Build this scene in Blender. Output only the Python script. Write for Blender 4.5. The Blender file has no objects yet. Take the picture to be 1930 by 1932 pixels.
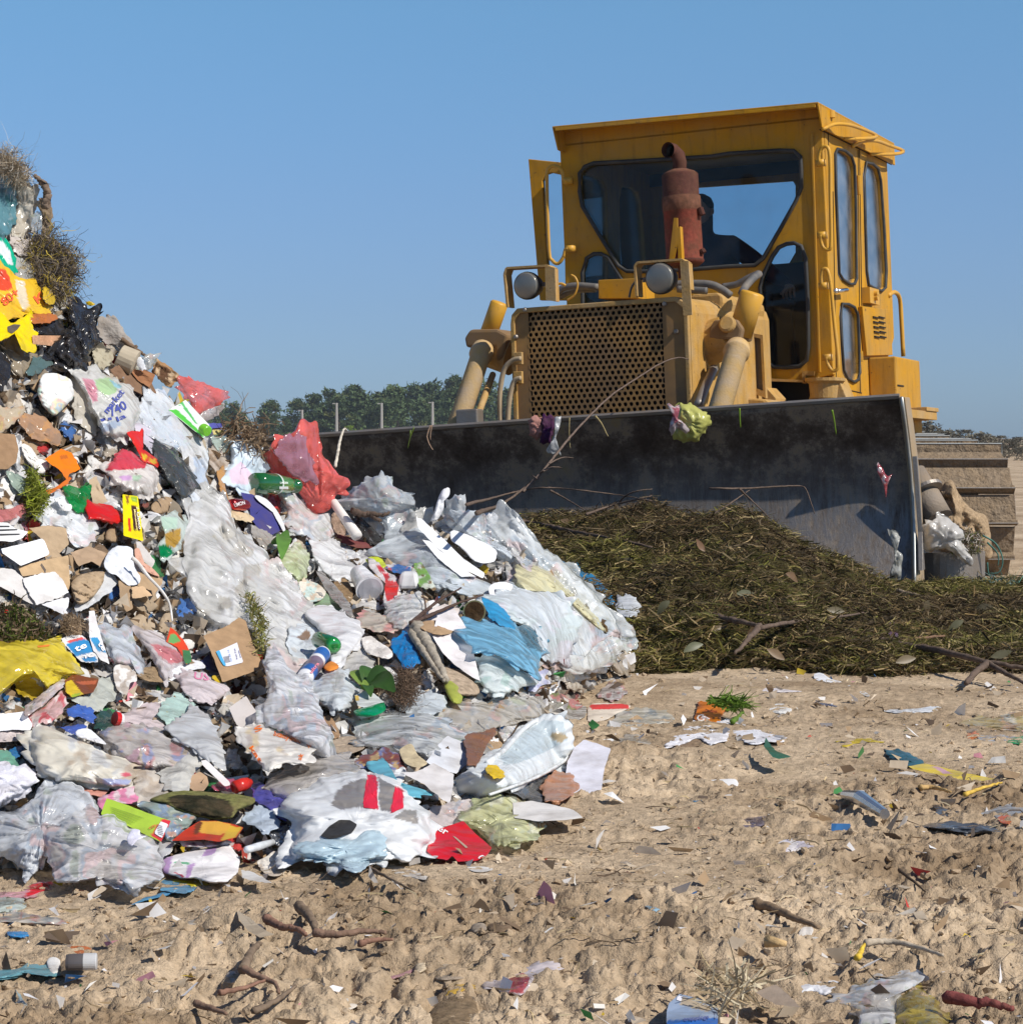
import bpy,bmesh,math,random
import numpy as np
from mathutils import Vector,Matrix,geometry,bvhtree
random.seed(7); RNG=np.random.default_rng(11)
SC=bpy.context.scene
COL=SC.collection
rad=math.radians
# ---------------------------------------------------------------- camera, sky, sun, exposure
HC=0.87            # camera height (m)
FPX=4200.0         # focal length in units of a 1930-wide frame
CX,HZ=965.0,825.0
cam_d=bpy.data.cameras.new('camera'); cam=bpy.data.objects.new('camera',cam_d); COL.objects.link(cam)
cam.location=(0,0,HC); cam.rotation_euler=(rad(90),0,0)
cam_d.sensor_fit = 'HORIZONTAL'; cam_d.sensor_width=36.0; cam_d.lens=36.0*FPX/1930.0
cam_d.shift_x=0; cam_d.shift_y=-(966.0-HZ)/1930.0
cam_d.clip_start=0.1; cam_d.clip_end=5000
SC.camera=cam
SUN_AZ,SUN_EL=33.5,44.0      # azimuth measured from +X towards the camera (-Y)
w=bpy.data.worlds.new('World'); SC.world=w; w.use_nodes=True
nt=w.node_tree; bg=nt.nodes['Background']
sky=nt.nodes.new('ShaderNodeTexSky'); sky.sky_type = 'NISHITA'; sky.sun_disc=False
sky.sun_elevation=rad(SUN_EL); sky.sun_rotation=rad(90+SUN_AZ); sky.altitude=100
sky.air_density=1.0; sky.dust_density=0.25; sky.ozone_density=4.0
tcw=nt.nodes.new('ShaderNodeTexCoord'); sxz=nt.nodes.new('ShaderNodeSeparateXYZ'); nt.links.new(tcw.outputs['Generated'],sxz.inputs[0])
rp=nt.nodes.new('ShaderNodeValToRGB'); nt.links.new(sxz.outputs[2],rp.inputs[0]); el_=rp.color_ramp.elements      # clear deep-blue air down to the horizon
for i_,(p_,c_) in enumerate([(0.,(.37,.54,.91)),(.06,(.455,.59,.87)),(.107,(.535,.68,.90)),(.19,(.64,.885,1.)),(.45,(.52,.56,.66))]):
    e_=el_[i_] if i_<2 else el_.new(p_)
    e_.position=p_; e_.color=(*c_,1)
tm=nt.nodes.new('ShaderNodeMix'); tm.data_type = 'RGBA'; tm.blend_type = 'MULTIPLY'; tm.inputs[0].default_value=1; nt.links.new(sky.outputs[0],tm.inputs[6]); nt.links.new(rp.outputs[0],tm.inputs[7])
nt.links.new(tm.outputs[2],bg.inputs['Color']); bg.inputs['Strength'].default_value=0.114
sun_d=bpy.data.lights.new('sun', 'SUN'); sun=bpy.data.objects.new('sun',sun_d); COL.objects.link(sun)
sun_d.energy=5.0; sun_d.angle=rad(0.5); sun_d.color=(1.0,0.94,0.85)
sdir=Vector((math.cos(rad(SUN_AZ))*math.cos(rad(SUN_EL)),-math.sin(rad(SUN_AZ))*math.cos(rad(SUN_EL)),math.sin(rad(SUN_EL))))
sun.rotation_euler=sdir.to_track_quat('Z', 'Y').to_euler(); sun.location=sdir*30
SC.render.engine = 'CYCLES'
SC.cycles.transparent_max_bounces=16; SC.cycles.max_bounces=8; SC.cycles.transmission_bounces=6
vs=SC.view_settings; vs.view_transform = 'Standard'; vs.look = 'None'; vs.exposure=0.0; vs.gamma=1.0
# ---------------------------------------------------------------- pixel helpers (measured views of the photograph)
S0=2510/1930.0
CR = {'P': (0,0,1/S0), 'c1': (1080,220,2.247), 'c2': (1700,220,2.247), 'c3': (1080,640,2.757), 'c4': (1400,620,3.446),
      'c5': (1640,860,2.924), 'c6': (2150,960,3.45), 'A': (0,360,3.2196), 'B': (0,860,3.2167), 'C': (450,900,2.9692),
      'D': (0,1300,3.2167), 'E': (400,1400,3.2167), 'F': (800,1150,2.4125), 'G': (0,1700,2.757), 'H': (600,1650,1.93),
      'I': (1400,1600,1.7387), 'J': (0,2100,1.544), 'K': (1250,2100,1.5317), 'L': (1740,900,2.4156)}
def pc(c,p):
    x0,y0,s=CR[c]
    return ((x0+p[0]/s)/S0,(y0+p[1]/s)/S0)
def pcs(c,pts): return [pc(c,p) for p in pts]
def at(px,py,d): return Vector(((px-CX)/FPX*d,d,HC-(py-HZ)/FPX*d))
# ---------------------------------------------------------------- numpy noise
def _h(ix,iy,iz,s):
    n=(ix*374761393+iy*668265263+iz*1440662683+s*974634777) & 0xffffffff
    n=((n ^ (n >> 13))*1274126177) & 0xffffffff
    n=n ^ (n >> 16)
    return (n & 0xffff)/65535.0
def vn(x,y,z,s=0):
    ix=np.floor(x).astype(np.int64); iy=np.floor(y).astype(np.int64); iz=np.floor(z).astype(np.int64)
    fx=x-ix; fy=y-iy; fz=z-iz
    fx=fx*fx*(3-2*fx); fy=fy*fy*(3-2*fy); fz=fz*fz*(3-2*fz)
    r=0
    for a in (0,1):
        for b in (0,1):
            for c in (0,1):
                r=r+_h(ix+a,iy+b,iz+c,s)*(fx if a else 1-fx)*(fy if b else 1-fy)*(fz if c else 1-fz)
    return r*2-1
def fbm(x,y,z,o=4,s=0):
    r=0; a = .5; f=1.
    for k in range(o):
        r=r+a*vn(x*f,y*f,z*f,s+k*17); a *= .5; f *= 2.03
    return r
def cells(P,size,seed,k):
    r=np.random.default_rng(seed); lo,hi=P.min(0),P.max(0); ax=r.normal(size=3); ax /= np.linalg.norm(ax)
    wob=np.stack([fbm(P[:,0]/size*3+5*q,P[:,1]/size*3,P[:,2]/size*3,2,seed+q) for q in range(3)],1)*size * .22
    Q=P+wob; Q=Q-ax[None]*(Q @ ax)[:,None] * .55; Sd=lo+(hi-lo)*r.random((k,3)); Sd=Sd-ax[None]*(Sd @ ax)[:,None] * .55
    h=np.full(len(P),9e9)
    for q in Sd: h=np.minimum(h,((Q-q) ** 2).sum(1))
    return np.sqrt(h)/size
def crease(P,size,seed,n=9):
    """sum of triangular waves in random directions: folded-film relief,about -1..1"""
    r=np.random.default_rng(seed); out=np.zeros(len(P)); tot=0
    wob=np.stack([fbm(P[:,0]/size*1.5+5*k,P[:,1]/size*1.5,P[:,2]/size*1.5,2,seed+k) for k in range(3)],1)*size * .35
    Q=P+wob
    for k in range(n):
        d=r.normal(size=3); d /= np.linalg.norm(d)
        f=(1.3+5.5*(k/n))/size
        t=(Q @ d)*f+r.random()
        tri=np.abs((t % 1)*2-1)*2-1
        a=1/(1+k * .45)
        out += a*tri; tot += a
    return out/tot*1.6
# ---------------------------------------------------------------- terrain functions
PX=np.array([-4,-2.4,-1.9,-1.65,-1.45,-1.3,-1.17,-1.05,-.95,-.75,-.58,-.40,-.25,-.05,.16,.33,.44])
PH=np.array([1.5,1.9,1.86,1.70,1.42,1.19,1.06,.98,.84,.66,.54,.54,.57,.51,.38,.20,0.])
PY=np.array([6.6,6.8,6.9,7.0,7.0,7.05,7.1,7.2,7.3,7.5,7.7,7.75,7.8,7.8,7.85,7.9,8.0])
FXs=np.array([-4,-1.5,-1.0,-.5,-.2,0.,.10,.14,.18,.30,.44,.6])
FYs=np.array([4.3,4.4,4.5,4.52,4.62,5.1,5.7,6.5,7.2,7.65,7.9,8.2])
def sstep(t): t=np.clip(t,0,1); return t*t*(3-2*t)
def pile_h(X,Y):
    hr=np.interp(X,PX,PH); yr=np.interp(X,PX,PY); yf=np.interp(X,FXs,FYs)
    t=(Y-yf)/(yr-yf)
    tc=np.clip(t,0,1)
    h=hr*(.09*sstep(tc*9) + .91*tc ** 1.35)
    b=(Y-yr)/1.1
    h=np.where(t>1,hr*(1-sstep(b)),h)
    return np.where(t<0,0.,h)
HX=np.array([-.30,0,.03,.056,.08,.10,.113,.127,.144,.16,.18,.24,.30])     # ratio X/Y
HH=np.array([.0,.32,.38,.40,.39,.40,.37,.28,.11,.04,.0,.0,.0])
def heap_h(X,Y):
    r=X/np.maximum(Y,.1); hc=np.interp(r,HX,HH)
    f0=8.15 + .12*np.sin(X*3.1) + .08*np.sin(X*7.7+1)
    f0=np.where(X < .6,f0+(0.6-X) * .3,f0)
    t=(Y-f0)/3.7
    tc=np.clip(t,0,1)
    h=hc*(.16*sstep(tc*8) + .84*tc ** 1.15) + .04*sstep(tc*10)*sstep((.31-r) / .05)
    return np.where(t<0,0.,h)*(1-sstep((Y-12.5)/1.5))
def ground_h(X,Y,fine=True):
    nr=np.clip((14-Y)/6,0,1)
    g = .03*fbm(X * .9,Y * .9,0*X,2,3) + .012*np.sin(Y*5.1+X * .8+2*fbm(X,Y * .5,0*X,2,9))*nr
    if fine:
        m=sstep((fbm(X*1.0+7,Y*1.6,0*X,3,21) + .20)*2.4)       # churned areas
        m=nr*(.10 + .90*m)*(.22 + .78*sstep((7.4-Y)/1.8)); wx=X + .03*vn(X*9,Y*9,0*X,5); b=0; a = .62
        for k,f in enumerate((8.,17.,37.,80.,150.)): b=b+a*np.abs(vn(wx*f * .8+3*k,Y*f,0*X+k,90+k)); a *= (.95 if k == 0 else .66)
        g=g+m*(.042*(b - .5) + .014*fbm(X*3,Y*5,0*X,2,31)) + .0035*nr*(fbm(X*46,Y*46,0*X,2,51)+fbm(X*110,Y*110,0*X,2,81))
    return g
def terr(X,Y):
    return np.maximum(np.maximum(pile_h(X,Y),heap_h(X,Y)),0)+ground_h(X,Y,False)
# smooth depth of the terrain seen from the camera, used to lay things on it
DXS=np.arange(-520,2061,9.0); DYS=np.arange(240,1961,9.0)
def _depthmap():
    gx,gy=np.meshgrid(DXS,DYS); sh=gx.shape
    ux=((gx-CX)/FPX).ravel(); uy=((gy-HZ)/FPX).ravel()
    D=np.full(ux.shape,np.nan); live=np.arange(len(ux)); d=2.9
    while d<13.2 and len(live):
        z=HC-uy[live]*d
        hit=z <= terr(ux[live]*d,np.full(len(live),d))
        D[live[hit]]=d - .015; live=live[~hit]; d += .03
    D=D.reshape(sh); global HM; HM = ~np.isnan(D)
    for i in range(sh[0]-2,-1,-1):
        m=np.isnan(D[i]); D[i][m]=D[i+1][m]
    D[np.isnan(D)]=13
    K=D.copy()
    for _ in range(2):
        K[1:-1,1:-1]=(K[1:-1,1:-1]*2+K[:-2,1:-1]+K[2:,1:-1]+K[1:-1,:-2]+K[1:-1,2:])/6
    return K
DM=_depthmap()
def depth(px,py):
    px=np.asarray(px,float); py=np.asarray(py,float)
    fx=np.clip((px-DXS[0])/9,0,len(DXS)-1.001); fy=np.clip((py-DYS[0])/9,0,len(DYS)-1.001)
    ix=fx.astype(int); iy=fy.astype(int); fx=fx-ix; fy=fy-iy
    return (DM[iy,ix]*(1-fx)*(1-fy)+DM[iy,ix+1]*fx*(1-fy)+DM[iy+1,ix]*(1-fx)*fy+DM[iy+1,ix+1]*fx*fy)
def hitm(px,py):
    ix=np.clip(np.round((np.asarray(px)-DXS[0])/9).astype(int),0,len(DXS)-1); iy=np.clip(np.round((np.asarray(py)-DYS[0])/9).astype(int),0,len(DYS)-1); return HM[iy,ix]
def glift(px,py,lift):
    d=float(depth(px,py)); X=(px-CX)/FPX*d
    if lift>0 and pile_h(np.array([X]),np.array([d]))[0] < .03 and heap_h(np.array([X]),np.array([d]))[0] < .02: return max(lift,.034*d/HC)
    return lift
def on(px,py,lift=0.0):
    lift=glift(px,py,lift); return at(px,py,float(depth(px,py))-lift)
# ---------------------------------------------------------------- materials
def _n(nt,t,**k):
    n=nt.nodes.new(t)
    for a,v in k.items():
        if hasattr(n,a): setattr(n,a,v)
        else: n.inputs[a].default_value=v
    return n
MATS = {}
def mat(name,col=None,rough=.6,spec=.4,metal=0.,opac=1.,transl=0.,dirt=.0,dcol=(.16,.11,.065),dscale=9.,bump=0.,bscale=60.,var=.0,coat=0.,wr=0.,chips=0.):
    """col None=reads the mesh's colour attribute Col"""
    if name in MATS: return MATS[name]
    m=bpy.data.materials.new(name); m.use_nodes=True; MATS[name]=m
    nt=m.node_tree; L=nt.links.new; pb=nt.nodes['Principled BSDF']; out=nt.nodes['Material Output']
    tc=_n(nt, 'ShaderNodeTexCoord')
    if col is None:
        a=_n(nt, 'ShaderNodeAttribute',attribute_name='Col'); c=a.outputs['Color']
    else:
        a=_n(nt, 'ShaderNodeRGB'); a.outputs[0].default_value=(*col,1); c=a.outputs[0]
    if var:
        no=_n(nt, 'ShaderNodeTexNoise',Scale=dscale*2.7,Detail=5.); L(tc.outputs['Object'],no.inputs['Vector'])
        mr=_n(nt, 'ShaderNodeMapRange'); mr.inputs[1].default_value = .3; mr.inputs[2].default_value = .7; mr.inputs[3].default_value=1-var; mr.inputs[4].default_value=1+var
        L(no.outputs[0],mr.inputs[0])
        mx=_n(nt, 'ShaderNodeVectorMath',operation='SCALE'); L(c,mx.inputs[0]); L(mr.outputs[0],mx.inputs['Scale']); c=mx.outputs[0]
    if dirt:
        no=_n(nt, 'ShaderNodeTexNoise',Scale=dscale,Detail=8.,Roughness=.65); L(tc.outputs['Object'],no.inputs['Vector'])
        mr=_n(nt, 'ShaderNodeMapRange'); mr.inputs[1].default_value = .52-dirt * .22; mr.inputs[2].default_value = .75; mr.inputs[3].default_value=0; mr.inputs[4].default_value=min(1,dirt*1.5)
        L(no.outputs[0],mr.inputs[0])
        mx=_n(nt, 'ShaderNodeMix',data_type='RGBA'); L(mr.outputs[0],mx.inputs[0]); L(c,mx.inputs[6]); mx.inputs[7].default_value=(*dcol,1); c=mx.outputs[2]
    if chips:
        vo=_n(nt, 'ShaderNodeTexNoise',Scale=26.,Detail=3.,Roughness=.8); L(tc.outputs['Object'],vo.inputs['Vector']); mp2=_n(nt, 'ShaderNodeMapping'); mp2.inputs['Scale'].default_value=(5,5,.7); L(tc.outputs['Object'],mp2.inputs[0]); n8=_n(nt, 'ShaderNodeTexNoise',Scale=3.,Detail=5.,Roughness=.7); L(mp2.outputs[0],n8.inputs['Vector'])
        for src,a_,b_,q_ in ((vo,.655,.69,.85),(n8,.52,.75,chips)):
            mr=_n(nt, 'ShaderNodeMapRange'); mr.inputs[1].default_value=a_; mr.inputs[2].default_value=b_; mr.inputs[4].default_value=q_; L(src.outputs[0],mr.inputs[0]); mx=_n(nt, 'ShaderNodeMix',data_type='RGBA'); L(mr.outputs[0],mx.inputs[0]); L(c,mx.inputs[6]); mx.inputs[7].default_value=(.13,.07,.03,1); c=mx.outputs[2]
    L(c,pb.inputs['Base Color']); pb.inputs['Roughness'].default_value=rough; pb.inputs['Specular IOR Level'].default_value=spec
    pb.inputs['Metallic'].default_value=metal; pb.inputs['Coat Weight'].default_value=coat
    nrm=None
    if bump:
        no=_n(nt, 'ShaderNodeTexNoise',Scale=bscale,Detail=6.,Roughness=.6); L(tc.outputs['Object'],no.inputs['Vector'])
        bp=_n(nt, 'ShaderNodeBump',Strength=1.,Distance=bump); L(no.outputs[0],bp.inputs['Height']); L(bp.outputs[0],pb.inputs['Normal']); nrm=bp.outputs[0]
    wk=None
    if wr:
        oi=_n(nt, 'ShaderNodeObjectInfo'); mu=_n(nt, 'ShaderNodeMath',operation='MULTIPLY'); mu.inputs[1].default_value=6.28; L(oi.outputs['Random'],mu.inputs[0])
        vr=_n(nt, 'ShaderNodeVectorRotate',rotation_type='Y_AXIS'); L(tc.outputs['Object'],vr.inputs['Vector']); L(mu.outputs[0],vr.inputs['Angle'])
        mp=_n(nt, 'ShaderNodeMapping'); mp.inputs['Scale'].default_value=(1,1,.5); L(vr.outputs[0],mp.inputs[0])
        hs=[]; dn=_n(nt, 'ShaderNodeTexNoise',Scale=5.,Detail=2.); L(mp.outputs[0],dn.inputs['Vector']); dm=_n(nt, 'ShaderNodeMix',data_type='RGBA'); dm.inputs[0].default_value = .16; L(mp.outputs[0],dm.inputs[6]); L(dn.outputs[1],dm.inputs[7])
        for sc_ in (13.,31.):
            no=_n(nt, 'ShaderNodeTexVoronoi',feature='F1',Scale=sc_); L(dm.outputs[2],no.inputs['Vector']); hs.append(no)
        ma=_n(nt, 'ShaderNodeMath',operation='MULTIPLY_ADD'); L(hs[1].outputs[0],ma.inputs[0]); ma.inputs[1].default_value = .42; L(hs[0].outputs[0],ma.inputs[2])
        nm=_n(nt, 'ShaderNodeTexNoise',Scale=6.,Detail=2.); L(tc.outputs['Object'],nm.inputs['Vector']); mq=_n(nt, 'ShaderNodeMapRange'); mq.inputs[1].default_value = .42; mq.inputs[2].default_value = .60; mq.inputs[3].default_value = .12; L(nm.outputs[0],mq.inputs[0])
        mz=_n(nt, 'ShaderNodeMath',operation='MULTIPLY'); L(ma.outputs[0],mz.inputs[0]); L(mq.outputs[0],mz.inputs[1]); wk=mz.outputs[0]
        bp=_n(nt, 'ShaderNodeBump',Strength=1.,Distance=wr); L(wk,bp.inputs['Height']); L(bp.outputs[0],pb.inputs['Normal'])
    sh=pb.outputs[0]
    if transl:
        tr=_n(nt, 'ShaderNodeBsdfTranslucent'); L(c,tr.inputs[0])
        mx=_n(nt, 'ShaderNodeMixShader'); mx.inputs[0].default_value=transl; L(sh,mx.inputs[1]); L(tr.outputs[0],mx.inputs[2]); sh=mx.outputs[0]
    if opac<1:
        tp=_n(nt, 'ShaderNodeBsdfTransparent')
        lw=_n(nt, 'ShaderNodeLayerWeight'); lw.inputs[0].default_value = .35
        no=_n(nt, 'ShaderNodeTexNoise',Scale=dscale*1.6,Detail=4.); L(tc.outputs['Object'],no.inputs['Vector'])
        m1=_n(nt, 'ShaderNodeMath',operation='MULTIPLY_ADD'); L(no.outputs[0],m1.inputs[0]); m1.inputs[1].default_value = .7; m1.inputs[2].default_value=opac - .35
        if wk is not None:
            m0=_n(nt, 'ShaderNodeMath',operation='MULTIPLY_ADD'); L(wk,m0.inputs[0]); m0.inputs[1].default_value = .5; L(m1.outputs[0],m0.inputs[2]); m9=_n(nt, 'ShaderNodeMath',operation='ADD'); L(m0.outputs[0],m9.inputs[0]); m9.inputs[1].default_value=-.10; m1=m9
        m2=_n(nt, 'ShaderNodeMath',operation='MULTIPLY_ADD',use_clamp=True); L(lw.outputs['Facing'],m2.inputs[0]); m2.inputs[1].default_value = .55; L(m1.outputs[0],m2.inputs[2])
        mx=_n(nt, 'ShaderNodeMixShader'); L(m2.outputs[0],mx.inputs[0]); L(tp.outputs[0],mx.inputs[1]); L(sh,mx.inputs[2]); sh=mx.outputs[0]
    L(sh,out.inputs['Surface'])
    return m
def glassmat(name,tint,refl,opac=.12,rough=.03):
    m=bpy.data.materials.new(name); m.use_nodes=True; nt=m.node_tree; L=nt.links.new; nt.nodes.remove(nt.nodes['Principled BSDF'])
    tp=_n(nt, 'ShaderNodeBsdfTransparent'); tp.inputs[0].default_value=(*tint,1)
    gl=_n(nt, 'ShaderNodeBsdfGlossy',Roughness=rough); df=_n(nt, 'ShaderNodeBsdfDiffuse'); df.inputs[0].default_value=(.5,.46,.4,1)
    tc=_n(nt, 'ShaderNodeTexCoord'); no=_n(nt, 'ShaderNodeTexNoise',Scale=7.,Detail=6.); L(tc.outputs['Object'],no.inputs['Vector'])
    mr=_n(nt, 'ShaderNodeMapRange'); mr.inputs[1].default_value = .4; mr.inputs[2].default_value = .75; mr.inputs[3].default_value=opac * .3; mr.inputs[4].default_value=opac*1.8; L(no.outputs[0],mr.inputs[0])
    m1=_n(nt, 'ShaderNodeMixShader'); L(mr.outputs[0],m1.inputs[0]); L(tp.outputs[0],m1.inputs[1]); L(df.outputs[0],m1.inputs[2])
    fr=_n(nt, 'ShaderNodeFresnel',IOR=1.45); ma=_n(nt, 'ShaderNodeMath',operation='MULTIPLY_ADD',use_clamp=True); L(fr.outputs[0],ma.inputs[0]); ma.inputs[1].default_value=1.; ma.inputs[2].default_value=refl
    m2=_n(nt, 'ShaderNodeMixShader'); L(ma.outputs[0],m2.inputs[0]); L(m1.outputs[0],m2.inputs[1]); L(gl.outputs[0],m2.inputs[2])
    L(m2.outputs[0],nt.nodes['Material Output'].inputs['Surface']); return m
# litter materials, all reading the colour attribute
mat('film_clear',rough=.14,spec=1.,opac=.50,transl=.2,dirt=.06,dscale=14.,wr=.022)
mat('film_milky',rough=.22,spec=.7,opac=.78,transl=.22,dirt=.07,dscale=12.,wr=.018)
mat('plastic',rough=.28,spec=.5,transl=.14,dirt=.16,dscale=13.,wr=.012)
mat('black_film',rough=.22,spec=.6,transl=.03,dirt=.12,dscale=16.,wr=.03)
mat('paper',rough=.85,spec=.15,transl=.12,dirt=.3,dscale=10.,wr=.008)
mat('cardboard',rough=.9,spec=.1,dirt=.25,dscale=11.,bump=.002,var=.15)
mat('cloth',rough=.95,spec=.1,dirt=.35,dscale=16.,bump=.004,bscale=120.)
mat('foam',rough=.7,spec=.2,transl=.1,dirt=.12,dscale=9.,bump=.001,bscale=300.)
mat('foil',rough=.22,spec=.6,metal=.85,dirt=.15)
mat('rough',rough=.95,spec=.1,dirt=.35,dscale=20.,bump=.006,bscale=70.,var=.35)
mat('leaf',rough=.45,spec=.4,transl=.3,var=.2)
mat('glass',rough=.06,spec=.9,opac=.6,transl=.3)
mat('wood',rough=.9,spec=.1,dirt=.2,dscale=20.,bump=.003,bscale=80.,var=.3)
mat('fibre',rough=.8,spec=.2,transl=.2,var=.3)
mat('ink',rough=.5,spec=.3)
# ---------------------------------------------------------------- object helpers
def tag(o,label=None,cat=None,group=None,kind=None):
    if label: o['label']=label
    if cat: o['category']=cat
    if group: o['group']=group
    if kind: o['kind']=kind
    return o
def mk(name,V,Fc,m,parent=None,smooth=False,cols=None,auto=None):
    me=bpy.data.meshes.new(name); V=np.asarray(V,dtype=np.float32)
    me.from_pydata(V.tolist() if len(V)<4000 else V,[],Fc); 
    if smooth: me.polygons.foreach_set('use_smooth',[True]*len(me.polygons))
    if cols is not None:
        ca=me.color_attributes.new('Col', 'FLOAT_COLOR', 'POINT')
        c=np.asarray(cols,dtype=np.float32)
        if c.ndim == 1: c=np.tile(c,(len(V),1))
        if c.shape[1] == 3: c=np.concatenate([c,np.ones((len(c),1),np.float32)],1)
        ca.data.foreach_set('color',c.ravel())
    me.materials.append(MATS[m] if isinstance(m,str) else m)
    me.update()
    o=bpy.data.objects.new(name,me); COL.objects.link(o)
    if parent: o.parent=parent
    return o
def recenter(o):
    """object origin to the bottom centre of its own mesh"""
    me=o.data; n=len(me.vertices); a=np.empty(n*3,np.float32); me.vertices.foreach_get('co',a); a=a.reshape(-1,3)
    c=Vector(((a[:,0].min()+a[:,0].max())/2,(a[:,1].min()+a[:,1].max())/2,a[:,2].min()))
    a -= np.array(c,np.float32); me.vertices.foreach_set('co',a.ravel()); me.update(); o.location=c
    return c
class MB:
    """collects shapes into one mesh"""
    def __init__(s): s.v=[]; s.f=[]; s.c=[]
    def add(s,V,Fc,col=None):
        b=len(s.v); s.v += [tuple(p) for p in V]; s.f += [tuple(i+b for i in f) for f in Fc]
        s.c += [col or (.5,.5,.5)]*len(V)
    def box(s,x0,x1,y0,y1,z0,z1,col=None):
        s.add([(x0,y0,z0),(x1,y0,z0),(x1,y1,z0),(x0,y1,z0),(x0,y0,z1),(x1,y0,z1),(x1,y1,z1),(x0,y1,z1)],
              [(0,3,2,1),(4,5,6,7),(0,1,5,4),(1,2,6,5),(2,3,7,6),(3,0,4,7)],col)
    def hexa(s,P8,col=None):
        s.add(P8,[(0,3,2,1),(4,5,6,7),(0,1,5,4),(1,2,6,5),(2,3,7,6),(3,0,4,7)],col)
    def tube(s,pts,r,n=8,col=None,cap=True):
        pts=[Vector(p) for p in pts]; rs=r if isinstance(r,(list,tuple)) else [r]*len(pts)
        V=[]; up=Vector((0.13,0.21,1)).normalized()
        for i,p in enumerate(pts):
            t=(pts[min(i+1,len(pts)-1)]-pts[max(i-1,0)]).normalized()
            a=t.cross(up)
            if a.length < .05: a=t.cross(Vector((1,0,0)))
            a.normalize(); b=t.cross(a)
            if i and (a.dot(pa)<0): a=-a; b=-b
            pa=a
            for k in range(n):
                q=2*math.pi*k/n; V.append(p+(a*math.cos(q)+b*math.sin(q))*rs[i])
        Fc=[(i*n+k,i*n+(k+1) % n,(i+1)*n+(k+1) % n,(i+1)*n+k) for i in range(len(pts)-1) for k in range(n)]
        if cap: Fc += [tuple(range(n))[::-1],tuple((len(pts)-1)*n+k for k in range(n))]
        s.add(V,Fc,col)
    def lathe(s,A,B,prof,n=24,col=None):
        """prof: (t along AB,radius m[,colour])"""
        A=Vector(A); B=Vector(B); t=(B-A).normalized(); a=t.orthogonal().normalized(); b=t.cross(a)
        V=[]; cs=[]
        for q in prof:
            p=A.lerp(B,q[0])
            for k in range(n):
                g=2*math.pi*k/n; V.append(p+(a*math.cos(g)+b*math.sin(g))*max(q[1],1e-4)); cs.append(q[2] if len(q)>2 else (col or (.5,.5,.5)))
        b0=len(s.v); s.v += [tuple(p) for p in V]; s.c += cs
        m=len(prof)
        s.f += [(b0+i*n+k,b0+i*n+(k+1) % n,b0+(i+1)*n+(k+1) % n,b0+(i+1)*n+k) for i in range(m-1) for k in range(n)]
        s.f += [tuple(b0+k for k in range(n))[::-1],tuple(b0+(m-1)*n+k for k in range(n))]
    def plate(s,outer,holes=(),th=(0,.02,0),col=None):
        outer=[Vector(p) for p in outer]; holes=[[Vector(p) for p in h] for h in holes]; th=Vector(th)
        # flatten to a plane frame for the tessellator
        o=outer[0]; nrm=Vector((0,0,0))
        for i in range(len(outer)): nrm += (outer[i]-o).cross(outer[(i+1) % len(outer)]-o)
        nrm.normalize(); a=nrm.orthogonal().normalized(); b=nrm.cross(a)
        fl=lambda L: [Vector(((p-o).dot(a),(p-o).dot(b),0)) for p in L]
        loops=[fl(outer)]+[fl(h) for h in holes]
        tri=geometry.tessellate_polygon(loops)
        allv=outer+[p for h in holes for p in h]; n=len(allv)
        Fc=[tuple(t) for t in tri]+[tuple(i+n for i in t[::-1]) for t in tri]
        st=0
        for L in [outer]+holes:
            m=len(L); Fc += [(st+i,st+(i+1) % m,n+st+(i+1) % m,n+st+i) for i in range(m)]; st += m
        s.add(list(allv)+[p+th for p in allv],Fc,col)
    def build(s,name,m,parent=None,smooth=False,bevel=0,inv=None):
        V=s.v if inv is None else [tuple(inv @ Vector(p)) for p in s.v]
        o=mk(name,V,s.f,m,parent,smooth,cols=s.c)
        bm=bmesh.new(); bm.from_mesh(o.data); bmesh.ops.recalc_face_normals(bm,faces=bm.faces); bm.to_mesh(o.data); bm.free()
        if bevel:
            b=o.modifiers.new('bevel', 'BEVEL'); b.width=bevel; b.segments=2; b.limit_method = 'ANGLE'; b.angle_limit=rad(35)
        return o
def catmull(pts,n,closed=True):
    pts=[np.array(p,float) for p in pts]; m=len(pts); out=[]
    seg=m if closed else m-1
    for i in range(seg):
        g=lambda k: pts[(i+k) % m] if closed else pts[min(max(i+k,0),m-1)]
        p0,p1,p2,p3=g(-1),g(0),g(1),g(2)
        for q in np.linspace(0,1,n,endpoint=False):
            out.append(.5*((2*p1)+(-p0+p2)*q+(2*p0-5*p1+4*p2-p3)*q*q+(-p0+3*p1-3*p2+p3)*q ** 3))
    if not closed: out.append(pts[-1])
    return out
def resample(pts,n):
    pts=np.array(pts); q=np.vstack([pts,pts[:1]]); d=np.r_[0,np.cumsum(np.linalg.norm(np.diff(q,axis=0),axis=1))]
    t=np.linspace(0,d[-1],n,endpoint=False)
    return np.stack([np.interp(t,d,q[:,0]),np.interp(t,d,q[:,1])],1)
def inpoly(px,py,poly):
    r=np.zeros(len(px),bool); n=len(poly); j=n-1
    for i in range(n):
        xi,yi=poly[i]; xj,yj=poly[j]
        c=((yi>py) != (yj>py)) & (px<(xj-xi)*(py-yi)/((yj-yi) or 1e-9)+xi); r ^= c; j=i
    return r
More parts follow.
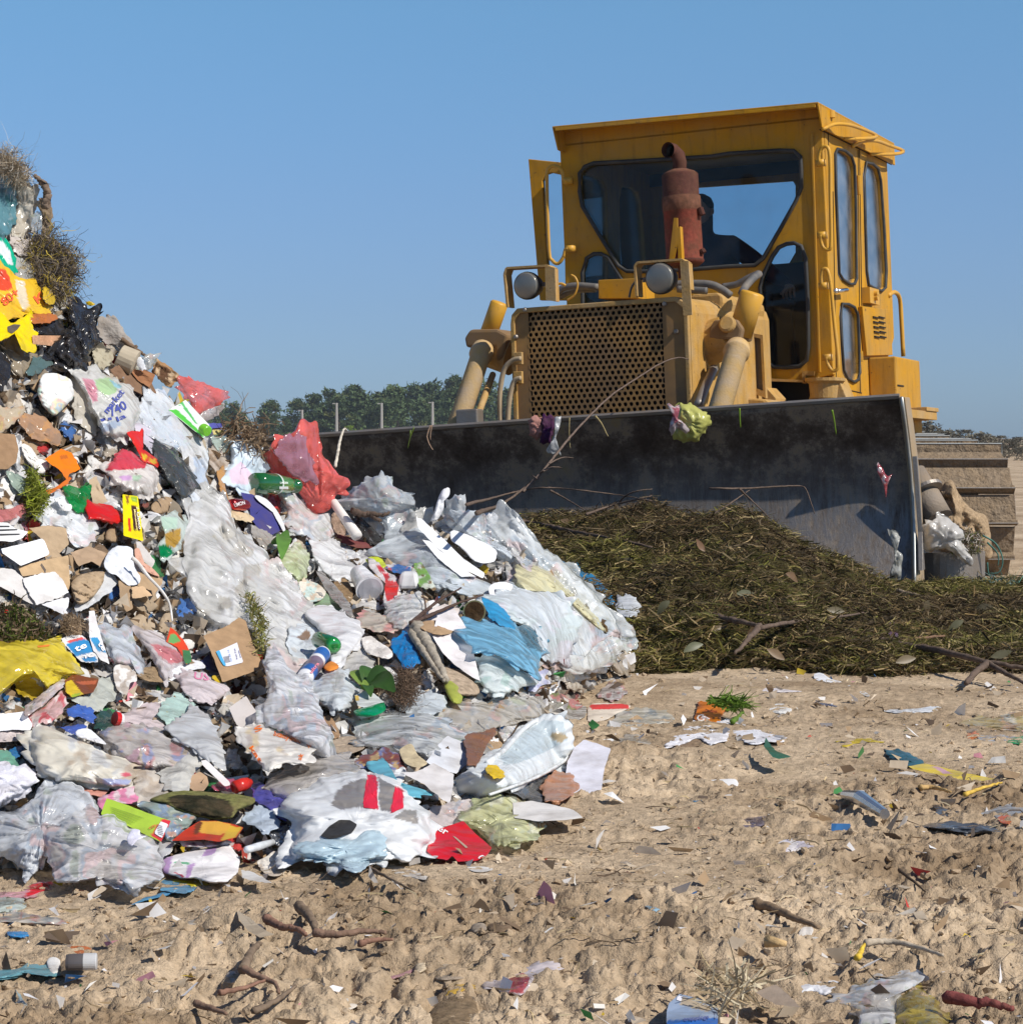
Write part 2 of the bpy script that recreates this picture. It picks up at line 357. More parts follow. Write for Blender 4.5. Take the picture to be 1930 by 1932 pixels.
# ================================================================ SETTING
def soilmat(name,base,dark,scale=1.,bump=.006):
    m=bpy.data.materials.new(name); m.use_nodes=True; MATS[name]=m; nt=m.node_tree; L=nt.links.new; pb=nt.nodes['Principled BSDF']
    tc=_n(nt, 'ShaderNodeTexCoord'); n1=_n(nt, 'ShaderNodeTexNoise',Scale=1.4*scale,Detail=7.,Roughness=.62); n2=_n(nt, 'ShaderNodeTexNoise',Scale=38. * scale,Detail=6.,Roughness=.7)
    n3=_n(nt, 'ShaderNodeTexNoise',Scale=230.,Detail=3.)
    for n in (n1,n2,n3): L(tc.outputs['Object'],n.inputs['Vector'])
    cr=_n(nt, 'ShaderNodeValToRGB'); L(n1.outputs[0],cr.inputs[0])
    cr.color_ramp.elements[0].position = .34; cr.color_ramp.elements[0].color=(*dark,1); cr.color_ramp.elements[1].position = .62; cr.color_ramp.elements[1].color=(*base,1)
    mr=_n(nt, 'ShaderNodeMapRange'); mr.inputs[1].default_value = .3; mr.inputs[2].default_value = .7; mr.inputs[3].default_value = .62; mr.inputs[4].default_value=1.22; L(n2.outputs[0],mr.inputs[0])
    mx=_n(nt, 'ShaderNodeVectorMath',operation='SCALE'); L(cr.outputs[0],mx.inputs[0]); L(mr.outputs[0],mx.inputs['Scale'])
    L(mx.outputs[0],pb.inputs['Base Color']); pb.inputs['Roughness'].default_value = .97; pb.inputs['Specular IOR Level'].default_value = .08
    ad=_n(nt, 'ShaderNodeMath',operation='MULTIPLY_ADD'); L(n3.outputs[0],ad.inputs[0]); ad.inputs[1].default_value = .35; L(n2.outputs[0],ad.inputs[2])
    bp=_n(nt, 'ShaderNodeBump',Strength=1.,Distance=bump); L(ad.outputs[0],bp.inputs['Height']); L(bp.outputs[0],pb.inputs['Normal'])
    return m
soilmat('soil',(.60,.47,.325),(.30,.215,.135),1.,.010)
def sheet(name,us,ys,hf,m):
    U,Y=np.meshgrid(us,ys); X=U*Y; Z=hf(X.ravel(),Y.ravel()); V=np.stack([X.ravel(),Y.ravel(),Z],1).astype(np.float32)
    nu,ny=len(us),len(ys); i=(np.arange(ny-1)[:,None]*nu+np.arange(nu-1)[None]).ravel()
    F=np.stack([i,i+1,i+nu+1,i+nu],1).astype(np.int32)
    me=bpy.data.meshes.new(name); me.vertices.add(len(V)); me.vertices.foreach_set('co',V.ravel())
    me.loops.add(F.size); me.loops.foreach_set('vertex_index',F.ravel()); me.polygons.add(len(F)); me.polygons.foreach_set('loop_start',np.arange(len(F),dtype=np.int32)*4)
    me.polygons.foreach_set('loop_total',np.full(len(F),4,np.int32)); me.update(calc_edges=True); me.polygons.foreach_set('use_smooth',[True]*len(F))
    me.materials.append(MATS[m]); o=bpy.data.objects.new(name,me); COL.objects.link(o); return o
def sgeo(a,b,n): return a*(b/a) ** (np.arange(n)/(n-1))
gus=np.r_[np.linspace(-2.5,-.42,30)[:-1],np.linspace(-.42,.42,900),np.linspace(.42,2.5,30)[1:]]
gys=np.r_[sgeo(1.6,13.5,1050),sgeo(13.7,1400,90)]
g=sheet('ground',gus,gys,lambda X,Y: ground_h(X,Y), 'soil'); tag(g,kind='structure')
# near apron under the camera and behind it so the ground is closed all round
bk=MB(); bk.box(-60,60,-60,1.75,-.5,-.03); o=bk.build('ground', 'soil'); tag(o,kind='structure')
# ---- loose clods: nobody could count them
def clods():
    n=9000; V=[]; F=[]; r=np.random.default_rng(5)
    bm=bmesh.new(); bmesh.ops.create_icosphere(bm,subdivisions=1,radius=1); bv=np.array([v.co[:] for v in bm.verts]); bf=np.array([[v.index for v in f.verts] for f in bm.faces]); bm.free()
    Y=3.0*(9.2/3.0) ** r.random(n); X=(r.random(n) - .5) * .62*Y
    m=fbm(X*1.3+7,Y*1.3,0*X,3,21) + .25+r.normal(size=n) * .16; keep=(m > .02) & (pile_h(X,Y) < .03) & (heap_h(X,Y) < .02); X=X[keep]; Y=Y[keep]; n=len(X)
    s = .0022 + .009*r.random(n) ** 5; Z=ground_h(X,Y)+s * .15
    VV=np.empty((n,len(bv),3)); 
    for k in range(3): VV[:,:,k]=bv[:,k]*(s*(.7 + .8*r.random(n)))[:,None]*(1 if k<2 else .7)
    VV += r.normal(size=VV.shape)*s[:,None,None] * .24
    VV[:,:,0] += X[:,None]; VV[:,:,1] += Y[:,None]; VV[:,:,2] += Z[:,None]
    FF=(bf[None]+(np.arange(n)*len(bv))[:,None,None]).reshape(-1,3)
    o=mk('soil_clods',VV.reshape(-1,3),FF.tolist(), 'soil',smooth=False); tag(o, 'loose sandy soil clods strewn over the churned ground', 'clods',kind='stuff')
clods()
# ---- the mass of the rubbish heap and the mound of cut grass (both uncountable)
def massmat():
    m=bpy.data.materials.new('rubbish'); m.use_nodes=True; MATS['rubbish']=m; nt=m.node_tree; L=nt.links.new; pb=nt.nodes['Principled BSDF']
    tc=_n(nt, 'ShaderNodeTexCoord'); nz=_n(nt, 'ShaderNodeTexNoise',Scale=9.,Detail=5.); L(tc.outputs['Object'],nz.inputs['Vector'])
    mx=_n(nt, 'ShaderNodeMix',data_type='RGBA'); mx.inputs[0].default_value = .12; L(tc.outputs['Object'],mx.inputs[6]); L(nz.outputs[1],mx.inputs[7])
    vo=_n(nt, 'ShaderNodeTexVoronoi',Scale=19.); L(mx.outputs[2],vo.inputs['Vector'])
    se=_n(nt, 'ShaderNodeSeparateColor'); L(vo.outputs['Color'],se.inputs[0]); cr=_n(nt, 'ShaderNodeValToRGB'); L(se.outputs[0],cr.inputs[0]); cr.color_ramp.interpolation = 'CONSTANT'
    cs=[(0,(.07,.05,.035)),(.2,(.22,.15,.09)),(.36,(.42,.37,.30)),(.52,(.55,.52,.48)),(.66,(.12,.09,.07)),(.76,(.62,.60,.58)),(.88,(.28,.19,.12)),(.95,(.35,.12,.10))]
    e=cr.color_ramp.elements
    for i,(p,c) in enumerate(cs):
        el=e[i] if i<2 else e.new(p)
        el.position=p; el.color=(*c,1)
    n2=_n(nt, 'ShaderNodeTexNoise',Scale=45.,Detail=7.,Roughness=.7); L(tc.outputs['Object'],n2.inputs['Vector'])
    mr=_n(nt, 'ShaderNodeMapRange'); mr.inputs[1].default_value = .35; mr.inputs[2].default_value = .7; mr.inputs[3].default_value = .35; mr.inputs[4].default_value=1.15; L(n2.outputs[0],mr.inputs[0])
    sc=_n(nt, 'ShaderNodeVectorMath',operation='SCALE'); L(cr.outputs[0],sc.inputs[0]); L(mr.outputs[0],sc.inputs['Scale']); L(sc.outputs[0],pb.inputs['Base Color'])
    pb.inputs['Roughness'].default_value = .7
    bp=_n(nt, 'ShaderNodeBump',Strength=1.,Distance=.02); L(n2.outputs[0],bp.inputs['Height']); L(bp.outputs[0],pb.inputs['Normal'])
massmat()
pus=np.linspace(-.5,.075,420); pys=np.linspace(4.2,9.3,520)
def pmass(X,Y):
    P=np.stack([X,Y,X*0],1); h=pile_h(X,Y); g=ground_h(X,Y,False)
    c=crease(P,.42,77,12) * .055+np.abs(fbm(X*9,Y*9,0*X,4,5)) * .06 - .06
    return np.where(h > .004,h+g+c*sstep(h / .12) - .012,-.2)
pm=sheet('rubbish_mass',pus,pys,pmass, 'rubbish'); tag(pm, 'matted brown and grey household rubbish packed inside the heap', 'rubbish',kind='stuff')
mat('grassbed',(.050,.042,.016),rough=.95,spec=.1,var=.5,dscale=8.,bump=.02,bscale=40.)
hus=np.linspace(-.16,.32,300); hys=np.linspace(8.0,13.9,300)
def hmass(X,Y):
    h=heap_h(X,Y); return np.where(h > .003,h+ground_h(X,Y,False)+fbm(X*4,Y*4,0*X,4,8) * .16*sstep(h / .1) - .02,-.2)
hb=sheet('plant_mound',hus,hys,hmass, 'grassbed'); tag(hb, 'dark decaying plant matter packed in the mound before the blade', 'compost',kind='stuff')
def blades(name,X,Y,Z,L,wd,cols,seed,label,cat,flat=.35,m='fibre'):
    """ribbons of three joints,as one mesh"""
    r=np.random.default_rng(seed); n=len(X); az=r.random(n)*2*np.pi; el=r.normal(size=n)*flat + .12
    d=np.stack([np.cos(az)*np.cos(el),np.sin(az)*np.cos(el),np.sin(el)],1); s=np.cross(d,r.normal(size=(n,3))); s /= np.linalg.norm(s,axis=1)[:,None]
    bend=r.normal(size=(n,3)) * .30; P=np.stack([X,Y,Z],1); V=np.empty((n,8,3))
    for k,t in enumerate((-.5,-.17,.17,.5)):
        c=P+d*(L*t)[:,None]+bend*(L*(t*t - .08)*1.6)[:,None]; c[:,2] -= (L*t*t * .25)
        w2=wd*(1.0,.95,.7,.12)[k] * .5
        V[:,2*k]=c-s*w2[:,None]; V[:,2*k+1]=c+s*w2[:,None]
    b=np.arange(n)[:,None]*8; F=np.concatenate([np.stack([b[:,0]+2*k,b[:,0]+2*k+1,b[:,0]+2*k+3,b[:,0]+2*k+2],1) for k in range(3)])
    ci=r.integers(0,len(cols),n); C=np.array(cols)[ci]*(.7 + .6*r.random((n,1))); C=np.repeat(C,8,axis=0)
    o=mk(name,V.reshape(-1,3),F.tolist(),m,cols=C); tag(o,label,cat,kind='stuff'); return o
def heapgrass():
    r=np.random.default_rng(3); n=70000; Y=8.1+4.6*r.random(n) ** 1.25; u=-.06 + .34*r.random(n); X=u*Y; h=heap_h(X,Y)
    k=(h > .015) & ((pile_h(X,Y) < .02)); X,Y=X[k],Y[k]; n=len(X)
    Z=hmass(X,Y) + .018+r.random(n) * .02; L = .05 + .13*r.random(n) ** 2; W = .0022 + .006*r.random(n) ** 2
    # patches of fresh, dry and rotten material
    ph=fbm(X*1.6,Y*1.6,0*X,3,12)
    a=ph - .07+r.normal(size=n) * .25
    for nm,sel,cols,lb in (('cut_grass',a > .13,[(.15,.145,.03),(.11,.10,.025),(.24,.20,.06),(.06,.055,.018),(.34,.28,.12)], 'fresh olive green grass cuttings on the mound before the blade'),
                              ('withered_grass',(a <= .13) & (a>-.25),[(.22,.15,.065),(.13,.09,.04),(.36,.27,.14),(.045,.032,.018),(.065,.05,.02),(.075,.075,.02)], 'withered brownish grass matted over the mound before the blade'),
                              ('rotten_straw',a <= -.25,[(.07,.045,.022),(.045,.03,.016),(.11,.075,.035),(.16,.12,.07)], 'dark rotten straw in the hollows of the mound')):
        blades(nm,X[sel],Y[sel],Z[sel],L[sel],W[sel],cols,5,lb, 'grass')
heapgrass()
def strawbits():
    r=np.random.default_rng(8); n=2200; Y=3.1*(9/3.1) ** r.random(n); X=(r.random(n) - .46) * .52*Y; k=(pile_h(X,Y) < .02) & (heap_h(X,Y) < .02) & (fbm(X*2,Y*2,0*X,2,33)+r.normal(size=n) * .2>-.02); X,Y=X[k],Y[k]; n=len(X)
    blades('straw',X,Y,ground_h(X,Y) + .006,.02 + .10*r.random(n) ** 3,.0015 + .003*r.random(n),[(.42,.33,.19),(.26,.19,.11),(.55,.46,.30),(.13,.09,.06)],6, 'dry straw and plant bits scattered over the sandy ground', 'straw',flat=.12)
strawbits()
# ---- background: pines, bare brush, green bushes, poles
mat('needles',rough=.8,spec=.15,var=.35,dscale=.4); mat('bark',(.10,.075,.055),rough=.95)
def crown(nm,seed,hgt,wid,kind):
    r=np.random.default_rng(seed); V=[]; C=[]
    nc=60 if kind == 'pine' else 46
    for i in range(nc):
        t=r.random() ** .8
        if kind == 'pine': cz=hgt*(.22 + .76*t); rr=wid * .5*(1.05-t ** 1.9 * .9)*(.3 + .8*r.random()) 
        else: cz=hgt*(.12 + .8*t); rr=wid * .5*math.sqrt(max(.05,1-(2*t - .9) ** 2))*(.4 + .7*r.random())
        a=r.random()*6.283; c=np.array([math.cos(a)*rr,math.sin(a)*rr,cz]); s=hgt*(.05 + .055*r.random()); m=40
        p=r.normal(size=(m,3)); p /= np.linalg.norm(p,axis=1)[:,None]; p *= (s*r.random(m) ** .4)[:,None]*np.array([1.5,1.5,.75]); q=s * .30
        tri=(c+p)[:,None,:]+r.normal(size=(m,3,3))*q
        V.append(tri.reshape(-1,3))
        if kind == 'pine': cc=np.array([.07,.105,.045])*(.75 + .6*r.random())+(np.array([.03,.008,-.008]) if r.random() < .12 else 0)
        elif kind == 'green': cc=np.array([.16,.24,.03])*(.7 + .5*r.random())
        else: cc=np.array([.17,.155,.115])*(.7 + .5*r.random())
        C.append(np.tile(cc,(m*3,1)))
    V=np.concatenate(V); C=np.concatenate(C)
    return V,[(i,i+1,i+2) for i in range(0,len(V),3)],C
def tree(nm,seed,hgt,wid,kind):
    e=bpy.data.objects.new(nm,None); COL.objects.link(e)
    V,F,C=crown(nm,seed,hgt,wid,kind); mk('crown',V,F, 'needles',e,cols=C)
    b=MB(); r=random.Random(seed)
    b.tube([(0,0,-.6),(.02*hgt,0,hgt * .3),(-.01*hgt,.01*hgt,hgt * .6),(0,0,hgt * .88)],[hgt * .022,hgt * .017,hgt * .011,hgt * .003],6)
    for k in range(7):
        z=hgt*(.3 + .08*k); a=r.random()*6.28; l=wid * .36
        b.tube([(0,0,z),(math.cos(a)*l,math.sin(a)*l,z+hgt * .06)],[hgt * .006,hgt * .002],4,cap=False)
    b.build('trunk', 'bark',e); return e
def copy_tree(o,parent=None):
    c=o.copy(); COL.objects.link(c); c.parent=parent
    for ch in list(o.children): copy_tree(ch,c)
    return c
ORD=['first', 'second', 'third', 'fourth', 'fifth', 'sixth', 'seventh', 'eighth', 'ninth', 'tenth', 'eleventh', 'twelfth', 'thirteenth', 'fourteenth', 'fifteenth', 'sixteenth', 'seventeenth', 'eighteenth', 'nineteenth', 'twentieth', 'twenty-first', 'twenty-second', 'twenty-third', 'twenty-fourth', 'twenty-fifth', 'twenty-sixth', 'twenty-seventh', 'twenty-eighth', 'twenty-ninth', 'thirtieth', 'thirty-first', 'thirty-second', 'thirty-third', 'thirty-fourth', 'thirty-fifth', 'thirty-sixth', 'thirty-seventh', 'thirty-eighth', 'thirty-ninth', 'fortieth']
def pines():
    protos=[tree('pine_tree',40+i,10,w_, 'pine') for i,w_ in enumerate((6.5,8,7,9,5.8))]; r=random.Random(4); used=set()
    # treetop line of the photograph: pixel column, pixel row
    top=[(330,762),(430,762),(470,757),(520,757),(560,752),(595,742),(620,728),(660,724),(680,726),(720,735),(760,716),(800,722),(840,716),(870,720),(930,718),(1000,722),(1060,735)]
    tx=[a for a,b in top]; ty=[b for a,b in top]; n=40; k=0
    for row in (0,1):
        xs=np.linspace(338,1040,20)+(14 if row else 0)
        for x in xs:
            x += r.uniform(-7,7); d=330 if row == 0 else 300; y=np.interp(x,tx,ty)+(r.uniform(-12,12) if row == 0 else r.uniform(8,30))
            h=(HZ+2-y)/FPX*d*1.04; i=r.randrange(5); o=protos[i] if i not in used else copy_tree(protos[i]); used.add(i)
            o.location=((x-CX)/FPX*d,d+r.uniform(-7,7),.0); s=h/10; o.scale=(s*r.uniform(.95,1.2),s,s); o.rotation_euler=(0,0,r.uniform(0,6))
            o['x']=x; k += 1
            tag(o, 'x', 'tree', 'pines in the far tree line',None); o['row']=row
    for row,nm in ((0, 'rear'),(1, 'front')):
        L=sorted([o for o in COL.objects if o.get('row') == row],key=lambda o: o['x'])
        for i,o in enumerate(L): o['label']=f'dark green pine, {ORD[i]} from the left in the {nm} row of the far wood'; del o['row']; del o['x']
pines()
def greens():
    L=[]
    for i,(x,y,w_) in enumerate([(395,800,26),(545,803,30),(655,792,44),(705,812,40),(470,812,24),(860,815,30)]):
        d=255; h=(HZ+1-y)/FPX*d*1.12; wd=w_/FPX*d*1.25
        e=tree('green_bush',80+i,h,wd, 'green'); e.location=((x+6-CX)/FPX*d,d,0)
        tag(e,('small', 'low', 'tallest', 'wide', 'round', 'pale')[i] + ' fresh yellow-green bush, ' + ORD[[0,2,3,4,1,5][i]] + ' from the left before the dark pines', 'bush', 'fresh green bushes before the pines')
greens()
def brush():
    protos=[tree('bare_shrub',60+i,3.4,4.2, 'bare') for i in range(4)]; used=set(); r=random.Random(9)
    k=0
    for row in (0,1,2):
        for x in np.linspace(1500,2010,14):
            d=(115,98,84)[row]; x=x+r.uniform(-12,12)+row*13; y=np.interp(x,[1100,1720,1760,1830,1930,2010],[815,806,812,822,828,836])+r.uniform(-3,4)+9*row
            i=r.randrange(4); o=protos[i] if i not in used else copy_tree(protos[i]); used.add(i)
            zb=0.; top=HC-(y-HZ)/FPX*d; s=(top-zb)/3.3
            o.location=((x-CX)/FPX*d,d,zb - .1); o.scale=(s*2.6,s*1.6,s*1.35); o.rotation_euler=(0,0,r.uniform(0,6)); k += 1
            tag(o,f'bare brown leafless shrub, {ORD[int(k - 1) % 14]} from the left in the {("rear", "middle", "front")[row]} row beyond the bulldozer', 'shrub', 'bare shrubs beyond the bulldozer')
brush()
mat('concrete',(.34,.33,.31),rough=.9,var=.15)
for i,(x,y0,y1,d) in enumerate([(570,773,830,190),(635,760,830,190),(720,760,833,188),(816,758,833,186)]):
    b=MB(); p0=at(x,y1,d); p1=at(x,y0,d); b.tube([(p0.x,d,p0.z),(p1.x,d,p1.z)],[.14,.10],8); b.box(p1.x - .35,p1.x + .12,d - .05,d + .05,p1.z - .10,p1.z - .02)
    o=b.build('fence_post', 'concrete'); recenter(o); tag(o,f'thin pale concrete post, {ORD[i]} from the left before the dark pines', 'post', 'pale posts before the pines')

hz_=MB(); hz_.box(-420,420,-14,560,-1.2,45); hz_o=bpy.data.objects.new('haze',bpy.data.meshes.new('haze')); hz_o.data.from_pydata(hz_.v,[],hz_.f); COL.objects.link(hz_o); tag(hz_o,kind='stuff')
hm=bpy.data.materials.new('haze'); hm.use_nodes=True; hn=hm.node_tree; hn.nodes.remove(hn.nodes['Principled BSDF']); pv=_n(hn, 'ShaderNodeVolumePrincipled'); pv.inputs['Color'].default_value=(.75,.85,1.,1); pv.inputs['Density'].default_value = .00028; hn.links.new(pv.outputs[0],hn.nodes['Material Output'].inputs['Volume']); hz_o.data.materials.append(hm)
# ================================================================ BULLDOZER
ex=Vector((.9135,-.407,.045)).normalized(); ey=Vector((.407,.9135,-.015)); ey=(ey-ex*ey.dot(ex)).normalized(); ez=ex.cross(ey)
O=Vector((1.2,15.7,0.0))
MW=Matrix(((ex.x,ey.x,ez.x,O.x),(ex.y,ey.y,ez.y,O.y),(ex.z,ey.z,ez.z,O.z),(0,0,0,1))); MI=MW.inverted()
dz=bpy.data.objects.new('bulldozer',None); COL.objects.link(dz); dz.matrix_world=MW
tag(dz, 'old dusty yellow tracked bulldozer with steel blade behind the rubbish heap', 'bulldozer')
CAM=Vector((0,0,HC)); camL=MI @ CAM
def pl(c,p,axis,val):
    """measured view point -> machine coordinates on the plane axis=val"""
    px,py=pc(c,p); t=MI @ at(px,py,10.0); d=t-camL; k=(val-camL[axis])/d[axis]; return camL+d*k
def FPl(c,pts,y): return [pl(c,p,1,y) for p in pts]
def SPl(c,pts,x): return [pl(c,p,0,x) for p in pts]
Y1=(.66,.37,.085); YD=(.62,.36,.10)
mat('yellow_paint',(.53,.262,.014),rough=.6,spec=.14,dirt=.52,dcol=(.36,.235,.085),dscale=2.6,chips=.55,var=.07,bump=.0015,bscale=25.)
mat('dusty_paint',(.46,.26,.06),rough=.85,spec=.1,dirt=.8,dcol=(.42,.31,.18),dscale=3.5,chips=.45,var=.1,bump=.003)
mat('bright_paint',(.62,.33,.035),rough=.45,spec=.35,chips=.4,dirt=.3,dcol=(.4,.28,.14),dscale=6.)
mat('rubber',(.035,.037,.038),rough=.6,spec=.3,dirt=.3,dcol=(.16,.14,.11),dscale=5.)
mat('hose',(.10,.10,.10),rough=.6,dirt=.6,dcol=(.25,.21,.16),dscale=9.)
mat('dark',(.018,.016,.014),rough=.9); mat('chrome',(.75,.75,.75),rough=.15,metal=1.)
mat('rust',None,rough=.85,spec=.2,dirt=.75,dcol=(.10,.045,.025),dscale=13.,var=.3,bump=.003,bscale=60.)
mat('steel',(.30,.28,.26),rough=.5,metal=.65,dirt=.6,dcol=(.30,.23,.16),dscale=6.,bump=.002)
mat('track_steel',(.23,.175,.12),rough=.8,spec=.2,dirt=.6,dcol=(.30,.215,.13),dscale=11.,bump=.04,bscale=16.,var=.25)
mat('worn_steel',(.50,.52,.50),rough=.45,metal=.6,dirt=.5,dcol=(.35,.29,.2),dscale=9.)
mat('seat',(.02,.02,.022),rough=.7)
def bladem():
    m=bpy.data.materials.new('blade_face'); m.use_nodes=True; MATS['blade_face']=m; nt=m.node_tree; L=nt.links.new; pb=nt.nodes['Principled BSDF']
    tc=_n(nt, 'ShaderNodeTexCoord'); n1=_n(nt, 'ShaderNodeTexNoise',Scale=3.6,Detail=10.,Roughness=.78); L(tc.outputs['Object'],n1.inputs['Vector'])
    mp=_n(nt, 'ShaderNodeMapping'); mp.inputs['Scale'].default_value=(4,4,.35); L(tc.outputs['Object'],mp.inputs[0]); n2=_n(nt, 'ShaderNodeTexNoise',Scale=7.,Detail=8.,Roughness=.75); L(mp.outputs[0],n2.inputs['Vector'])
    cr=_n(nt, 'ShaderNodeValToRGB'); L(n1.outputs[0],cr.inputs[0]); e=cr.color_ramp.elements
    e[0].position = .40; e[0].color=(.060,.038,.025,1); e[1].position = .50; e[1].color=(.12,.088,.064,1); q=e.new(.57); q.color=(.26,.20,.145,1); q=e.new(.69); q.color=(.30,.22,.10,1)
    # polished lower belly: metal where soil scours it
    se=_n(nt, 'ShaderNodeSeparateXYZ'); L(tc.outputs['Object'],se.inputs[0]); mr=_n(nt, 'ShaderNodeMapRange'); mr.inputs[1].default_value = .72; mr.inputs[2].default_value = .30; mr.inputs[3].default_value=0; mr.inputs[4].default_value=1; L(se.outputs[2],mr.inputs[0])
    ml=_n(nt, 'ShaderNodeMath',operation='MULTIPLY'); mr2=_n(nt, 'ShaderNodeMapRange'); mr2.inputs[1].default_value = .30; mr2.inputs[2].default_value = .56; L(n2.outputs[0],mr2.inputs[0]); L(mr.outputs[0],ml.inputs[0]); L(mr2.outputs[0],ml.inputs[1])
    mx=_n(nt, 'ShaderNodeMix',data_type='RGBA'); L(ml.outputs[0],mx.inputs[0]); L(cr.outputs[0],mx.inputs[6]); mx.inputs[7].default_value=(.25,.23,.215,1); L(mx.outputs[2],pb.inputs['Base Color'])
    m3=_n(nt, 'ShaderNodeMath',operation='MULTIPLY'); L(ml.outputs[0],m3.inputs[0]); m3.inputs[1].default_value = .55; L(m3.outputs[0],pb.inputs['Metallic'])
    m4=_n(nt, 'ShaderNodeMapRange'); m4.inputs[3].default_value = .8; m4.inputs[4].default_value = .36; L(ml.outputs[0],m4.inputs[0]); L(m4.outputs[0],pb.inputs['Roughness']); pb.inputs['Specular IOR Level'].default_value = .2
    bp=_n(nt, 'ShaderNodeBump',Strength=.8,Distance=.006); L(n2.outputs[0],bp.inputs['Height']); L(bp.outputs[0],pb.inputs['Normal'])
bladem()
G_FRONT=glassmat('cab_glass',(.80,.88,.92),-.02,.02); G_SIDE=glassmat('side_glass',(.4,.48,.52),.5,.40,.22); G_LENS=glassmat('lens_glass',(.9,.9,.9),.06,.25)
def dp(mb,name,m,parent=None,**k): return mb.build(name,m,parent or dz,**k)
def rnd(pts,n=5):
    """round the corners a little: pts as measured,catmull through them"""
    return pts
# ---- cab
cabm=MB()
fo=[('c1',(655,215)),('c2',(705,100)),('c2',(775,1570)),('c2',(640,1600)),('c2',(380,1608)),('c1',(1400,1620)),('c1',(715,1620))]
Fo=[pl(c,p,1,0.) for c,p in fo]
XR=(Fo[1].x+Fo[2].x)/2; XL=(Fo[0].x+Fo[6].x)/2; ZT=(Fo[0].z+Fo[1].z)/2
def c21(x): return x+1393.3
ws=[('c1',p) for p in ((800,425),(850,405),(1100,392),(1500,368))]+[('c2',p) for p in ((200,352),(480,335),(560,337),(596,370),(600,440),(600,540),(570,615),(480,775),(390,930),(345,968),(200,974))]+[('c1',p) for p in ((1400,990),(1100,1003),(1030,1000),(985,970),(880,800),(785,640),(772,560),(772,460))]
WS=[pl(c,p,1,0.) for c,p in ws]
LW=FPl('c1',[(790,1200),(787,1010),(810,930),(850,905),(890,905),(930,925),(1010,1060),(1030,1200)],0.)
RW=FPl('c2',[(520,850),(560,845),(600,862),(624,930),(636,1150),(640,1420),(630,1490),(590,1525),(520,1532),(450,1528),(410,1500),(398,1420),(380,1200),(372,1090),(390,1020),(440,920),(475,870)],0.)
cabm.plate(Fo,[WS,LW,RW],(0,.05,0))
DEP=1.75
# side wall (right in the picture) with three openings, and the wall opposite
so_f=[Vector((XR,0.052,Fo[1].z)),Vector((XR,DEP,Fo[1].z)),Vector((XR,DEP,Fo[2].z + .35)),Vector((XR,.95,Fo[2].z - .28)),Vector((XR,0.052,Fo[2].z - .28))]
W1=SPl('c2',[(790,325),(830,335),(868,365),(885,420),(892,600),(897,1040),(885,1070),(860,1072),(820,1045),(800,1010),(792,800),(782,560),(779,350)],XR)
W2=SPl('c2',[(948,400),(985,408),(1015,435),(1030,500),(1048,760),(1060,1000),(1056,1090),(1035,1110),(990,1092),(962,1075),(952,1000),(945,760),(938,480)],XR)
W3=SPl('c2',[(815,1180),(850,1182),(885,1200),(903,1240),(910,1400),(914,1560),(905,1600),(880,1612),(845,1590),(825,1545),(815,1400),(808,1250)],XR)
cabm.plate(so_f,[W1,W2,W3],(-.05,0,0))
def mirror(L): return [Vector((XL,p.y,p.z)) for p in L]
cabm.plate(mirror(so_f),[mirror(W1),mirror(W2)],(.05,0,0))
# rear wall with a broad rear window
RWn=FPl('c2',[(-70,548),(560,505),(575,530),(575,900),(540,960),(-70,985)],DEP)
RL=FPl('c1',[(975,530),(1040,545),(1070,1010),(985,1000)],DEP); RLL=FPl('c1',[(790,490),(845,505),(850,700),(800,640)],DEP)
cabm.plate([Vector((XL + .05,DEP,ZT - .1)),Vector((XR - .05,DEP,ZT)),Vector((XR - .05,DEP,Fo[2].z + .05)),Vector((XL + .05,DEP,Fo[2].z + .05))],[RWn,RL,RLL],(0,-.05,0))
zf=Fo[2].z
cabm.box(XL + .05,XR - .05,.06,DEP - .06,zf - .0,zf + .05)
# corner post strip beside the windscreen
cabm.plate(FPl('c2',[(648,240),(664,232),(708,1560),(692,1560)],-.003),(),(0,-.012,0))
cab=dp(cabm, 'cab', 'yellow_paint',bevel=.006)
def seal(loop,name='window_seal',off=Vector((0,-.012,0)),r=.015,par=None):
    b=MB(); pts=[p+off for p in loop]; pts=pts+pts[:2]; b.tube(pts,r,6,cap=False); return b.build(name, 'rubber',par or cab,smooth=True)
def glass(loop,off,m,name='window'):
    b=MB(); b.plate([p+off for p in loop],(),off.normalized() * .006 if off.length else (0,.006,0)); return b.build(name,m,cab)
for L_ in (WS,LW,RW): seal(L_); glass(L_,Vector((0,.02,0)),G_FRONT)
for L_ in (W1,W2,W3): seal(L_,off=Vector((.01,0,0)),r=.011); glass(L_,Vector((-.02,0,0)),G_SIDE)
for L_ in (mirror(W1),mirror(W2)): glass(L_,Vector((.02,0,0)),G_FRONT)
glass(RWn,Vector((0,-.02,0)),G_FRONT)
# headliner, console and side trim seen dark inside
tr=MB(); tr.box(XL + .056,XR - .056,.07,DEP - .07,ZT - .05,ZT - .03); tr.box(XL + .056,XL + .066,.07,DEP - .07,zf + .06,zf + .55); tr.box(XR - .066,XR - .056,.07,.9,ZT - .25,ZT - .06)
zq=RWn[4].z; tr.box(XL + .06,XR - .06,DEP - .075,DEP - .062,zf + .06,zq); zq2=RWn[0].z; tr.box(XL + .06,XR - .06,DEP - .075,DEP - .062,zq2 + .03,ZT - .06)
tr.box(XL + .3,XR - .5,.1,.3,zf + .06,zf + .62)
tr.build('interior_trim', 'dark',cab)
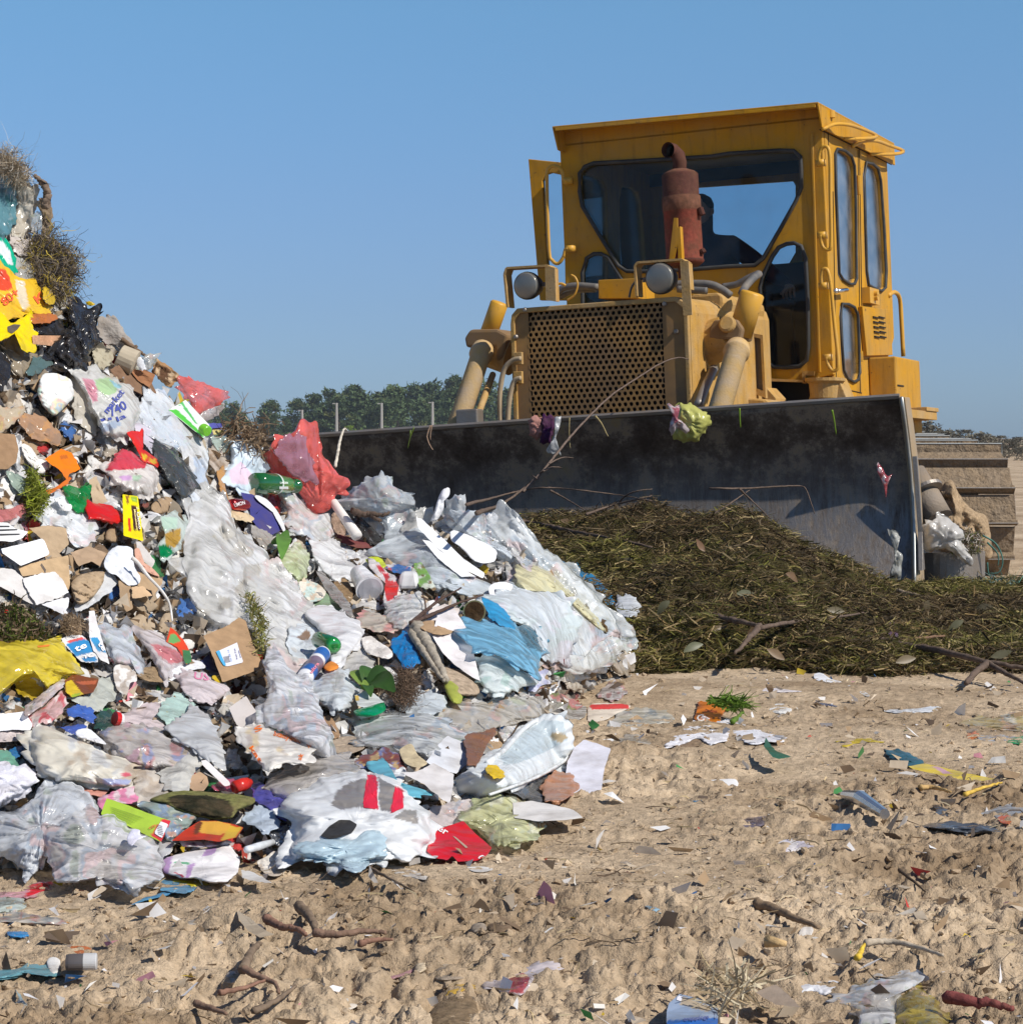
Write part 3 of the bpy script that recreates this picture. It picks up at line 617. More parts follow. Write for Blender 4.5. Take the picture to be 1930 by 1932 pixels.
# roof with its overhanging visor
zr=pl('c2',(690,65),1,-.20).z; zl=pl('c1',(615,200),1,-.20).z; xr=pl('c2',(690,65),1,-.20).x; xl=pl('c1',(617,200),1,-.2).x
yb=DEP + .12; hh = .19
rf=MB(); rf.hexa([(xl + .01,-.19,zl-hh + .0),(xr,-.19,zr-hh),(xr,yb,zr-hh),(xl,yb,zl-hh),(xl,-.20,zl),(xr,-.20,zr),(xr,yb,zr),(xl,yb,zl)])
# hollow visor: front lip and side cheeks instead of a solid face
rf=MB(); t = .012
rf.hexa([(xl,-.2,zl-t),(xr,-.2,zr-t),(xr,yb,zr-t),(xl,yb,zl-t),(xl,-.2,zl),(xr,-.2,zr),(xr,yb,zr),(xl,yb,zl)])
for (a,z,s) in ((xl,zl,1),(xr,zr,-1)):
    q=[Vector((a,-.2,z-t)),Vector((a,yb,z-t)),Vector((a-s * .0,yb,z - .17)),Vector((a-s * .0,.02,z - .17)),Vector((a,-.12,z - .16))]
    rf.plate(q,(),(s * .012,0,0))
rf.hexa([(xl + .02,-.20,zl - .035),(xr - .02,-.20,zr - .035),(xr - .02,-.188,zr - .035),(xl + .02,-.188,zl - .035),(xl + .02,-.2,zl-t),(xr - .02,-.2,zr-t),(xr - .02,-.188,zr-t),(xl + .02,-.188,zl-t)])
rf.box(xl + .02,xr - .02,0,yb,zl - .12,zl - .1)
roof=rf.build('roof', 'yellow_paint',cab,bevel=.003)
def tubeF(c,pts,y,r,name,m,par,cl=False,n=3,ycurve=None,ends=None):
    P=[tuple(p) for p in catmull([tuple(v) for v in FPl(c,pts,y)],n,cl)]
    if cl: P=P+P[:2]
    b=MB(); b.tube(P,r,8)
    for e in (ends or ()): v=pl(c,e,1,y); b.box(v.x - .03,v.x + .03,y - .01,y + .05,v.z - .022,v.z + .022)
    return b.build(name,m,par,smooth=True)
HN = 'grab_handle'
tubeF('c2',[(700,400),(695,370),(708,325),(738,312),(755,370),(758,600),(762,830),(752,880),(722,872),(708,840),(706,800)],-.09,.013,HN, 'bright_paint',cab,ends=[(700,400),(708,800)])
tubeF('c2',[(712,1080),(708,1030),(718,990),(742,995),(760,1080),(780,1290),(800,1480),(795,1540),(768,1548),(742,1510),(738,1475)],-.09,.013,HN, 'bright_paint',cab,ends=[(716,1080),(738,1475)])
tubeF('c1',[(700,500),(680,490),(668,440),(630,418),(595,440),(588,520),(600,880),(618,940),(650,958),(680,920),(690,880),(705,875)],-.09,.013,HN, 'bright_paint',cab,ends=[(700,500),(712,875)])
for pts in ([(785,210),(815,185),(850,190),(920,210),(1010,248),(975,266),(900,262)],[(945,305),(975,280),(1010,280),(1080,305),(1160,335),(1120,352),(1045,348)]):
    P=SPl('c2',pts,XR + .12); P[0].x=P[-1].x=xr - .0; P[1].x=xr + .04
    b=MB(); b.tube(catmull([tuple(p) for p in P],3,False),.013,8); b.build('roof_rail', 'bright_paint',cab,smooth=True)
P=SPl('c2',[(1078,1135),(1110,1115),(1140,1150),(1150,1280),(1160,1470)],XR + .0); b=MB(); b.tube(catmull([tuple(p) for p in P],3,False),.017,8); b.build('rear_rail', 'bright_paint',cab,smooth=True)
# lifting lug, door seams, handle, hinge
b=MB(); v=SPl('c2',[(760,130)],XR + .03)[0]; b.lathe((v.x,v.y,v.z - .03),(v.x,v.y,v.z + .02),[(0,.03),(1,.03)]); b.build('lifting_lug', 'bright_paint',cab)
def sideline(c,a,b_,x,wd,name,m,par,th=.006):
    A,B=SPl(c,[a,b_],x); mb=MB(); mb.tube([A,B],wd,4); return mb.build(name,m,par)
sm=MB()
for a,b_ in (((745,230),(748,305)),((910,330),(922,1670)),((918,330),(930,1190)),((772,560),(790,1600)),((800,1642),(930,1672)),((700,218),(1095,412))):
    A,B=SPl('c2',[a,b_],XR + .002); sm.tube([A,B],.004,4)
sm.build('door_seam', 'dark',cab)
A,B=SPl('c2',[(800,1108),(850,1103)],XR + .05); b=MB(); b.tube([A,B],.014,8); q=A.copy(); q.x=XR; b.tube([A,q],.018,10); b.build('door_handle', 'chrome',cab,smooth=True)
A,B=SPl('c2',[(930,1090),(985,1190)],XR); b=MB(); b.box(XR + .001,XR + .06,A.y,B.y,B.z,A.z); b.lathe((XR + .06,(A.y+B.y)/2,A.z - .04),(XR + .085,(A.y+B.y)/2,A.z - .04),[(0,.022),(1,.022)]); b.lathe((XR + .06,(A.y+B.y)/2,B.z + .045),(XR + .085,(A.y+B.y)/2,B.z + .045),[(0,.022),(1,.022)]); b.build('hinge', 'bright_paint',cab)
for a,b_ in (((905,470),(920,580)),((918,1440),(935,1500))):
    A,B=SPl('c2',[a,b_],XR + .015); b=MB(); b.tube([(A.x,(A.y+B.y)/2,A.z),(A.x,(A.y+B.y)/2,B.z)],.016,8); b.build('hinge', 'yellow_paint',cab)
# louvred engine cover low on the side
lv=MB(); q=SPl('c2',[(935,1192),(1088,1212),(1102,1462),(962,1466)],XR + .035); lv.plate(q,(),(-.03,0,0)); lp=dp(lv, 'louvre_panel', 'yellow_paint',bevel=.004)
sl=MB()
for k in range(5):
    for (u0,u1) in ((990,1020),(1022,1052)):
        a,b_=SPl('c2',[(u0+k*2,1248+k*27),(u1+k*2,1262+k*27)],XR + .036); sl.box(a.x,a.x + .012,a.y,b_.y,b_.z,a.z)
sl.build('louvre_slot', 'dark',lp)
# opened door on the far side of the cab
dm=MB(); dm.plate(FPl('c1',[(485,380),(700,402),(705,1160),(548,1160)],.45),[FPl('c1',[(562,500),(580,465),(610,455),(680,470),(690,1120),(600,1120)],.45)],(0,.05,0))
door=dp(dm, 'open_door', 'yellow_paint',bevel=.005)
b=MB(); b.plate(FPl('c1',[(562,500),(580,465),(610,455),(680,470),(690,1120),(600,1120)],.47),(),(0,.006,0)); b.build('pane',G_FRONT,door)
# ---- structure below the cab: floor frame, mount, dark engine bay
b=MB(); b.box(XL + .1,XR - .1,.10,DEP + .2,.55,zf - .02); dp(b, 'main_frame', 'dark')
bm_=MB()
q=FPl('c2',[(630,1730),(672,1600),(690,1580),(690,1700),(765,1695),(765,1580),(800,1585),(860,1730)],-.05); bm_.plate(q,(),(0,.22,0)); mt=dp(bm_, 'cab_mount', 'dusty_paint',bevel=.006)
b=MB(); A=pl('c2',(728,1590),1,-.02); B=pl('c2',(728,1700),1,-.02); b.lathe(A,B,[(0,.14),(.15,.14),(.3,.11),(1,.10)],20); b.build('rubber_mount', 'dusty_paint',mt,smooth=False)
b=MB(); q=FPl('c2',[(600,1550),(668,1552),(665,1575),(622,1575),(622,1620),(604,1618)],-.03); b.plate(q,(),(0,.05,0)); q=FPl('c2',[(395,1590),(610,1600),(610,1612),(395,1606)],-.06); b.plate(q,(),(0,.08,0)); dp(b, 'lower_rail', 'dusty_paint')
# side tank with its two faces, floor plates
T=FPl('c2',[(932,1478),(1116,1468),(1135,1800),(940,1800)],.95); xt=T[1].x; e2=SPl('c2',[(1250,1490)],xt)[0]
b=MB(); b.box(XR + .004,xt,.95,e2.y,T[2].z - .15,T[1].z - .0); dp(b, 'side_tank', 'yellow_paint',bevel=.012)
q=SPl('c2',[(1185,1760),(1345,1783)],xt + .12); b=MB(); b.box(xt - .3,xt + .12,q[0].y - .6,q[1].y,q[0].z - .06,q[0].z); b.box(xt - .1,xt + .13,q[1].y - .35,q[1].y + .02,q[0].z + .001,q[0].z + .03); dp(b, 'footboard', 'dusty_paint',bevel=.003)
b=MB(); b.box(xt + .001,xt + .006,.97,1.15,T[2].z + .22,T[2].z + .23); dp(b, 'tank_seam', 'dark')
# ---- hood
YH=-1.75
gl=pl('c3',(470,320),1,YH); gr=pl('c3',(1640,262),1,YH); xg0,xg1=gl.x,gr.x; zg=(gl.z+gr.z)/2 - .0; zg0=pl('c3',(560,1080),1,YH).z - .25
hd=MB(); r_ = .07
prof=[(xg0,zg0),(xg1 + .03,zg0),(xg1 + .03,zg - .09),(xg1 + .012,zg - .03),(xg1 - .045,zg + .01),(xg0 + .05,zg + .01),(xg0 + .01,zg - .03),(xg0,zg - .09)]
hole=[(xg0 + .03,zg0 + .02),(xg1 - .0,zg0 + .02),(xg1 - .0,zg - .07),(xg1 - .05,zg - .022),(xg0 + .07,zg - .022),(xg0 + .03,zg - .07)]
hd.plate([Vector((x,YH,z)) for x,z in prof],[[Vector((x,YH,z)) for x,z in hole]],(0,.04,0))
n=len(prof); V=[(x,YH + .04,z) for x,z in prof]+[(x,-.06,z + .05) for x,z in prof]
hd.add(V,[(i,(i+1) % n,n+(i+1) % n,n+i) for i in range(n)]+[tuple(range(n,2*n))])
hood=dp(hd, 'hood', 'dusty_paint',bevel=.006)
# pierced radiator guard
A=pl('c3',(606,344),1,YH + .012); Bx=pl('c3',(1484,312),1,YH + .012); Cx=pl('c3',(632,1042),1,YH + .012)
NC,NR=23,23; pitch=(Bx.x-A.x)/(NC - .6); rh=pitch * .866; zt=(A.z+Bx.z)/2 + .004; hr_=pitch * .345
gm=MB(); V=[]; F=[]
for j in range(NR+4):
    for i in range(NC):
        if i == 0 and j % 3 == 0 and j<2: continue
        cx_=A.x+i*pitch+(pitch/2 if j % 2 else 0); cz=zt-j*rh; b0=len(V)
        for k in range(12):
            a=math.pi*2*k/12+math.pi/6; hexr=pitch/2/math.cos(((k*30+30) % 60-30)*math.pi/180 if False else 0)
            # hexagon boundary: vertices at 30+60n, mids at 60n
            rr=pitch/math.sqrt(3) if k % 2 == 0 else pitch/2
            V.append((cx_+rr*math.cos(a)*1.003,YH + .012,cz+rr*math.sin(a)*1.003))
        for k in range(12):
            a=math.pi*2*k/12+math.pi/6; V.append((cx_+hr_*math.cos(a),YH + .012,cz+hr_*math.sin(a)))
        for k in range(12):
            a=math.pi*2*k/12+math.pi/6; V.append((cx_+hr_*math.cos(a),YH + .026,cz+hr_*math.sin(a)))
        for k in range(12):
            l=(k+1) % 12; F.append((b0+k,b0+l,b0+12+l,b0+12+k)); F.append((b0+12+k,b0+12+l,b0+24+l,b0+24+k))
gm.add(V,F)
x0=A.x-pitch * .3; x1=A.x+NC*pitch-pitch * .2; z1=zt+rh * .35; z0=zt-(NR+3)*rh
op=lambda L: [Vector((x,YH + .0135,z)) for x,z in L]
gm.plate(op(hole),[op([(x0,z0),(x1,z0),(x1,z1),(x0,z1)])],(0,.008,0))
mat('grille_paint',(.36,.20,.065),rough=.75,spec=.2,dirt=.8,dcol=(.17,.115,.075),dscale=3.0,var=.15)
grl=gm.build('radiator_grille', 'grille_paint',hood)
b=MB(); b.box(xg0 + .04,xg1 - .04,YH + .10,YH + .12,zg0 + .03,zg - .04); b.build('radiator_core', 'dark',hood)
b=MB(); 
for p in ((572,330),(1515,290),(510,513),(1592,477)):
    v=pl('c3',p,1,YH); b.lathe((v.x,YH + .015,v.z),(v.x,YH - .008,v.z),[(0,.016),(.7,.016),(1,.009)],10)
b.build('guard_bolts', 'steel',hood)
# mudguard shoulder and hood side tank beside the grille
b=MB(); q=[pl('c4',p,1,-1.05) for p in ((1010,350),(1230,335),(1285,365),(1292,420),(1262,560),(1250,1420),(960,1420))]; b.plate(q,(),(0,.9,0)); dp(b, 'hydraulic_tank', 'dusty_paint',bevel=.03)
b=MB(); q=[pl('c2',p,1,-.42) for p in ((240,1325),(385,1352),(402,1700),(232,1640))]; qh=[pl('c2',p,1,-.42) for p in ((262,1345),(372,1372),(386,1660),(262,1615))]; b.plate(q,[qh],(0,.04,0)); sg=dp(b, 'side_guard', 'dusty_paint')
b=MB(); b.plate([p+Vector((0,.03,0)) for p in qh],(),(0,.006,0)); b.build('guard_mesh',mat('mesh_grey',(.20,.165,.12),rough=.9,bump=.01,bscale=150.),sg)
b=MB(); q=pl('c2',(318,1350),1,-.43); q2=pl('c2',(325,1650),1,-.43); b.tube([q,q2],.012,4); b.build('guard_bar', 'dusty_paint',sg)
b=MB(); q=[pl('c2',p,1,-.60) for p in ((60,1780),(220,1695),(400,1705),(440,1740),(440,1900),(60,1900))]; b.plate(q,(),(0,.5,0)); dp(b, 'track_guard', 'dusty_paint',bevel=.02)
b=MB(); q=[pl('c2',p,1,-.3) for p in ((400,1640),(455,1700),(460,1760),(400,1760))]; b.plate(q,(),(0,.25,0)); dp(b, 'gusset', 'dusty_paint')
b=MB(); q=[pl('c1',p,1,YH + .35) for p in ((870,1048),(1090,1038),(1095,1150),(872,1150))]; b.plate(q,(),(0,.3,0)); dp(b, 'hood_box', 'yellow_paint',bevel=.006)
# exhaust: silencer, neck, slanted outlet
def ax(p,y=-.78): return pl('c1',p,1,y)
ex_=MB(); top=ax((1320,452)); bot=ax((1350,955)); R0=(ax((1423,500))-ax((1217,500))).length/2 * .94
D1=(.075,.026,.02); D2=(.17,.075,.045); D3=(.22,.05,.032)
ex_.lathe(bot,top,[(-.16,.05,D1),(-.04,.05,D1),(-.04,R0 * .75,D1),(0,R0,D3),(.02,R0*1.05,D1),(.04,R0*1.0,D3),(.56,R0 * .99,D3),(.575,R0*1.04,D2),(.72,R0*1.04,D2),(.735,R0 * .98,D1),(.97,R0 * .98,D1),(1.0,R0 * .8,D2),(1.03,R0 * .42,D2)],32)
exh=dp(ex_, 'exhaust_silencer', 'rust',smooth=False)
for p in exh.data.polygons: p.use_smooth=len(p.vertices) == 4
b=MB(); rr=R0 * .37; b.tube([ax((1318,455)),ax((1322,400)),ax((1312,362)),ax((1285,335)),ax((1255,330),-.84)],[rr,rr,rr*1.05,rr*1.05,rr*1.15],16,col=D1,cap=False); b.build('exhaust_outlet', 'rust',exh,smooth=True)
b=MB(); q=ax((1250,331),-.82); b.lathe(ax((1278,335)),ax((1262,331)),[(0,rr * .8),(1,rr * .9)],14); b.build('outlet_bore', 'dark',exh)
b=MB(); q=[ax(p,-.95) for p in ((1288,705),(1308,705),(1310,850),(1290,935),(1262,935))]; b.plate(q,(),(0,.01,0)); q=[ax(p,-.95) for p in ((1308,760),(1322,752),(1332,930),(1312,930))]; b.plate(q,(),(0,.08,0)); b.build('silencer_bracket', 'yellow_paint',exh)
b=MB()
for p,q in (((1432,650),(1445,690)),((1440,880),(1452,900))): b.tube([ax(p,-.8),ax(q,-.8)],.022,8,col=D1)
q1,q2=ax((1425,690)),ax((1435,890)); b.tube([q1,q2],.010,6,col=D2); b.build('silencer_strap', 'rust',exh)
# ---- headlights in bent flat-bar guards
def headlight(cen,rr,strap,y,tilt,side):
    b=MB(); P=[pl('c1',p,1,y) for p in strap]
    for i in range(len(P)-1):
        a,c=P[i],P[i+1]; d=(c-a).normalized(); nrm=Vector((-d.z,0,d.x)) * .007
        b.hexa([a-nrm+Vector((0,-.045,0)),c-nrm+Vector((0,-.045,0)),c+nrm+Vector((0,-.045,0)),a+nrm+Vector((0,-.045,0)),a-nrm+Vector((0,.06,0)),c-nrm+Vector((0,.06,0)),c+nrm+Vector((0,.06,0)),a+nrm+Vector((0,.06,0))])
    if side: q=[pl('c1',p,1,y - .05) for p in side]; b.plate(q,(),(0,.012,0))
    br=dp(b, 'headlight_guard', 'dusty_paint')
    c=pl('c1',cen,1,y); R_=rr * .3422/FPX*14.3; f=Vector((-.10+tilt,-1,-.05)).normalized()
    b=MB(); b.lathe(c+f * .04,c-f * .13,[(0,R_),(.12,R_*1.06),(.3,R_*1.03),(.7,R_ * .78),(1,R_ * .35)],28); h=dp(b, 'headlight', 'rubber',smooth=False)
    for p in h.data.polygons: p.use_smooth=len(p.vertices) == 4
    b=MB(); b.lathe(c+f * .050,c+f * .038,[(0,R_ * .2),(.2,R_ * .6),(.5,R_ * .9),(1,R_*1.02)],28); l=b.build('lens',mat('lens_metal',(.26,.25,.22),rough=.25,metal=.35,dirt=.5,dcol=(.35,.3,.24),dscale=8.),h,smooth=True)
    b=MB(); b.tube([c-f * .05,c+Vector((.16 if not side else -.13,0,.0))],.016,6); b.build('pivot_bolt', 'steel',h)
headlight((487,1080),74,[(385,1200),(368,1020),(380,985),(600,972),(625,985),(632,1165)],YH + .02,0.,None)
headlight((1222,1040),82,[(1095,1140),(1086,975),(1100,955),(1340,938),(1366,955),(1376,1100)],YH + .02,0.,[(1322,945),(1368,942),(1388,1240),(1340,1246)])
q=[pl('c1',p,1,YH - .03) for p in ((578,975),(632,980),(638,1165),(582,1160))]; b=MB(); b.plate(q,(),(0,.012,0)); dp(b, 'headlight_guard', 'dusty_paint')
# ---- hoses and cables
def hose(c,pts,y,r,m='hose',name='hose',y2=None):
    P=[pl(c,p,1,y+((y2-y)*i/(len(pts)-1) if y2 is not None else 0)) for i,p in enumerate(pts)]
    b=MB(); b.tube(catmull([tuple(p) for p in P],5,False),r,8); return dp(b,name,m,smooth=True)
hose('c1',[(445,1482),(400,1492),(355,1540),(333,1640),(330,1760),(335,1860)],YH - .05,.017, 'dusty_hose' if 'dusty_hose' in MATS else mat('dusty_hose',(.42,.32,.20),rough=.8,dirt=.4,dcol=(.2,.15,.1)))
hose('c1',[(445,1590),(412,1602),(390,1660),(378,1750),(372,1860)],YH - .05,.017, 'dusty_hose')
b=MB()
for y_ in (1482,1588): v=pl('c1',(437,y_),1,YH); b.box(v.x - .03,v.x + .03,YH - .03,YH - .001,v.z - .04,v.z + .04)
dp(b, 'hose_fitting', 'dusty_paint',bevel=.004)
hose('c1',[(640,1130),(680,1092),(760,1080),(870,1088)],-1.2,.024); hose('c1',[(660,1140),(740,1105),(860,1100)],-1.15,.022)
hose('c1',[(1300,1072),(1420,1068),(1500,1076),(1560,1105),(1600,1135)],-1.1,.026); hose('c1',[(1310,1098),(1400,1104),(1470,1108)],-1.15,.024)
hose('c2',[(165,1085),(240,1072),(310,1035),(362,1012)],-.5,.024); hose('c2',[(365,1015),(330,1040),(290,1085),(270,1120)],-.9,.026,y2=-1.2)
hose('c1',[(700,1160),(740,1130),(758,1075),(745,1035),(722,1020)],-1.3,.007, 'bright_paint', 'cable'); hose('c1',[(635,1075),(665,1068),(690,1078)],-1.4,.009, 'bright_paint', 'cable')
hose('c1',[(1042,1145),(1055,1090),(1085,1050),(1130,1040)],YH + .05,.007, 'hose', 'cable')
# ---- lift cylinders with trunnion yokes
def liftcyl(top,mid,low,end,r0,r1,y,yend,yoke,trun,cap):
    a,m_,e=pl(*top,1,y),pl(*mid,1,y),pl(*end,1,yend)
    d=(m_-a).normalized()
    b=MB(); b.lathe(a,m_,[(-.06,r0 * .55),(-.045,r0 * .85),(0,r0),(1,r0)],24); cy=dp(b, 'lift_cylinder', 'bright_paint')
    for p in cy.data.polygons: p.use_smooth=len(p.vertices) == 4
    s=pl(*low,1,y+(yend-y) * .2); b=MB(); b.lathe(s,e,[(-.06,r1*1.05),(-.0,r1*1.2),(.03,r1*1.2),(.035,r1),(1,r1)],24); o=b.build('cylinder_barrel',mat('dusty_barrel',(.54,.36,.15),rough=.85,spec=.15,dirt=.6,dcol=(.46,.38,.30),dscale=5.,bump=.003),cy)
    for p in o.data.polygons: p.use_smooth=len(p.vertices) == 4
    b=MB(); Q=[pl(yoke[0],p,1,y - .12) for p in yoke[1]]; b.plate(Q,(),(0,.26,0)); b.build('yoke',mat('shaded_grimy_paint',(.22,.13,.05),rough=.85,dirt=.7,dcol=(.2,.14,.09),dscale=5.),cy,bevel=.018)  # dark brown base has the yoke block's shade mixed into the paint
    A,B=[pl(trun[0],p,1,y + .02) for p in trun[1]]; b=MB(); b.lathe(A,B,[(0,trun[2]),(1,trun[2] * .9)],24); b.build('trunnion', 'dusty_paint',cy)
    if cap: A=pl(*cap,1,y - .13); b=MB(); b.lathe(A,A+Vector((0,-.03,.01)),[(0,.055),(.7,.055),(1,.042)],24); b.build('yoke_cap', 'dusty_paint',cy)
liftcyl(('c4',(1535,350)),('c4',(1430,700)),('c4',(1405,830)),('c4',(1215,1480)),.078,.070,-1.35,-2.2,('c4',[(1215,565),(1400,560),(1450,640),(1430,735),(1160,730),(1170,640)]),('c4',[(1020,830),(1330,700)],.15),('c4',(1330,608)))
liftcyl(('c1',(325,1180)),('c1',(255,1380)),('c1',(228,1450)),('c1',(70,1930)),.060,.066,-1.35,-2.2,('c1',[(165,1320),(310,1318),(372,1350),(350,1470),(310,1500),(300,1420),(140,1420),(132,1370)]),('c1',[(400,1470),(290,1440)],.13),None)
hose('c1',[(290,1570),(250,1680),(205,1800)],-1.5,.022, 'dusty_paint', 'feed_pipe',y2=-2.1)
hose('c4',[(1210,980),(1150,1110),(1080,1290)],-1.4,.03, 'steel', 'feed_pipe',y2=-1.9)
b=MB(); v=pl('c1',(175,1805),1,-2.15); b.box(v.x - .09,v.x + .06,-2.2,-2.1,v.z - .05,v.z + .05); dp(b, 'pipe_clamp', 'steel',bevel=.01)
# ---- blade (built where it stands, angled slightly against the machine)
TL,TR=Vector((-2.12,13.95,.815)),Vector((2.19,12.55,1.095)); BL,BR=Vector((-2.06,13.90,-.24)),Vector((2.26,12.50,.015))
fwd=Vector((-.309,-.951,0)); NB=60; NV=26
def bprof(v):     # forward offset of the curved mouldboard, v 0 top .. 1 bottom
    return -.17*math.sin(math.pi*min(1,v*1.02)) + .05*(1-v) - .03 + .08*v
V=[]; F=[]
for s_ in (0,-.03):
    for j in range(NV+1):
        v=j/NV
        for i in range(NB+1):
            u=i/NB; p=TL.lerp(TR,u).lerp(BL.lerp(BR,u),v)+fwd*(bprof(v)+s_); p.z += .004*math.sin(u*23) + .003*math.sin(u*61)+(.008*math.sin(u*9)*math.sin(u*37) if v < .05 else 0); p += fwd*(.008*math.sin(u*17+3)*math.sin(v*7+u*5)); V.append(p)
n1=(NB+1)*(NV+1)
for k in (0,n1):
    for j in range(NV):
        for i in range(NB):
            a=k+j*(NB+1)+i; F.append((a,a+1,a+NB+2,a+NB+1))
for i in range(NB): F.append((i,i+1,n1+i+1,n1+i)); a=NV*(NB+1)+i; F.append((a,a+1,n1+a+1,n1+a))
bl=MB(); bl.add(V,F); blade=bl.build('blade', 'blade_face',dz,smooth=True,inv=MI)
b=MB(); b.tube([TL+fwd * .02+Vector((0,0,.006)),TR+fwd * .02+Vector((0,0,.006))],.017,6); b.build('blade_lip', 'steel',blade,inv=MI)
side=Vector((.951,-.309,.06)).normalized()
def endplate(Tp,Bp,s):
    b=MB(); q=[]
    for v in np.linspace(0,1,10): q.append(Tp.lerp(Bp,v)+fwd*(bprof(v) + .05 + .0))
    back=[Tp.lerp(Bp,v)+fwd*(-.10 - .22*math.sin(math.pi*min(v + .05,1) * .9)) for v in np.linspace(1,0,8)]
    b.plate([p+side * .002*s for p in q+back],(),side * .035*s); return b
endplate(TR,BR,1).build('end_plate',mat('end_plate',(.36,.29,.21),rough=.7,metal=.2,dirt=.6,dcol=(.42,.27,.10),dscale=6.,bump=.002),blade,inv=MI,bevel=.004); endplate(TL,BL,-1).build('end_plate', 'steel',blade,inv=MI)
b=MB(); b.tube([TR.lerp(BR,v)+fwd*(bprof(v) + .055)+side * .02 for v in np.linspace(0,.98,14)],.009,8); b.build('wear_edge', 'worn_steel',blade,inv=MI,smooth=True)
b=MB(); q=[TR.lerp(BR,v)+fwd*(bprof(v) + .07)+side * .042 for v in (.31,.5,.7,.9)]+[TR.lerp(BR,v)+fwd*(-.02 + .0)+side * .042 for v in (.9,.31)]; b.plate(q,(),side * .025); b.build('side_cutter', 'steel',blade,inv=MI,bevel=.003)
b=MB()
for u in np.linspace(0,1,2): pass
q=[BL+fwd * .05,BR+fwd * .05,BR+fwd * .09+Vector((0,0,-.12)),BL+fwd * .09+Vector((0,0,-.12))]; b.plate(q,(),fwd*-.03); b.build('cutting_edge', 'steel',blade,inv=MI)
for u in (.2,.5,.8):
    b=MB()
    for v0,v1 in ((.15,.85),): P_=TL.lerp(TR,u); Q_=BL.lerp(BR,u); b.hexa([P_.lerp(Q_,v0)-fwd * .4+side*-.05,P_.lerp(Q_,v0)-fwd * .4+side * .05,P_.lerp(Q_,v0)-fwd * .26+side * .05,P_.lerp(Q_,v0)-fwd * .26+side*-.05,P_.lerp(Q_,v1)-fwd * .4+side*-.05,P_.lerp(Q_,v1)-fwd * .4+side * .05,P_.lerp(Q_,v1)-fwd * .26+side * .05,P_.lerp(Q_,v1)-fwd * .26+side*-.05])
    b.build('blade_rib', 'dusty_paint',blade,inv=MI)
# push frame end: curved trunnion drum and the angling strut behind the blade
def pw(c,p,d): return at(*pc(c,p),d)
A=pw('c6',(620,1360),13.0); rr=(pw('c6',(950,1360),13.0)-pw('c6',(300,1360),13.0)).length/2; hgt=(pw('c6',(620,1360),13.0)-pw('c6',(620,1665),13.0)).length
b=MB(); V=[]; F=[]; n=36
for s_ in (0,-.02):
    for z in (0,-hgt * .5,-hgt):
        for i in range(n): g=2*math.pi*i/n; V.append((A.x+(rr+s_)*math.cos(g),A.y + .10+(rr+s_)*math.sin(g),A.z+z))
for k in (0,3*n):
    for j in range(2):
        for i in range(n): a=k+j*n+i; l=k+j*n+(i+1) % n; F.append((a,l,l+n,a+n))
F += [(i,(i+1) % n,3*n+(i+1) % n,3*n+i) for i in range(n)]+[(2*n+i,2*n+(i+1) % n,5*n+(i+1) % n,5*n+i) for i in range(n)]
b.add(V,F); b.lathe((A.x,A.y + .1,A.z - .05),(A.x,A.y + .1,A.z - .09),[(0,rr - .03),(1,rr - .03)],24); dp(b, 'push_frame_drum', 'steel',inv=MI)
A=pw('c6',(300,700),13.1); B=pw('c6',(520,1080),12.95); b=MB(); b.lathe(A,B,[(0,.085),(.5,.085),(.52,.09),(1,.088)],28); o=dp(b, 'angling_strut',mat('dull_steel',(.24,.20,.16),rough=.75,dirt=.6,dcol=(.3,.22,.14),dscale=7.,bump=.004),inv=MI)
for p in o.data.polygons: p.use_smooth=len(p.vertices) == 4
b=MB(); b.lathe(pw('c6',(420,820),13.0)+Vector((0,0,0)),pw('c6',(432,845),12.99),[(0,.0955),(1,.0955)],28); b.build('strut_band', 'steel',o,inv=MI)
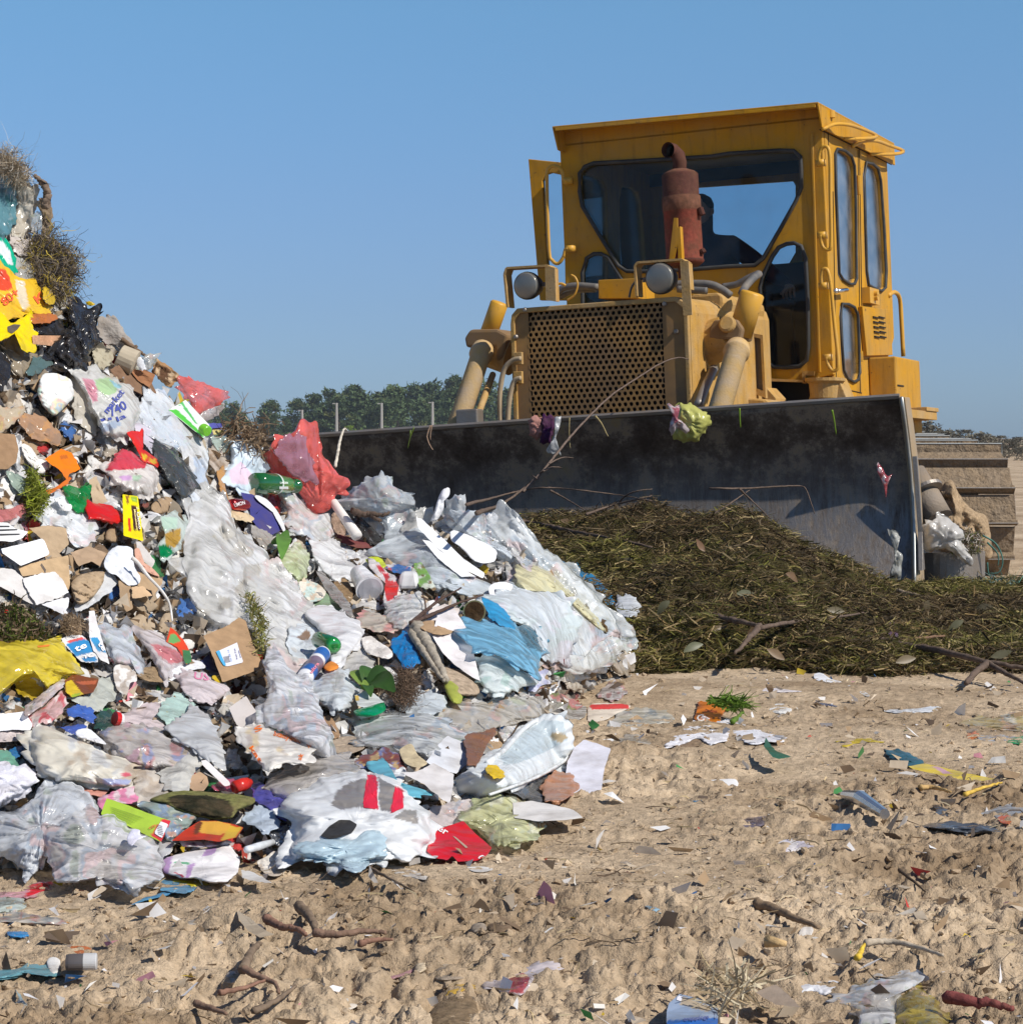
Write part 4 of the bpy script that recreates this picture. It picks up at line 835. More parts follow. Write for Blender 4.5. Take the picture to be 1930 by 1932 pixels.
# ---- tracks
def track(xc,wid,ya,yb_,z0,Rr,n,vis):
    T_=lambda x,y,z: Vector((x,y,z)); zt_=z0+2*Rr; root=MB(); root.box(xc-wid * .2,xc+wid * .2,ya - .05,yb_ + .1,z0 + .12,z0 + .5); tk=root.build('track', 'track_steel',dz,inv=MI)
    Ls=yb_-ya; per=2*Ls+2*math.pi*Rr
    for i in range(n):
        s=per*i/n
        if s<Ls: p=(ya+s,zt_ - .03*math.sin(3*math.pi*s/Ls) ** 2,0.)
        elif s<Ls+math.pi*Rr: a=(s-Ls)/Rr; p=(yb_+Rr*math.sin(a),z0+Rr+Rr*math.cos(a),-a)
        elif s<2*Ls+math.pi*Rr: p=(yb_-(s-Ls-math.pi*Rr),z0,math.pi)
        else: a=(s-2*Ls-math.pi*Rr)/Rr; p=(ya-Rr*math.sin(a),z0+Rr-Rr*math.cos(a),math.pi-a)
        y,z,a=p; z += (y-ya) * .034; a += .05*math.sin(i*2.7); xc_=xc; xc=xc + .012*math.sin(i*5.1); L_=per/n * .93; b=MB(); prof=[(-L_/2,0),(L_/2 + .012,0),(L_/2 + .012,.022),(-L_/2 + .03,.026),(-L_/2 + .022,.07),(-L_/2,.07)]
        ca,sa=math.cos(a),math.sin(a); cv=[T_(xc-wid/2,y+u*ca-v*sa,z+u*sa+v*ca) for u,v in prof]
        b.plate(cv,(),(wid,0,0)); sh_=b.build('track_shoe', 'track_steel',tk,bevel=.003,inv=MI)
        if vis and (s<Ls or s>per-math.pi*Rr * .75):
            e_=MB(); dx=Vector((wid + .002,0,0)); e_.tube([cv[0]+dx,cv[5]+dx,cv[5],],.0045,5); e_.tube([cv[0]+dx,cv[1]+dx],.0045,5); e_.build('worn_edge', 'worn_steel' if s<Ls else 'steel',tk,inv=MI)
        xc=xc_
    for yy,nm in ((ya, 'idler_wheel'),(yb_, 'sprocket')):
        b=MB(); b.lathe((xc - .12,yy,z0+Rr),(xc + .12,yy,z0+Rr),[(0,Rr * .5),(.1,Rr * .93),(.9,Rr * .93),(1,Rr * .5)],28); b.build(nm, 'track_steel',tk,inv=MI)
    return tk
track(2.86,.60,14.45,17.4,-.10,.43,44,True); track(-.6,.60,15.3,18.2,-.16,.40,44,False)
# dirt packed on the push frame and under the track
# ---- seat and operator's controls
b=MB(); q=pl('c2',(150,980),1,.95); b.box(q.x - .24,q.x + .24,.75,1.2,q.z - .32,q.z - .2); b.box(q.x - .24,q.x + .24,1.12,1.25,q.z - .2,q.z + .02); dp(b, 'operator_seat', 'seat',bevel=.04)
b=MB(); q=pl('c2',(545,1180),1,.42); b.tube([(q.x,.45,zf + .05),(q.x,.42,q.z)],.012,6); b.lathe((q.x,.42,q.z - .02),(q.x,.42,q.z + .04),[(0,.02),(.5,.028),(1,.01)],12); dp(b, 'control_lever', 'dark')
# ---- the operator
mat('skin',(.55,.31,.22),rough=.5); mat('jacket',(.018,.024,.045),rough=.85,bump=.004,bscale=60.); mat('hair',(.03,.022,.018),rough=.7)
def skin_mesh(name,verts,edges,m,parent,sub=2,inv=None,root=0):
    me=bpy.data.meshes.new(name); me.from_pydata([tuple(v[0]) for v in verts],edges,[]); me.materials.append(MATS[m]); o=bpy.data.objects.new(name,me); COL.objects.link(o); o.parent=parent
    sk=o.modifiers.new('skin', 'SKIN'); sk.use_smooth_shade=True
    for i,v in enumerate(verts): me.skin_vertices[0].data[i].radius=(v[1],v[2] if len(v)>2 else v[1])
    me.skin_vertices[0].data[root].use_root=True
    s=o.modifiers.new('sub', 'SUBSURF'); s.levels=sub; s.render_levels=sub; return o
def person():
    hd_=pl('c2',(45,690),1,.80); sh=pl('c2',(270,830),1,.80); ha=pl('c2',(540,1100),1,.45); el_=pl('c2',(470,1020),1,.75)
    P=bpy.data.objects.new('person',None); COL.objects.link(P); base=MW @ Vector((hd_.x,.9,hd_.z - .75)); P.location=base; P.rotation_euler=MW.to_euler()
    tag(P, 'person in a dark navy jacket driving inside the bulldozer cab', 'person')
    bpy.context.view_layer.update(); W=MI @ base
    R=lambda v: Vector((v[0],v[1],v[2]))-W
    neck=Vector((hd_.x + .02,.82,hd_.z - .17)); chest=Vector((hd_.x + .06,.86,sh.z - .12)); pel=Vector((hd_.x + .08,.92,sh.z - .55)); rs=Vector((hd_.x + .24,.80,sh.z - .03)); ls=Vector((hd_.x - .15,.80,sh.z - .02))
    v=[(R(pel),.16,.13),(R(chest),.17,.13),(R(neck),.062),(R(hd_),.085,.10),(R(hd_+Vector((0,0,.09))),.07,.08),(R(rs),.085),(R(el_+Vector((-.06,0,.02))),.068),(R(ha+Vector((-.03,.06,.03))),.042),(R(ls),.085),(R(ls+Vector((-.12,-.1,-.25))),.066),(R(ls+Vector((-.1,-.32,-.32))),.045),
         (R(pel+Vector((.14,-.35,-.02))),.10),(R(pel+Vector((-.14,-.35,-.02))),.10),(R(pel+Vector((.14,-.42,-.35))),.07),(R(pel+Vector((-.14,-.42,-.35))),.07)]
    e=[(0,1),(1,2),(2,3),(3,4),(1,5),(5,6),(6,7),(1,8),(8,9),(9,10),(0,11),(0,12),(11,13),(12,14)]
    body=skin_mesh('body',v,e, 'jacket',P)
    # head surface with face details, then the hand
    hb_=MB(); c=R(hd_+Vector((0,-.01,.02))); V=[]; F=[]
    for i in range(13):
        th=math.pi*i/12
        for k in range(20):
            ph=2*math.pi*k/20; fx,fy,fz=math.sin(th)*math.cos(ph),math.sin(th)*math.sin(ph),math.cos(th)
            rr_=1-(.18*max(0,-fz) ** 2); fr=-fy
            bump_ = .020*math.exp(-((fx / .16) ** 2+((fz + .05) / .18) ** 2))*(fr>0) - .008*math.exp(-(((abs(fx) - .33) / .15) ** 2+((fz - .12) / .1) ** 2))*(fr>0)
            V.append(c+Vector((fx * .083*rr_,fy*(.100*rr_)-bump_,fz * .125)))
    for i in range(12):
        for k in range(20): F.append((i*20+k,i*20+(k+1) % 20,(i+1)*20+(k+1) % 20,(i+1)*20+k))
    hb_.add(V,F); hd2=hb_.build('head', 'skin',P,smooth=True)
    b=MB(); b.lathe(c+Vector((0,.015,.02)),c+Vector((0,.03,.135)),[(0,.093),(.35,.096),(.75,.075),(1,.03)],20); b.build('hair', 'hair',P,smooth=True)
    b=MB()
    for s in (-1,1): b.lathe(c+Vector((s * .083,0,0)),c+Vector((s * .095,.01,0)),[(0,.028),(1,.022)],10)
    b.build('ear', 'skin',hd2)
    h0=ha; vv=[(R(h0+Vector((-.03,.06,.03))),.034),(R(h0+Vector((-.012,.02,.012))),.040,.024),(R(h0+Vector((0,-.015,.0))),.040,.022)]; ee=[(0,1),(1,2)]
    for k,l in enumerate((.075,.088,.082,.062)):
        o_=-.036+k * .024; b0=len(vv); vv += [(R(h0+Vector((o_,-.035,.004-abs(k-1.3) * .003))),.0105),(R(h0+Vector((o_*1.08,-.035-l * .36,-.018))),.0098),(R(h0+Vector((o_*1.1,-.035-l * .42,-.018-l * .4))),.0088),(R(h0+Vector((o_*1.1,-.03-l * .2,-.022-l * .62))),.008)]
        ee += [(2,b0),(b0,b0+1),(b0+1,b0+2),(b0+2,b0+3)]
    b0=len(vv); vv += [(R(h0+Vector((-.055,.0,-.012))),.014),(R(h0+Vector((-.066,-.03,-.028))),.011),(R(h0+Vector((-.05,-.055,-.035))),.009)]; ee += [(1,b0),(b0,b0+1),(b0+1,b0+2)]
    skin_mesh('hand',vv,ee, 'skin',P)
person()
# ================================================================ LITTER BUILDERS
SEED=[100]
W_=(.82,.83,.84); MW_=(.74,.75,.76); CL=(.94,.95,.96); DW=(.66,.62,.54); BR_=(.36,.24,.14); KB=(.46,.33,.20)
def blob(kind,name,cat,label,c,pts,col,lift=.03,th=None,cr=1.,pal=None,pa=.5,patch=(),flat=0.,gather=None,sharp=False,N=88,R=19,d=None,rough=1.,jit=1.,group=None,face=0.):
    """a crumpled bag,film,rag or pack: closed cushion whose outline was measured in view c,laid at its own depth on the terrain"""
    SEED[0] += 1; seed=SEED[0]; r=np.random.default_rng(seed)
    P0=np.array(pcs(c,pts)); size_px=math.sqrt(abs(.5*np.sum(P0[:,0]*np.roll(P0[:,1],-1)-P0[:,1]*np.roll(P0[:,0],-1))))
    soft=kind[:4] in ('film', 'blac', 'plas', 'clot') and not sharp
    if soft: N=int(np.clip(size_px*1.15,44,190)); R=int(np.clip(size_px * .24,10,40))
    if sharp: o=resample(P0,N)
    else: o=resample(np.array(catmull(P0,8)),N)
    cen=o.mean(0)
    N_=N
    ang=np.arange(N_)/N_*2*np.pi
    # ragged outline
    oj=1+(.085 if kind in ('film_clear', 'film_milky', 'plastic', 'black_film', 'cloth') and not sharp else .028 if not sharp else .007)*jit*(np.array([fbm(np.cos(ang)*3.1+seed,np.sin(ang)*3.1,ang*0,4,seed)])[0]*1.4+fbm(np.cos(ang)*9+seed,np.sin(ang)*9,ang*0,2,seed)*1.0)
    o=cen+(o-cen)*oj[:,None]
    rs=np.sin(np.linspace(np.pi/2,0,R+1)[:-1]) if not sharp else np.linspace(1,0,R+1)[:-1]
    G3=(o-cen)[None]*rs[:,None,None]
    if soft:
        fl_=np.clip(fbm(np.cos(ang)*4+seed,np.sin(ang)*4,ang*0+5,3,seed+3)*3.2 + .25,0,1.2)*(.10 + .05*jit); fl_=fl_*(1 + .5*np.abs(fbm(np.cos(ang)*15,np.sin(ang)*15+seed,ang*0,2,seed)))
        G3[1] *= (1 + .35*fl_)[:,None]; G3[0] *= (1+1.2*fl_)[:,None]
    ringp=(cen[None,None]+G3).reshape(-1,2); rr=np.repeat(rs,N_)
    ringp=np.vstack([ringp,cen]); rr=np.r_[rr,0.]
    dc=float(depth(*cen)) if d is None else d
    if d is None:
        dv=depth(ringp[:,0],ringp[:,1]); sl=np.clip(dv,dc - .35,dc + .45); D=sl*(1-flat)+dc*flat
    else: D=np.full(len(ringp),dc)-(ringp[:,1]-cen[1])/FPX*dc*face
    mpp=dc/FPX; size=size_px*mpp
    if th is None: th=size*(.11 if soft else .14)
    prof=np.sqrt(np.clip(1-rr ** 2.6,0,1)) if not sharp else np.clip(1-rr ** 6,0,1)
    base=D-lift
    ray=np.stack([(ringp[:,0]-CX)/FPX,np.ones(len(rr)),-(ringp[:,1]-HZ)/FPX],1)
    W0=ray*base[:,None]
    am=size*(.125 if soft else .10)*cr
    cz=crease(W0,size*1.0,seed,11); c2=fbm(W0[:,0]/size*9,W0[:,1]/size*9,W0[:,2]/size*9,3,seed)
    if gather is not None:
        gp=np.array(pc(c,gather)); dv2=ringp-gp; a2=np.arctan2(dv2[:,1],dv2[:,0]); rd=np.linalg.norm(dv2,axis=1)/size_px
        ff=fbm(a2*5.5,rd * .6,a2*0+seed,3,seed)*2.2; cz = .45*cz+(1-np.abs(ff)*2) * .8*np.clip(rd*3,0,1)
    c3=crease(W0,size * .38,seed+77,7); rough=rough*(.12 if kind[:4] in ('film', 'blac', 'plas') else .4); f1=cells(W0,size,seed,13); f2=cells(W0,size,seed+31,70); f1=(f1-f1.mean())*3.6; f2=(f2-f2.mean())*5.; disp=((cz * .45-f1 * .9-f2 * .55) if soft else cz)*am+(c2*rough+c3 * .25)*am*(.35 + .65*(1-rr ** 4))
    Df=base-th*prof-disp
    V1=ray*Df[:,None]
    lat=crease(W0+3.3,size * .8,seed+5000,6)*size * .014*cr*(rr < .999); V1[:,0] += lat; V1[:,2] += lat * .7
    V1[:,2] += HC
    Db=base+th * .35*prof+np.abs(disp) * .2 + .003; V2=ray*Db[:,None]; V2[:,2] += HC
    n=len(rr); F=[]
    def rings(o_,fl):
        for k in range(R-1):
            for i in range(N_):
                a,b,e,f=k*N_+i,k*N_+(i+1) % N_,(k+1)*N_+(i+1) % N_,(k+1)*N_+i
                F.append((o_+a,o_+f,o_+e,o_+b) if fl else (o_+a,o_+b,o_+e,o_+f))
        for i in range(N_):
            a,b=(R-1)*N_+i,(R-1)*N_+(i+1) % N_
            F.append((o_+a,o_+n-1,o_+b) if fl else (o_+a,o_+b,o_+n-1))
    rings(0,False); rings(n,True)
    for i in range(N_): F.append((i,n+i,n+(i+1) % N_,(i+1) % N_))
    tv_ = .9 + .1*r.random()
    if kind[:4] == 'film': tn=((1,1,1),(.98,.95,.90),(.95,.97,.99),(.97,.96,.95))[seed % 4]; col=tuple(q*t*tv_ for q,t in zip(col,tn))
    if kind == 'film_clear' and not pal and not patch and col[0] > .5 and abs(col[0]-col[1]) < .12: pal=[(.46,.37,.27),(.70,.36,.33),(.30,.42,.56),(.88,.88,.88),(.36,.46,.28)]; pa = .38
    C=np.tile(np.array(col,float),(n,1))
    if pal:
        q=fbm(ringp[:,0]/size_px*3.4+seed,ringp[:,1]/size_px*3.4,ringp[:,0]*0,3,seed); q2=fbm(ringp[:,0]/size_px*4.4,ringp[:,1]/size_px*4.4+seed,ringp[:,0]*0+3,2,seed+9)
        ix=np.clip(((q2 + .5)*len(pal)).astype(int),0,len(pal)-1); wgt=np.clip((q - .02)*9,0,1)[:,None]*pa; C=C*(1-wgt)+np.array(pal)[ix]*wgt
    for pp,pcx in patch:
        q=pcs(c,pp) if not isinstance(pp[0],str) else pcs(pp[0],pp[1]); m=inpoly(ringp[:,0],ringp[:,1],q); C[m]=pcx
    o_=mk(name,np.vstack([V1,V2]),F,kind,None,True,np.vstack([C,C]))
    recenter(o_)
    tag(o_,label,cat,group); return o_
def card(kind,name,cat,label,c,pts,col,th=.006,lift=.04,d=None,tilt=0.,bend=0.,patch=(),parent=None,torn=.6,cr=.35,group=None,edgecol=None,n=None):
    """stiff sheet: board,carton face,booklet; straight outline,real thickness,slight warp"""
    SEED[0] += 1; seed=SEED[0]
    P0=np.array(pcs(c,pts)); m=len(P0); n=n or max(28,9*m); o=resample(P0,n); cen=P0.mean(0)
    if torn: ang=np.arange(n); o=o+np.stack([fbm(ang * .55,ang*0,ang*0+seed,2,seed),fbm(ang * .55+50,ang*0,ang*0+seed,2,seed)],1)*2.4*torn
    dc=float(depth(*cen)) if d is None else d
    if d is None: lift=glift(cen[0],cen[1],lift)
    # least-squares plane of depth over the outline, softened
    dv=np.clip(depth(o[:,0],o[:,1]),dc - .3,dc + .3) if d is None else np.full(n,dc)
    A_=np.stack([o[:,0]-cen[0],o[:,1]-cen[1],np.ones(n)],1); k=np.linalg.lstsq(A_,dv,rcond=None)[0]
    if d is None: k[:2] *= .75
    k[2]=dc
    k[1] += tilt
    RR=12; rs=np.linspace(1,0,RR+1)[:-1]; G=(cen+(o-cen)[None]*rs[:,None,None]).reshape(-1,2); G=np.vstack([G,cen])
    D=(G-cen) @ k[:2]+k[2]-lift
    size=math.sqrt(np.ptp(P0[:,0])*np.ptp(P0[:,1]))*dc/FPX
    ray=np.stack([(G[:,0]-CX)/FPX,np.ones(len(G)),-(G[:,1]-HZ)/FPX],1); W0=ray*D[:,None]
    D=D-crease(W0,size*1.6,seed,6)*size * .045*cr-bend*((G[:,0]-cen[0])/max(1,np.ptp(P0[:,0]))) ** 2
    V1=ray*D[:,None]; V2=ray*(D+th)[:,None]; V1[:,2] += HC; V2[:,2] += HC; nn=len(G); F=[]
    for o_,fl in ((0,0),(nn,1)):
        for a in range(RR-1):
            for i in range(n):
                q=(o_+a*n+i,o_+a*n+(i+1) % n,o_+(a+1)*n+(i+1) % n,o_+(a+1)*n+i); F.append(q[::-1] if fl else q)
        for i in range(n): q=(o_+(RR-1)*n+i,o_+(RR-1)*n+(i+1) % n,o_+nn-1); F.append(q[::-1] if fl else q)
    # separate rim so the cut edge stays crisp
    rim0=2*nn; VR=np.vstack([V1[:n],V2[:n]]); F += [(rim0+i,rim0+n+i,rim0+n+(i+1) % n,rim0+(i+1) % n) for i in range(n)]
    C=np.tile(np.array(col,float),(nn,1))
    for pp,pcx in patch: q=pcs(c,pp); mm=inpoly(G[:,0],G[:,1],q); C[mm]=pcx
    CRm=np.tile(np.array(edgecol or col,float)*(.8 if edgecol is None else 1),(2*n,1))
    V=np.vstack([V1,V2,VR])
    if parent is not None: V=V-np.array(parent.matrix_world.translation if parent.parent is None else parent.location)
    o_=mk(name,V,F,kind,parent,False,np.vstack([C,C,CRm]))
    if parent is None: recenter(o_); tag(o_,label,cat,group)
    return o_
def solid(kind,name,cat,label,mb,parent=None,smooth=False,group=None,bevel=0):
    o=mb.build(name,kind,parent,smooth=smooth,bevel=bevel)
    if parent is None: recenter(o); tag(o,label,cat,group)
    return o
def adopt(child,root,name=None):
    child.location=child.location-root.location; child.parent=root
    for k in ('category', 'label', 'group'):
        if k in child: del child[k]
    if name: child.name=name
def addpart(root,name,kind,mb,smooth=False):
    """mb holds world coordinates; the part goes under root"""
    o=mb.build(name,kind,root,smooth=smooth); off=np.array(root.location,np.float32); me=o.data; a=np.empty(len(me.vertices)*3,np.float32); me.vertices.foreach_get('co',a); a=(a.reshape(-1,3)-off).ravel(); me.vertices.foreach_set('co',a); me.update(); return o
def stick(kind,name,cat,label,c,lines,r,col,lift=.05,n=6,group=None,d=None,gn=4):
    mb=MB()
    for ln in lines:
        rr=r if not isinstance(ln,tuple) else ln[1]; P=ln if not isinstance(ln,tuple) else ln[0]
        q=pcs(c,P); q=catmull(q,gn,False) if len(q)>2 else q
        if r > .009 and len(q)>3: rr=rr if isinstance(rr,list) else rr
        W3=[on(x,y,lift) if d is None else at(x,y,(d[0]+(d[1]-d[0])*i/max(1,len(q)-1)) if isinstance(d,tuple) else d) for i,(x,y) in enumerate(q)]
        if d is None and len(W3)>2:
            for _ in range(3):
                W3=[W3[0]]+[(W3[i-1]+W3[i]*2+W3[i+1])/4 for i in range(1,len(W3)-1)]+[W3[-1]]
        W4=[Vector(v) for v in W3]
        if kind == 'wood' and len(W4)>2:
            W4=[Vector(v) for v in catmull([tuple(v) for v in W4],2,False)]; W4=[v+Vector((random.gauss(0,1),random.gauss(0,1),random.gauss(0,1)))*rr * .10 for v in W4]
        mb.tube(W4,[rr*(1 - .6*i/max(1,len(W4)-1))*(random.uniform(.93,1.07) if kind == 'wood' else 1) for i in range(len(W4))],n,col=col)
    return solid(kind,name,cat,label,mb,smooth=True,group=group)
def tuft(name,cat,label,c,pts,cols,n=400,L=.10,wd=.0022,lift=.05,group=None,curl=1.,dirv=None,m='fibre',dome=.05,d=None):
    """clump of fibres: hair,straw,roots,string"""
    SEED[0] += 1; r=np.random.default_rng(SEED[0]); q=np.array(pcs(c,pts)); lo,hi=q.min(0),q.max(0); P=[]
    while len(P)<n: z=lo+(hi-lo)*r.random((n,2)); P += list(z[inpoly(z[:,0],z[:,1],q)])
    P=np.array(P[:n]); cen=q.mean(0); lift=lift if d is not None else glift(cen[0],cen[1],lift); rr=np.linalg.norm((P-cen)/(hi-lo),axis=1); D=(depth(P[:,0],P[:,1]) if d is None else np.full(n,d))-lift-dome*np.clip(1-3*rr ** 2,0,1)-r.random(n) * .03
    X=(P[:,0]-CX)/FPX*D; Z=HC-(P[:,1]-HZ)/FPX*D; S=7; pos=np.stack([X,D,Z],1); dr=r.normal(size=(n,3))
    if dirv is not None: dr=dr * .45+np.array(dirv)
    dr /= np.linalg.norm(dr,axis=1)[:,None]; st=L/S*(.5+r.random(n)); V=np.empty((n,S*2,3)); sd=np.cross(dr,r.normal(size=(n,3))); sd /= np.linalg.norm(sd,axis=1)[:,None]
    pos=pos-dr*(L * .4)
    for k in range(S):
        w2=wd*(1 - .8*k/S); V[:,2*k]=pos-sd*w2/2; V[:,2*k+1]=pos+sd*w2/2
        dr=dr+r.normal(size=(n,3)) * .33*curl; dr /= np.linalg.norm(dr,axis=1)[:,None]; pos=pos+dr*st[:,None]
    b=np.arange(n)*S*2; F=np.concatenate([np.stack([b+2*k,b+2*k+1,b+2*k+3,b+2*k+2],1) for k in range(S-1)])
    C=np.repeat(np.array(cols)[r.integers(0,len(cols),n)]*(.6 + .7*r.random((n,1))),S*2,axis=0)
    o=mk(name,V.reshape(-1,3),F.tolist(),m,cols=C); recenter(o); tag(o,label,cat,group); return o
def flatpoly(mb,c,pts,bvh,col,off=.003):
    """prints a polygon onto the surface below it"""
    q=pcs(c,pts); q=resample(np.array(q),max(12,len(q)*4)); cen=q.mean(0); V=[]
    G=[cen+(p-cen)*s for s in (1,.66,.33) for p in q]+[cen]
    n=len(q)
    for p in G:
        dr=at(p[0],p[1],1.)-CAM; dr.normalize(); h=bvh.ray_cast(CAM,dr)
        if h[0] is None: V.append(None)
        else: V.append(h[0]-dr*off)
    F=[(k*n+i,k*n+(i+1) % n,(k+1)*n+(i+1) % n,(k+1)*n+i) for k in range(2) for i in range(n)]+[(2*n+i,2*n+(i+1) % n,3*n) for i in range(n)]
    F=[f for f in F if all(V[i] is not None for i in f)]
    mb.add([v or Vector((0,0,0)) for v in V],F,col)
def printed(parent,name,items,m='ink'):
    """items: ('t',view,text,p0,p1,height,colour) text along p0->p1,('p',view,polygon,colour)"""
    bpy.context.view_layer.update(); mw=parent.matrix_world; bv=bvhtree.BVHTree.FromPolygons([mw @ v.co for v in parent.data.vertices],[p.vertices[:] for p in parent.data.polygons]); mb=MB()
    for it in items:
        if it[0] == 'p': flatpoly(mb,it[1],it[2],bv,it[3],it[4] if len(it)>4 else .003); continue
        _,c,txt,p0,p1,hgt,col=it[:7]; cu=bpy.data.curves.new('t', 'FONT'); cu.body=txt; cu.size=1.; cu.resolution_u=2; cu.offset = .02
        to=bpy.data.objects.new('t',cu); COL.objects.link(to); dg=bpy.context.evaluated_depsgraph_get(); me=bpy.data.meshes.new_from_object(to.evaluated_get(dg)); bpy.data.objects.remove(to)
        xs=[v.co.x for v in me.vertices]; wdt=max(xs)-min(xs) if xs else 1; a=np.array(pc(c,p0)); b=np.array(pc(c,p1)); u=(b-a)/wdt; nrm=np.array([u[1],-u[0]]); nrm /= np.linalg.norm(nrm); hh_=hgt/CR[c][2]/S0 / .72
        bm=bmesh.new(); bm.from_mesh(me); bmesh.ops.triangulate(bm,faces=bm.faces); bmesh.ops.subdivide_edges(bm,edges=[e for e in bm.edges if e.calc_length() > .25],cuts=2); bm.verts.ensure_lookup_table()
        V=[]
        for v in bm.verts:
            p=a+u*(v.co.x-min(xs))+nrm*hh_*v.co.y; dr=at(p[0],p[1],1.)-CAM; dr.normalize(); h=bv.ray_cast(CAM,dr); V.append(None if h[0] is None else h[0]-dr * .006)
        F=[tuple(v.index for v in f.verts) for f in bm.faces]; F=[f for f in F if all(V[i] is not None for i in f)]; mb.add([v or Vector((0,0,0)) for v in V],F,col); bm.free()
    if not mb.f: return None
    used=sorted({i for f in mb.f for i in f}); mp = {k: i for i,k in enumerate(used)}
    o=mk(name,[mb.v[i] for i in used],[tuple(mp[i] for i in f) for f in mb.f],m,parent,cols=[mb.c[i] for i in used]); a=np.array([mb.v[i] for i in used],np.float32)-np.array(parent.location,np.float32); o.data.vertices.foreach_set('co',a.ravel()); o.data.update(); return o
def leafblade(mb,A,B,wd,col,up=.3):
    A=Vector(A); B=Vector(B); t=B-A; s=t.cross(Vector((.2,-1,.3))).normalized(); V=[]; n=7
    for i in range(n):
        u=i/(n-1); p=A.lerp(B,u)+Vector((0,-.25,.4))*t.length*up*math.sin(u*math.pi); w2=wd*math.sin(math.pi*(u * .9 + .06)) * .5; V += [p-s*w2+Vector((0,-.2,.2))*w2,p,p+s*w2+Vector((0,-.2,.2))*w2]
    mb.add(V,[(3*i+k,3*i+k+1,3*i+k+4,3*i+k+3) for i in range(n-1) for k in (0,1)],col)
def mm(c,px_,d): return px_/CR[c][2]/S0/FPX*d
# ================================================================ THE RUBBISH, PIECE BY PIECE
FC,FM,PL,BK,PA,CB,CT = 'film_clear', 'film_milky', 'plastic', 'black_film', 'paper', 'cardboard', 'cloth'
BAG,FLM = 'plastic_bag', 'plastic_film'
# ---- top of the heap, upper left
blob(CT, 'rag', 'rag', 'muddy tan rag at the very peak of the heap on the left edge', 'A',[(-60,60),(20,60),(110,110),(170,190),(210,270),(120,240),(-60,200)],(.30,.23,.16),lift=.04)
tuft('straw_wad', 'straw', 'wad of dry straw and white threads on the peak of the heap', 'A',[(-40,40),(60,50),(150,130),(225,250),(200,290),(110,230),(-40,170)],[(.45,.38,.28),(.32,.25,.17),(.6,.56,.48),(.22,.17,.11)],n=520,L=.11,lift=.09)
blob(FM,BAG, 'bag', 'teal blue plastic bag at the left edge just under the peak', 'A',[(-90,190),(30,196),(95,250),(125,370),(122,500),(95,610),(50,700),(-90,700)],(.13,.30,.36),lift=.10,pal=[(.05,.2,.2),(.4,.45,.48)],gather=(20,150))
blob(FM,BAG, 'bag', 'dirty cream plastic bag hanging between the teal blue bag and the forked root', 'A',[(95,250),(190,280),(290,340),(285,470),(240,620),(180,700),(100,690),(120,560),(128,400)],(.58,.53,.44),lift=.08,pal=[(.3,.24,.16),(.7,.68,.6)],gather=(270,340))
blob(FC,BAG, 'bag', 'small clear crumpled bag hanging below the forked root', 'A',[(250,540),(320,520),(332,600),(322,650),(270,665),(232,640)],(.66,.66,.62),lift=.10)
blob(CT, 'rag', 'rag', 'brown fibrous rag under the forked root', 'A',[(280,420),(400,470),(408,570),(380,700),(330,720),(330,540)],(.25,.19,.13),lift=.05)
stick('wood', 'root', 'root', 'forked grey root standing up at the right side of the peak', 'A',[[(360,470),(372,400),(368,330),(330,285),(282,228)],([(372,420),(340,425),(318,408)],.012),[(345,275),(352,262)]],.017,(.20,.15,.115),lift=.10)
blob('rough', 'soil_lump', 'lump', 'shaggy lump of soil and roots sticking out of the heap against the sky', 'A',[(210,760),(330,700),(440,740),(560,830),(600,930),(590,1020),(520,1080),(560,1180),(450,1220),(330,1130),(260,950)],(.13,.10,.075),lift=.05,cr=2.2)
tuft('tangle', 'tangle', 'tangled dark hair and threads hanging below the forked root against the sky', 'A',[(230,740),(380,660),(470,740),(600,860),(625,950),(600,1050),(540,1090),(590,1180),(520,1210),(400,1200),(280,1000),(220,850)],[(.10,.085,.07),(.22,.17,.12),(.30,.25,.19),(.06,.06,.07),(.45,.34,.06)],n=1100,L=.10,wd=.003,lift=.08,curl=1.9)
blob(PL, 'crumpled_wrapper', 'wrapper', 'scrap of yellow plastic caught low in the tangled hair', 'A',[(350,1120),(400,1130),(430,1200),(420,1240),(370,1230),(340,1180)],(.62,.42,.03),lift=.14)
blob(FM,BAG, 'bag', 'small pinkish white bag wedged under the dirty cream bag', 'A',[(80,700),(150,695),(190,740),(230,720),(240,800),(180,860),(110,800)],(.68,.60,.54),lift=.07)
blob(PL,BAG, 'bag', 'green and white shopping bag at the left edge above the yellow printed bag', 'A',[(-80,670),(10,690),(70,760),(110,870),(130,1000),(70,1000),(20,960),(-80,940)],(0.,.42,.24),lift=.10,patch=[([(-80,740),(20,740),(80,830),(105,930),(60,925),(15,850),(-80,800)],(.72,.76,.80))])
blob(FC,BAG, 'bag', 'clear printed bag behind the yellow printed bag', 'A',[(90,850),(190,890),(250,980),(290,1070),(240,1100),(150,1050),(120,960)],(.60,.60,.58),lift=.06,pal=[(.7,.45,.03),(.3,.3,.28)])
yb_=blob(PL,BAG, 'bag', 'orange-yellow shopping bag with red print at the left edge of the heap', 'A',[(-80,930),(40,950),(120,1010),(210,1040),(260,1100),(330,1210),(400,1310),(330,1340),(230,1320),(140,1350),(-80,1350)],(.80,.50,.03),lift=.11,gather=(300,1380),patch=[([(-80,960),(40,965),(80,1030),(100,1120),(40,1140),(-80,1100)],(.75,.08,.03)),([(120,1050),(190,1060),(230,1250),(190,1300),(140,1200)],(.72,.62,.45))])
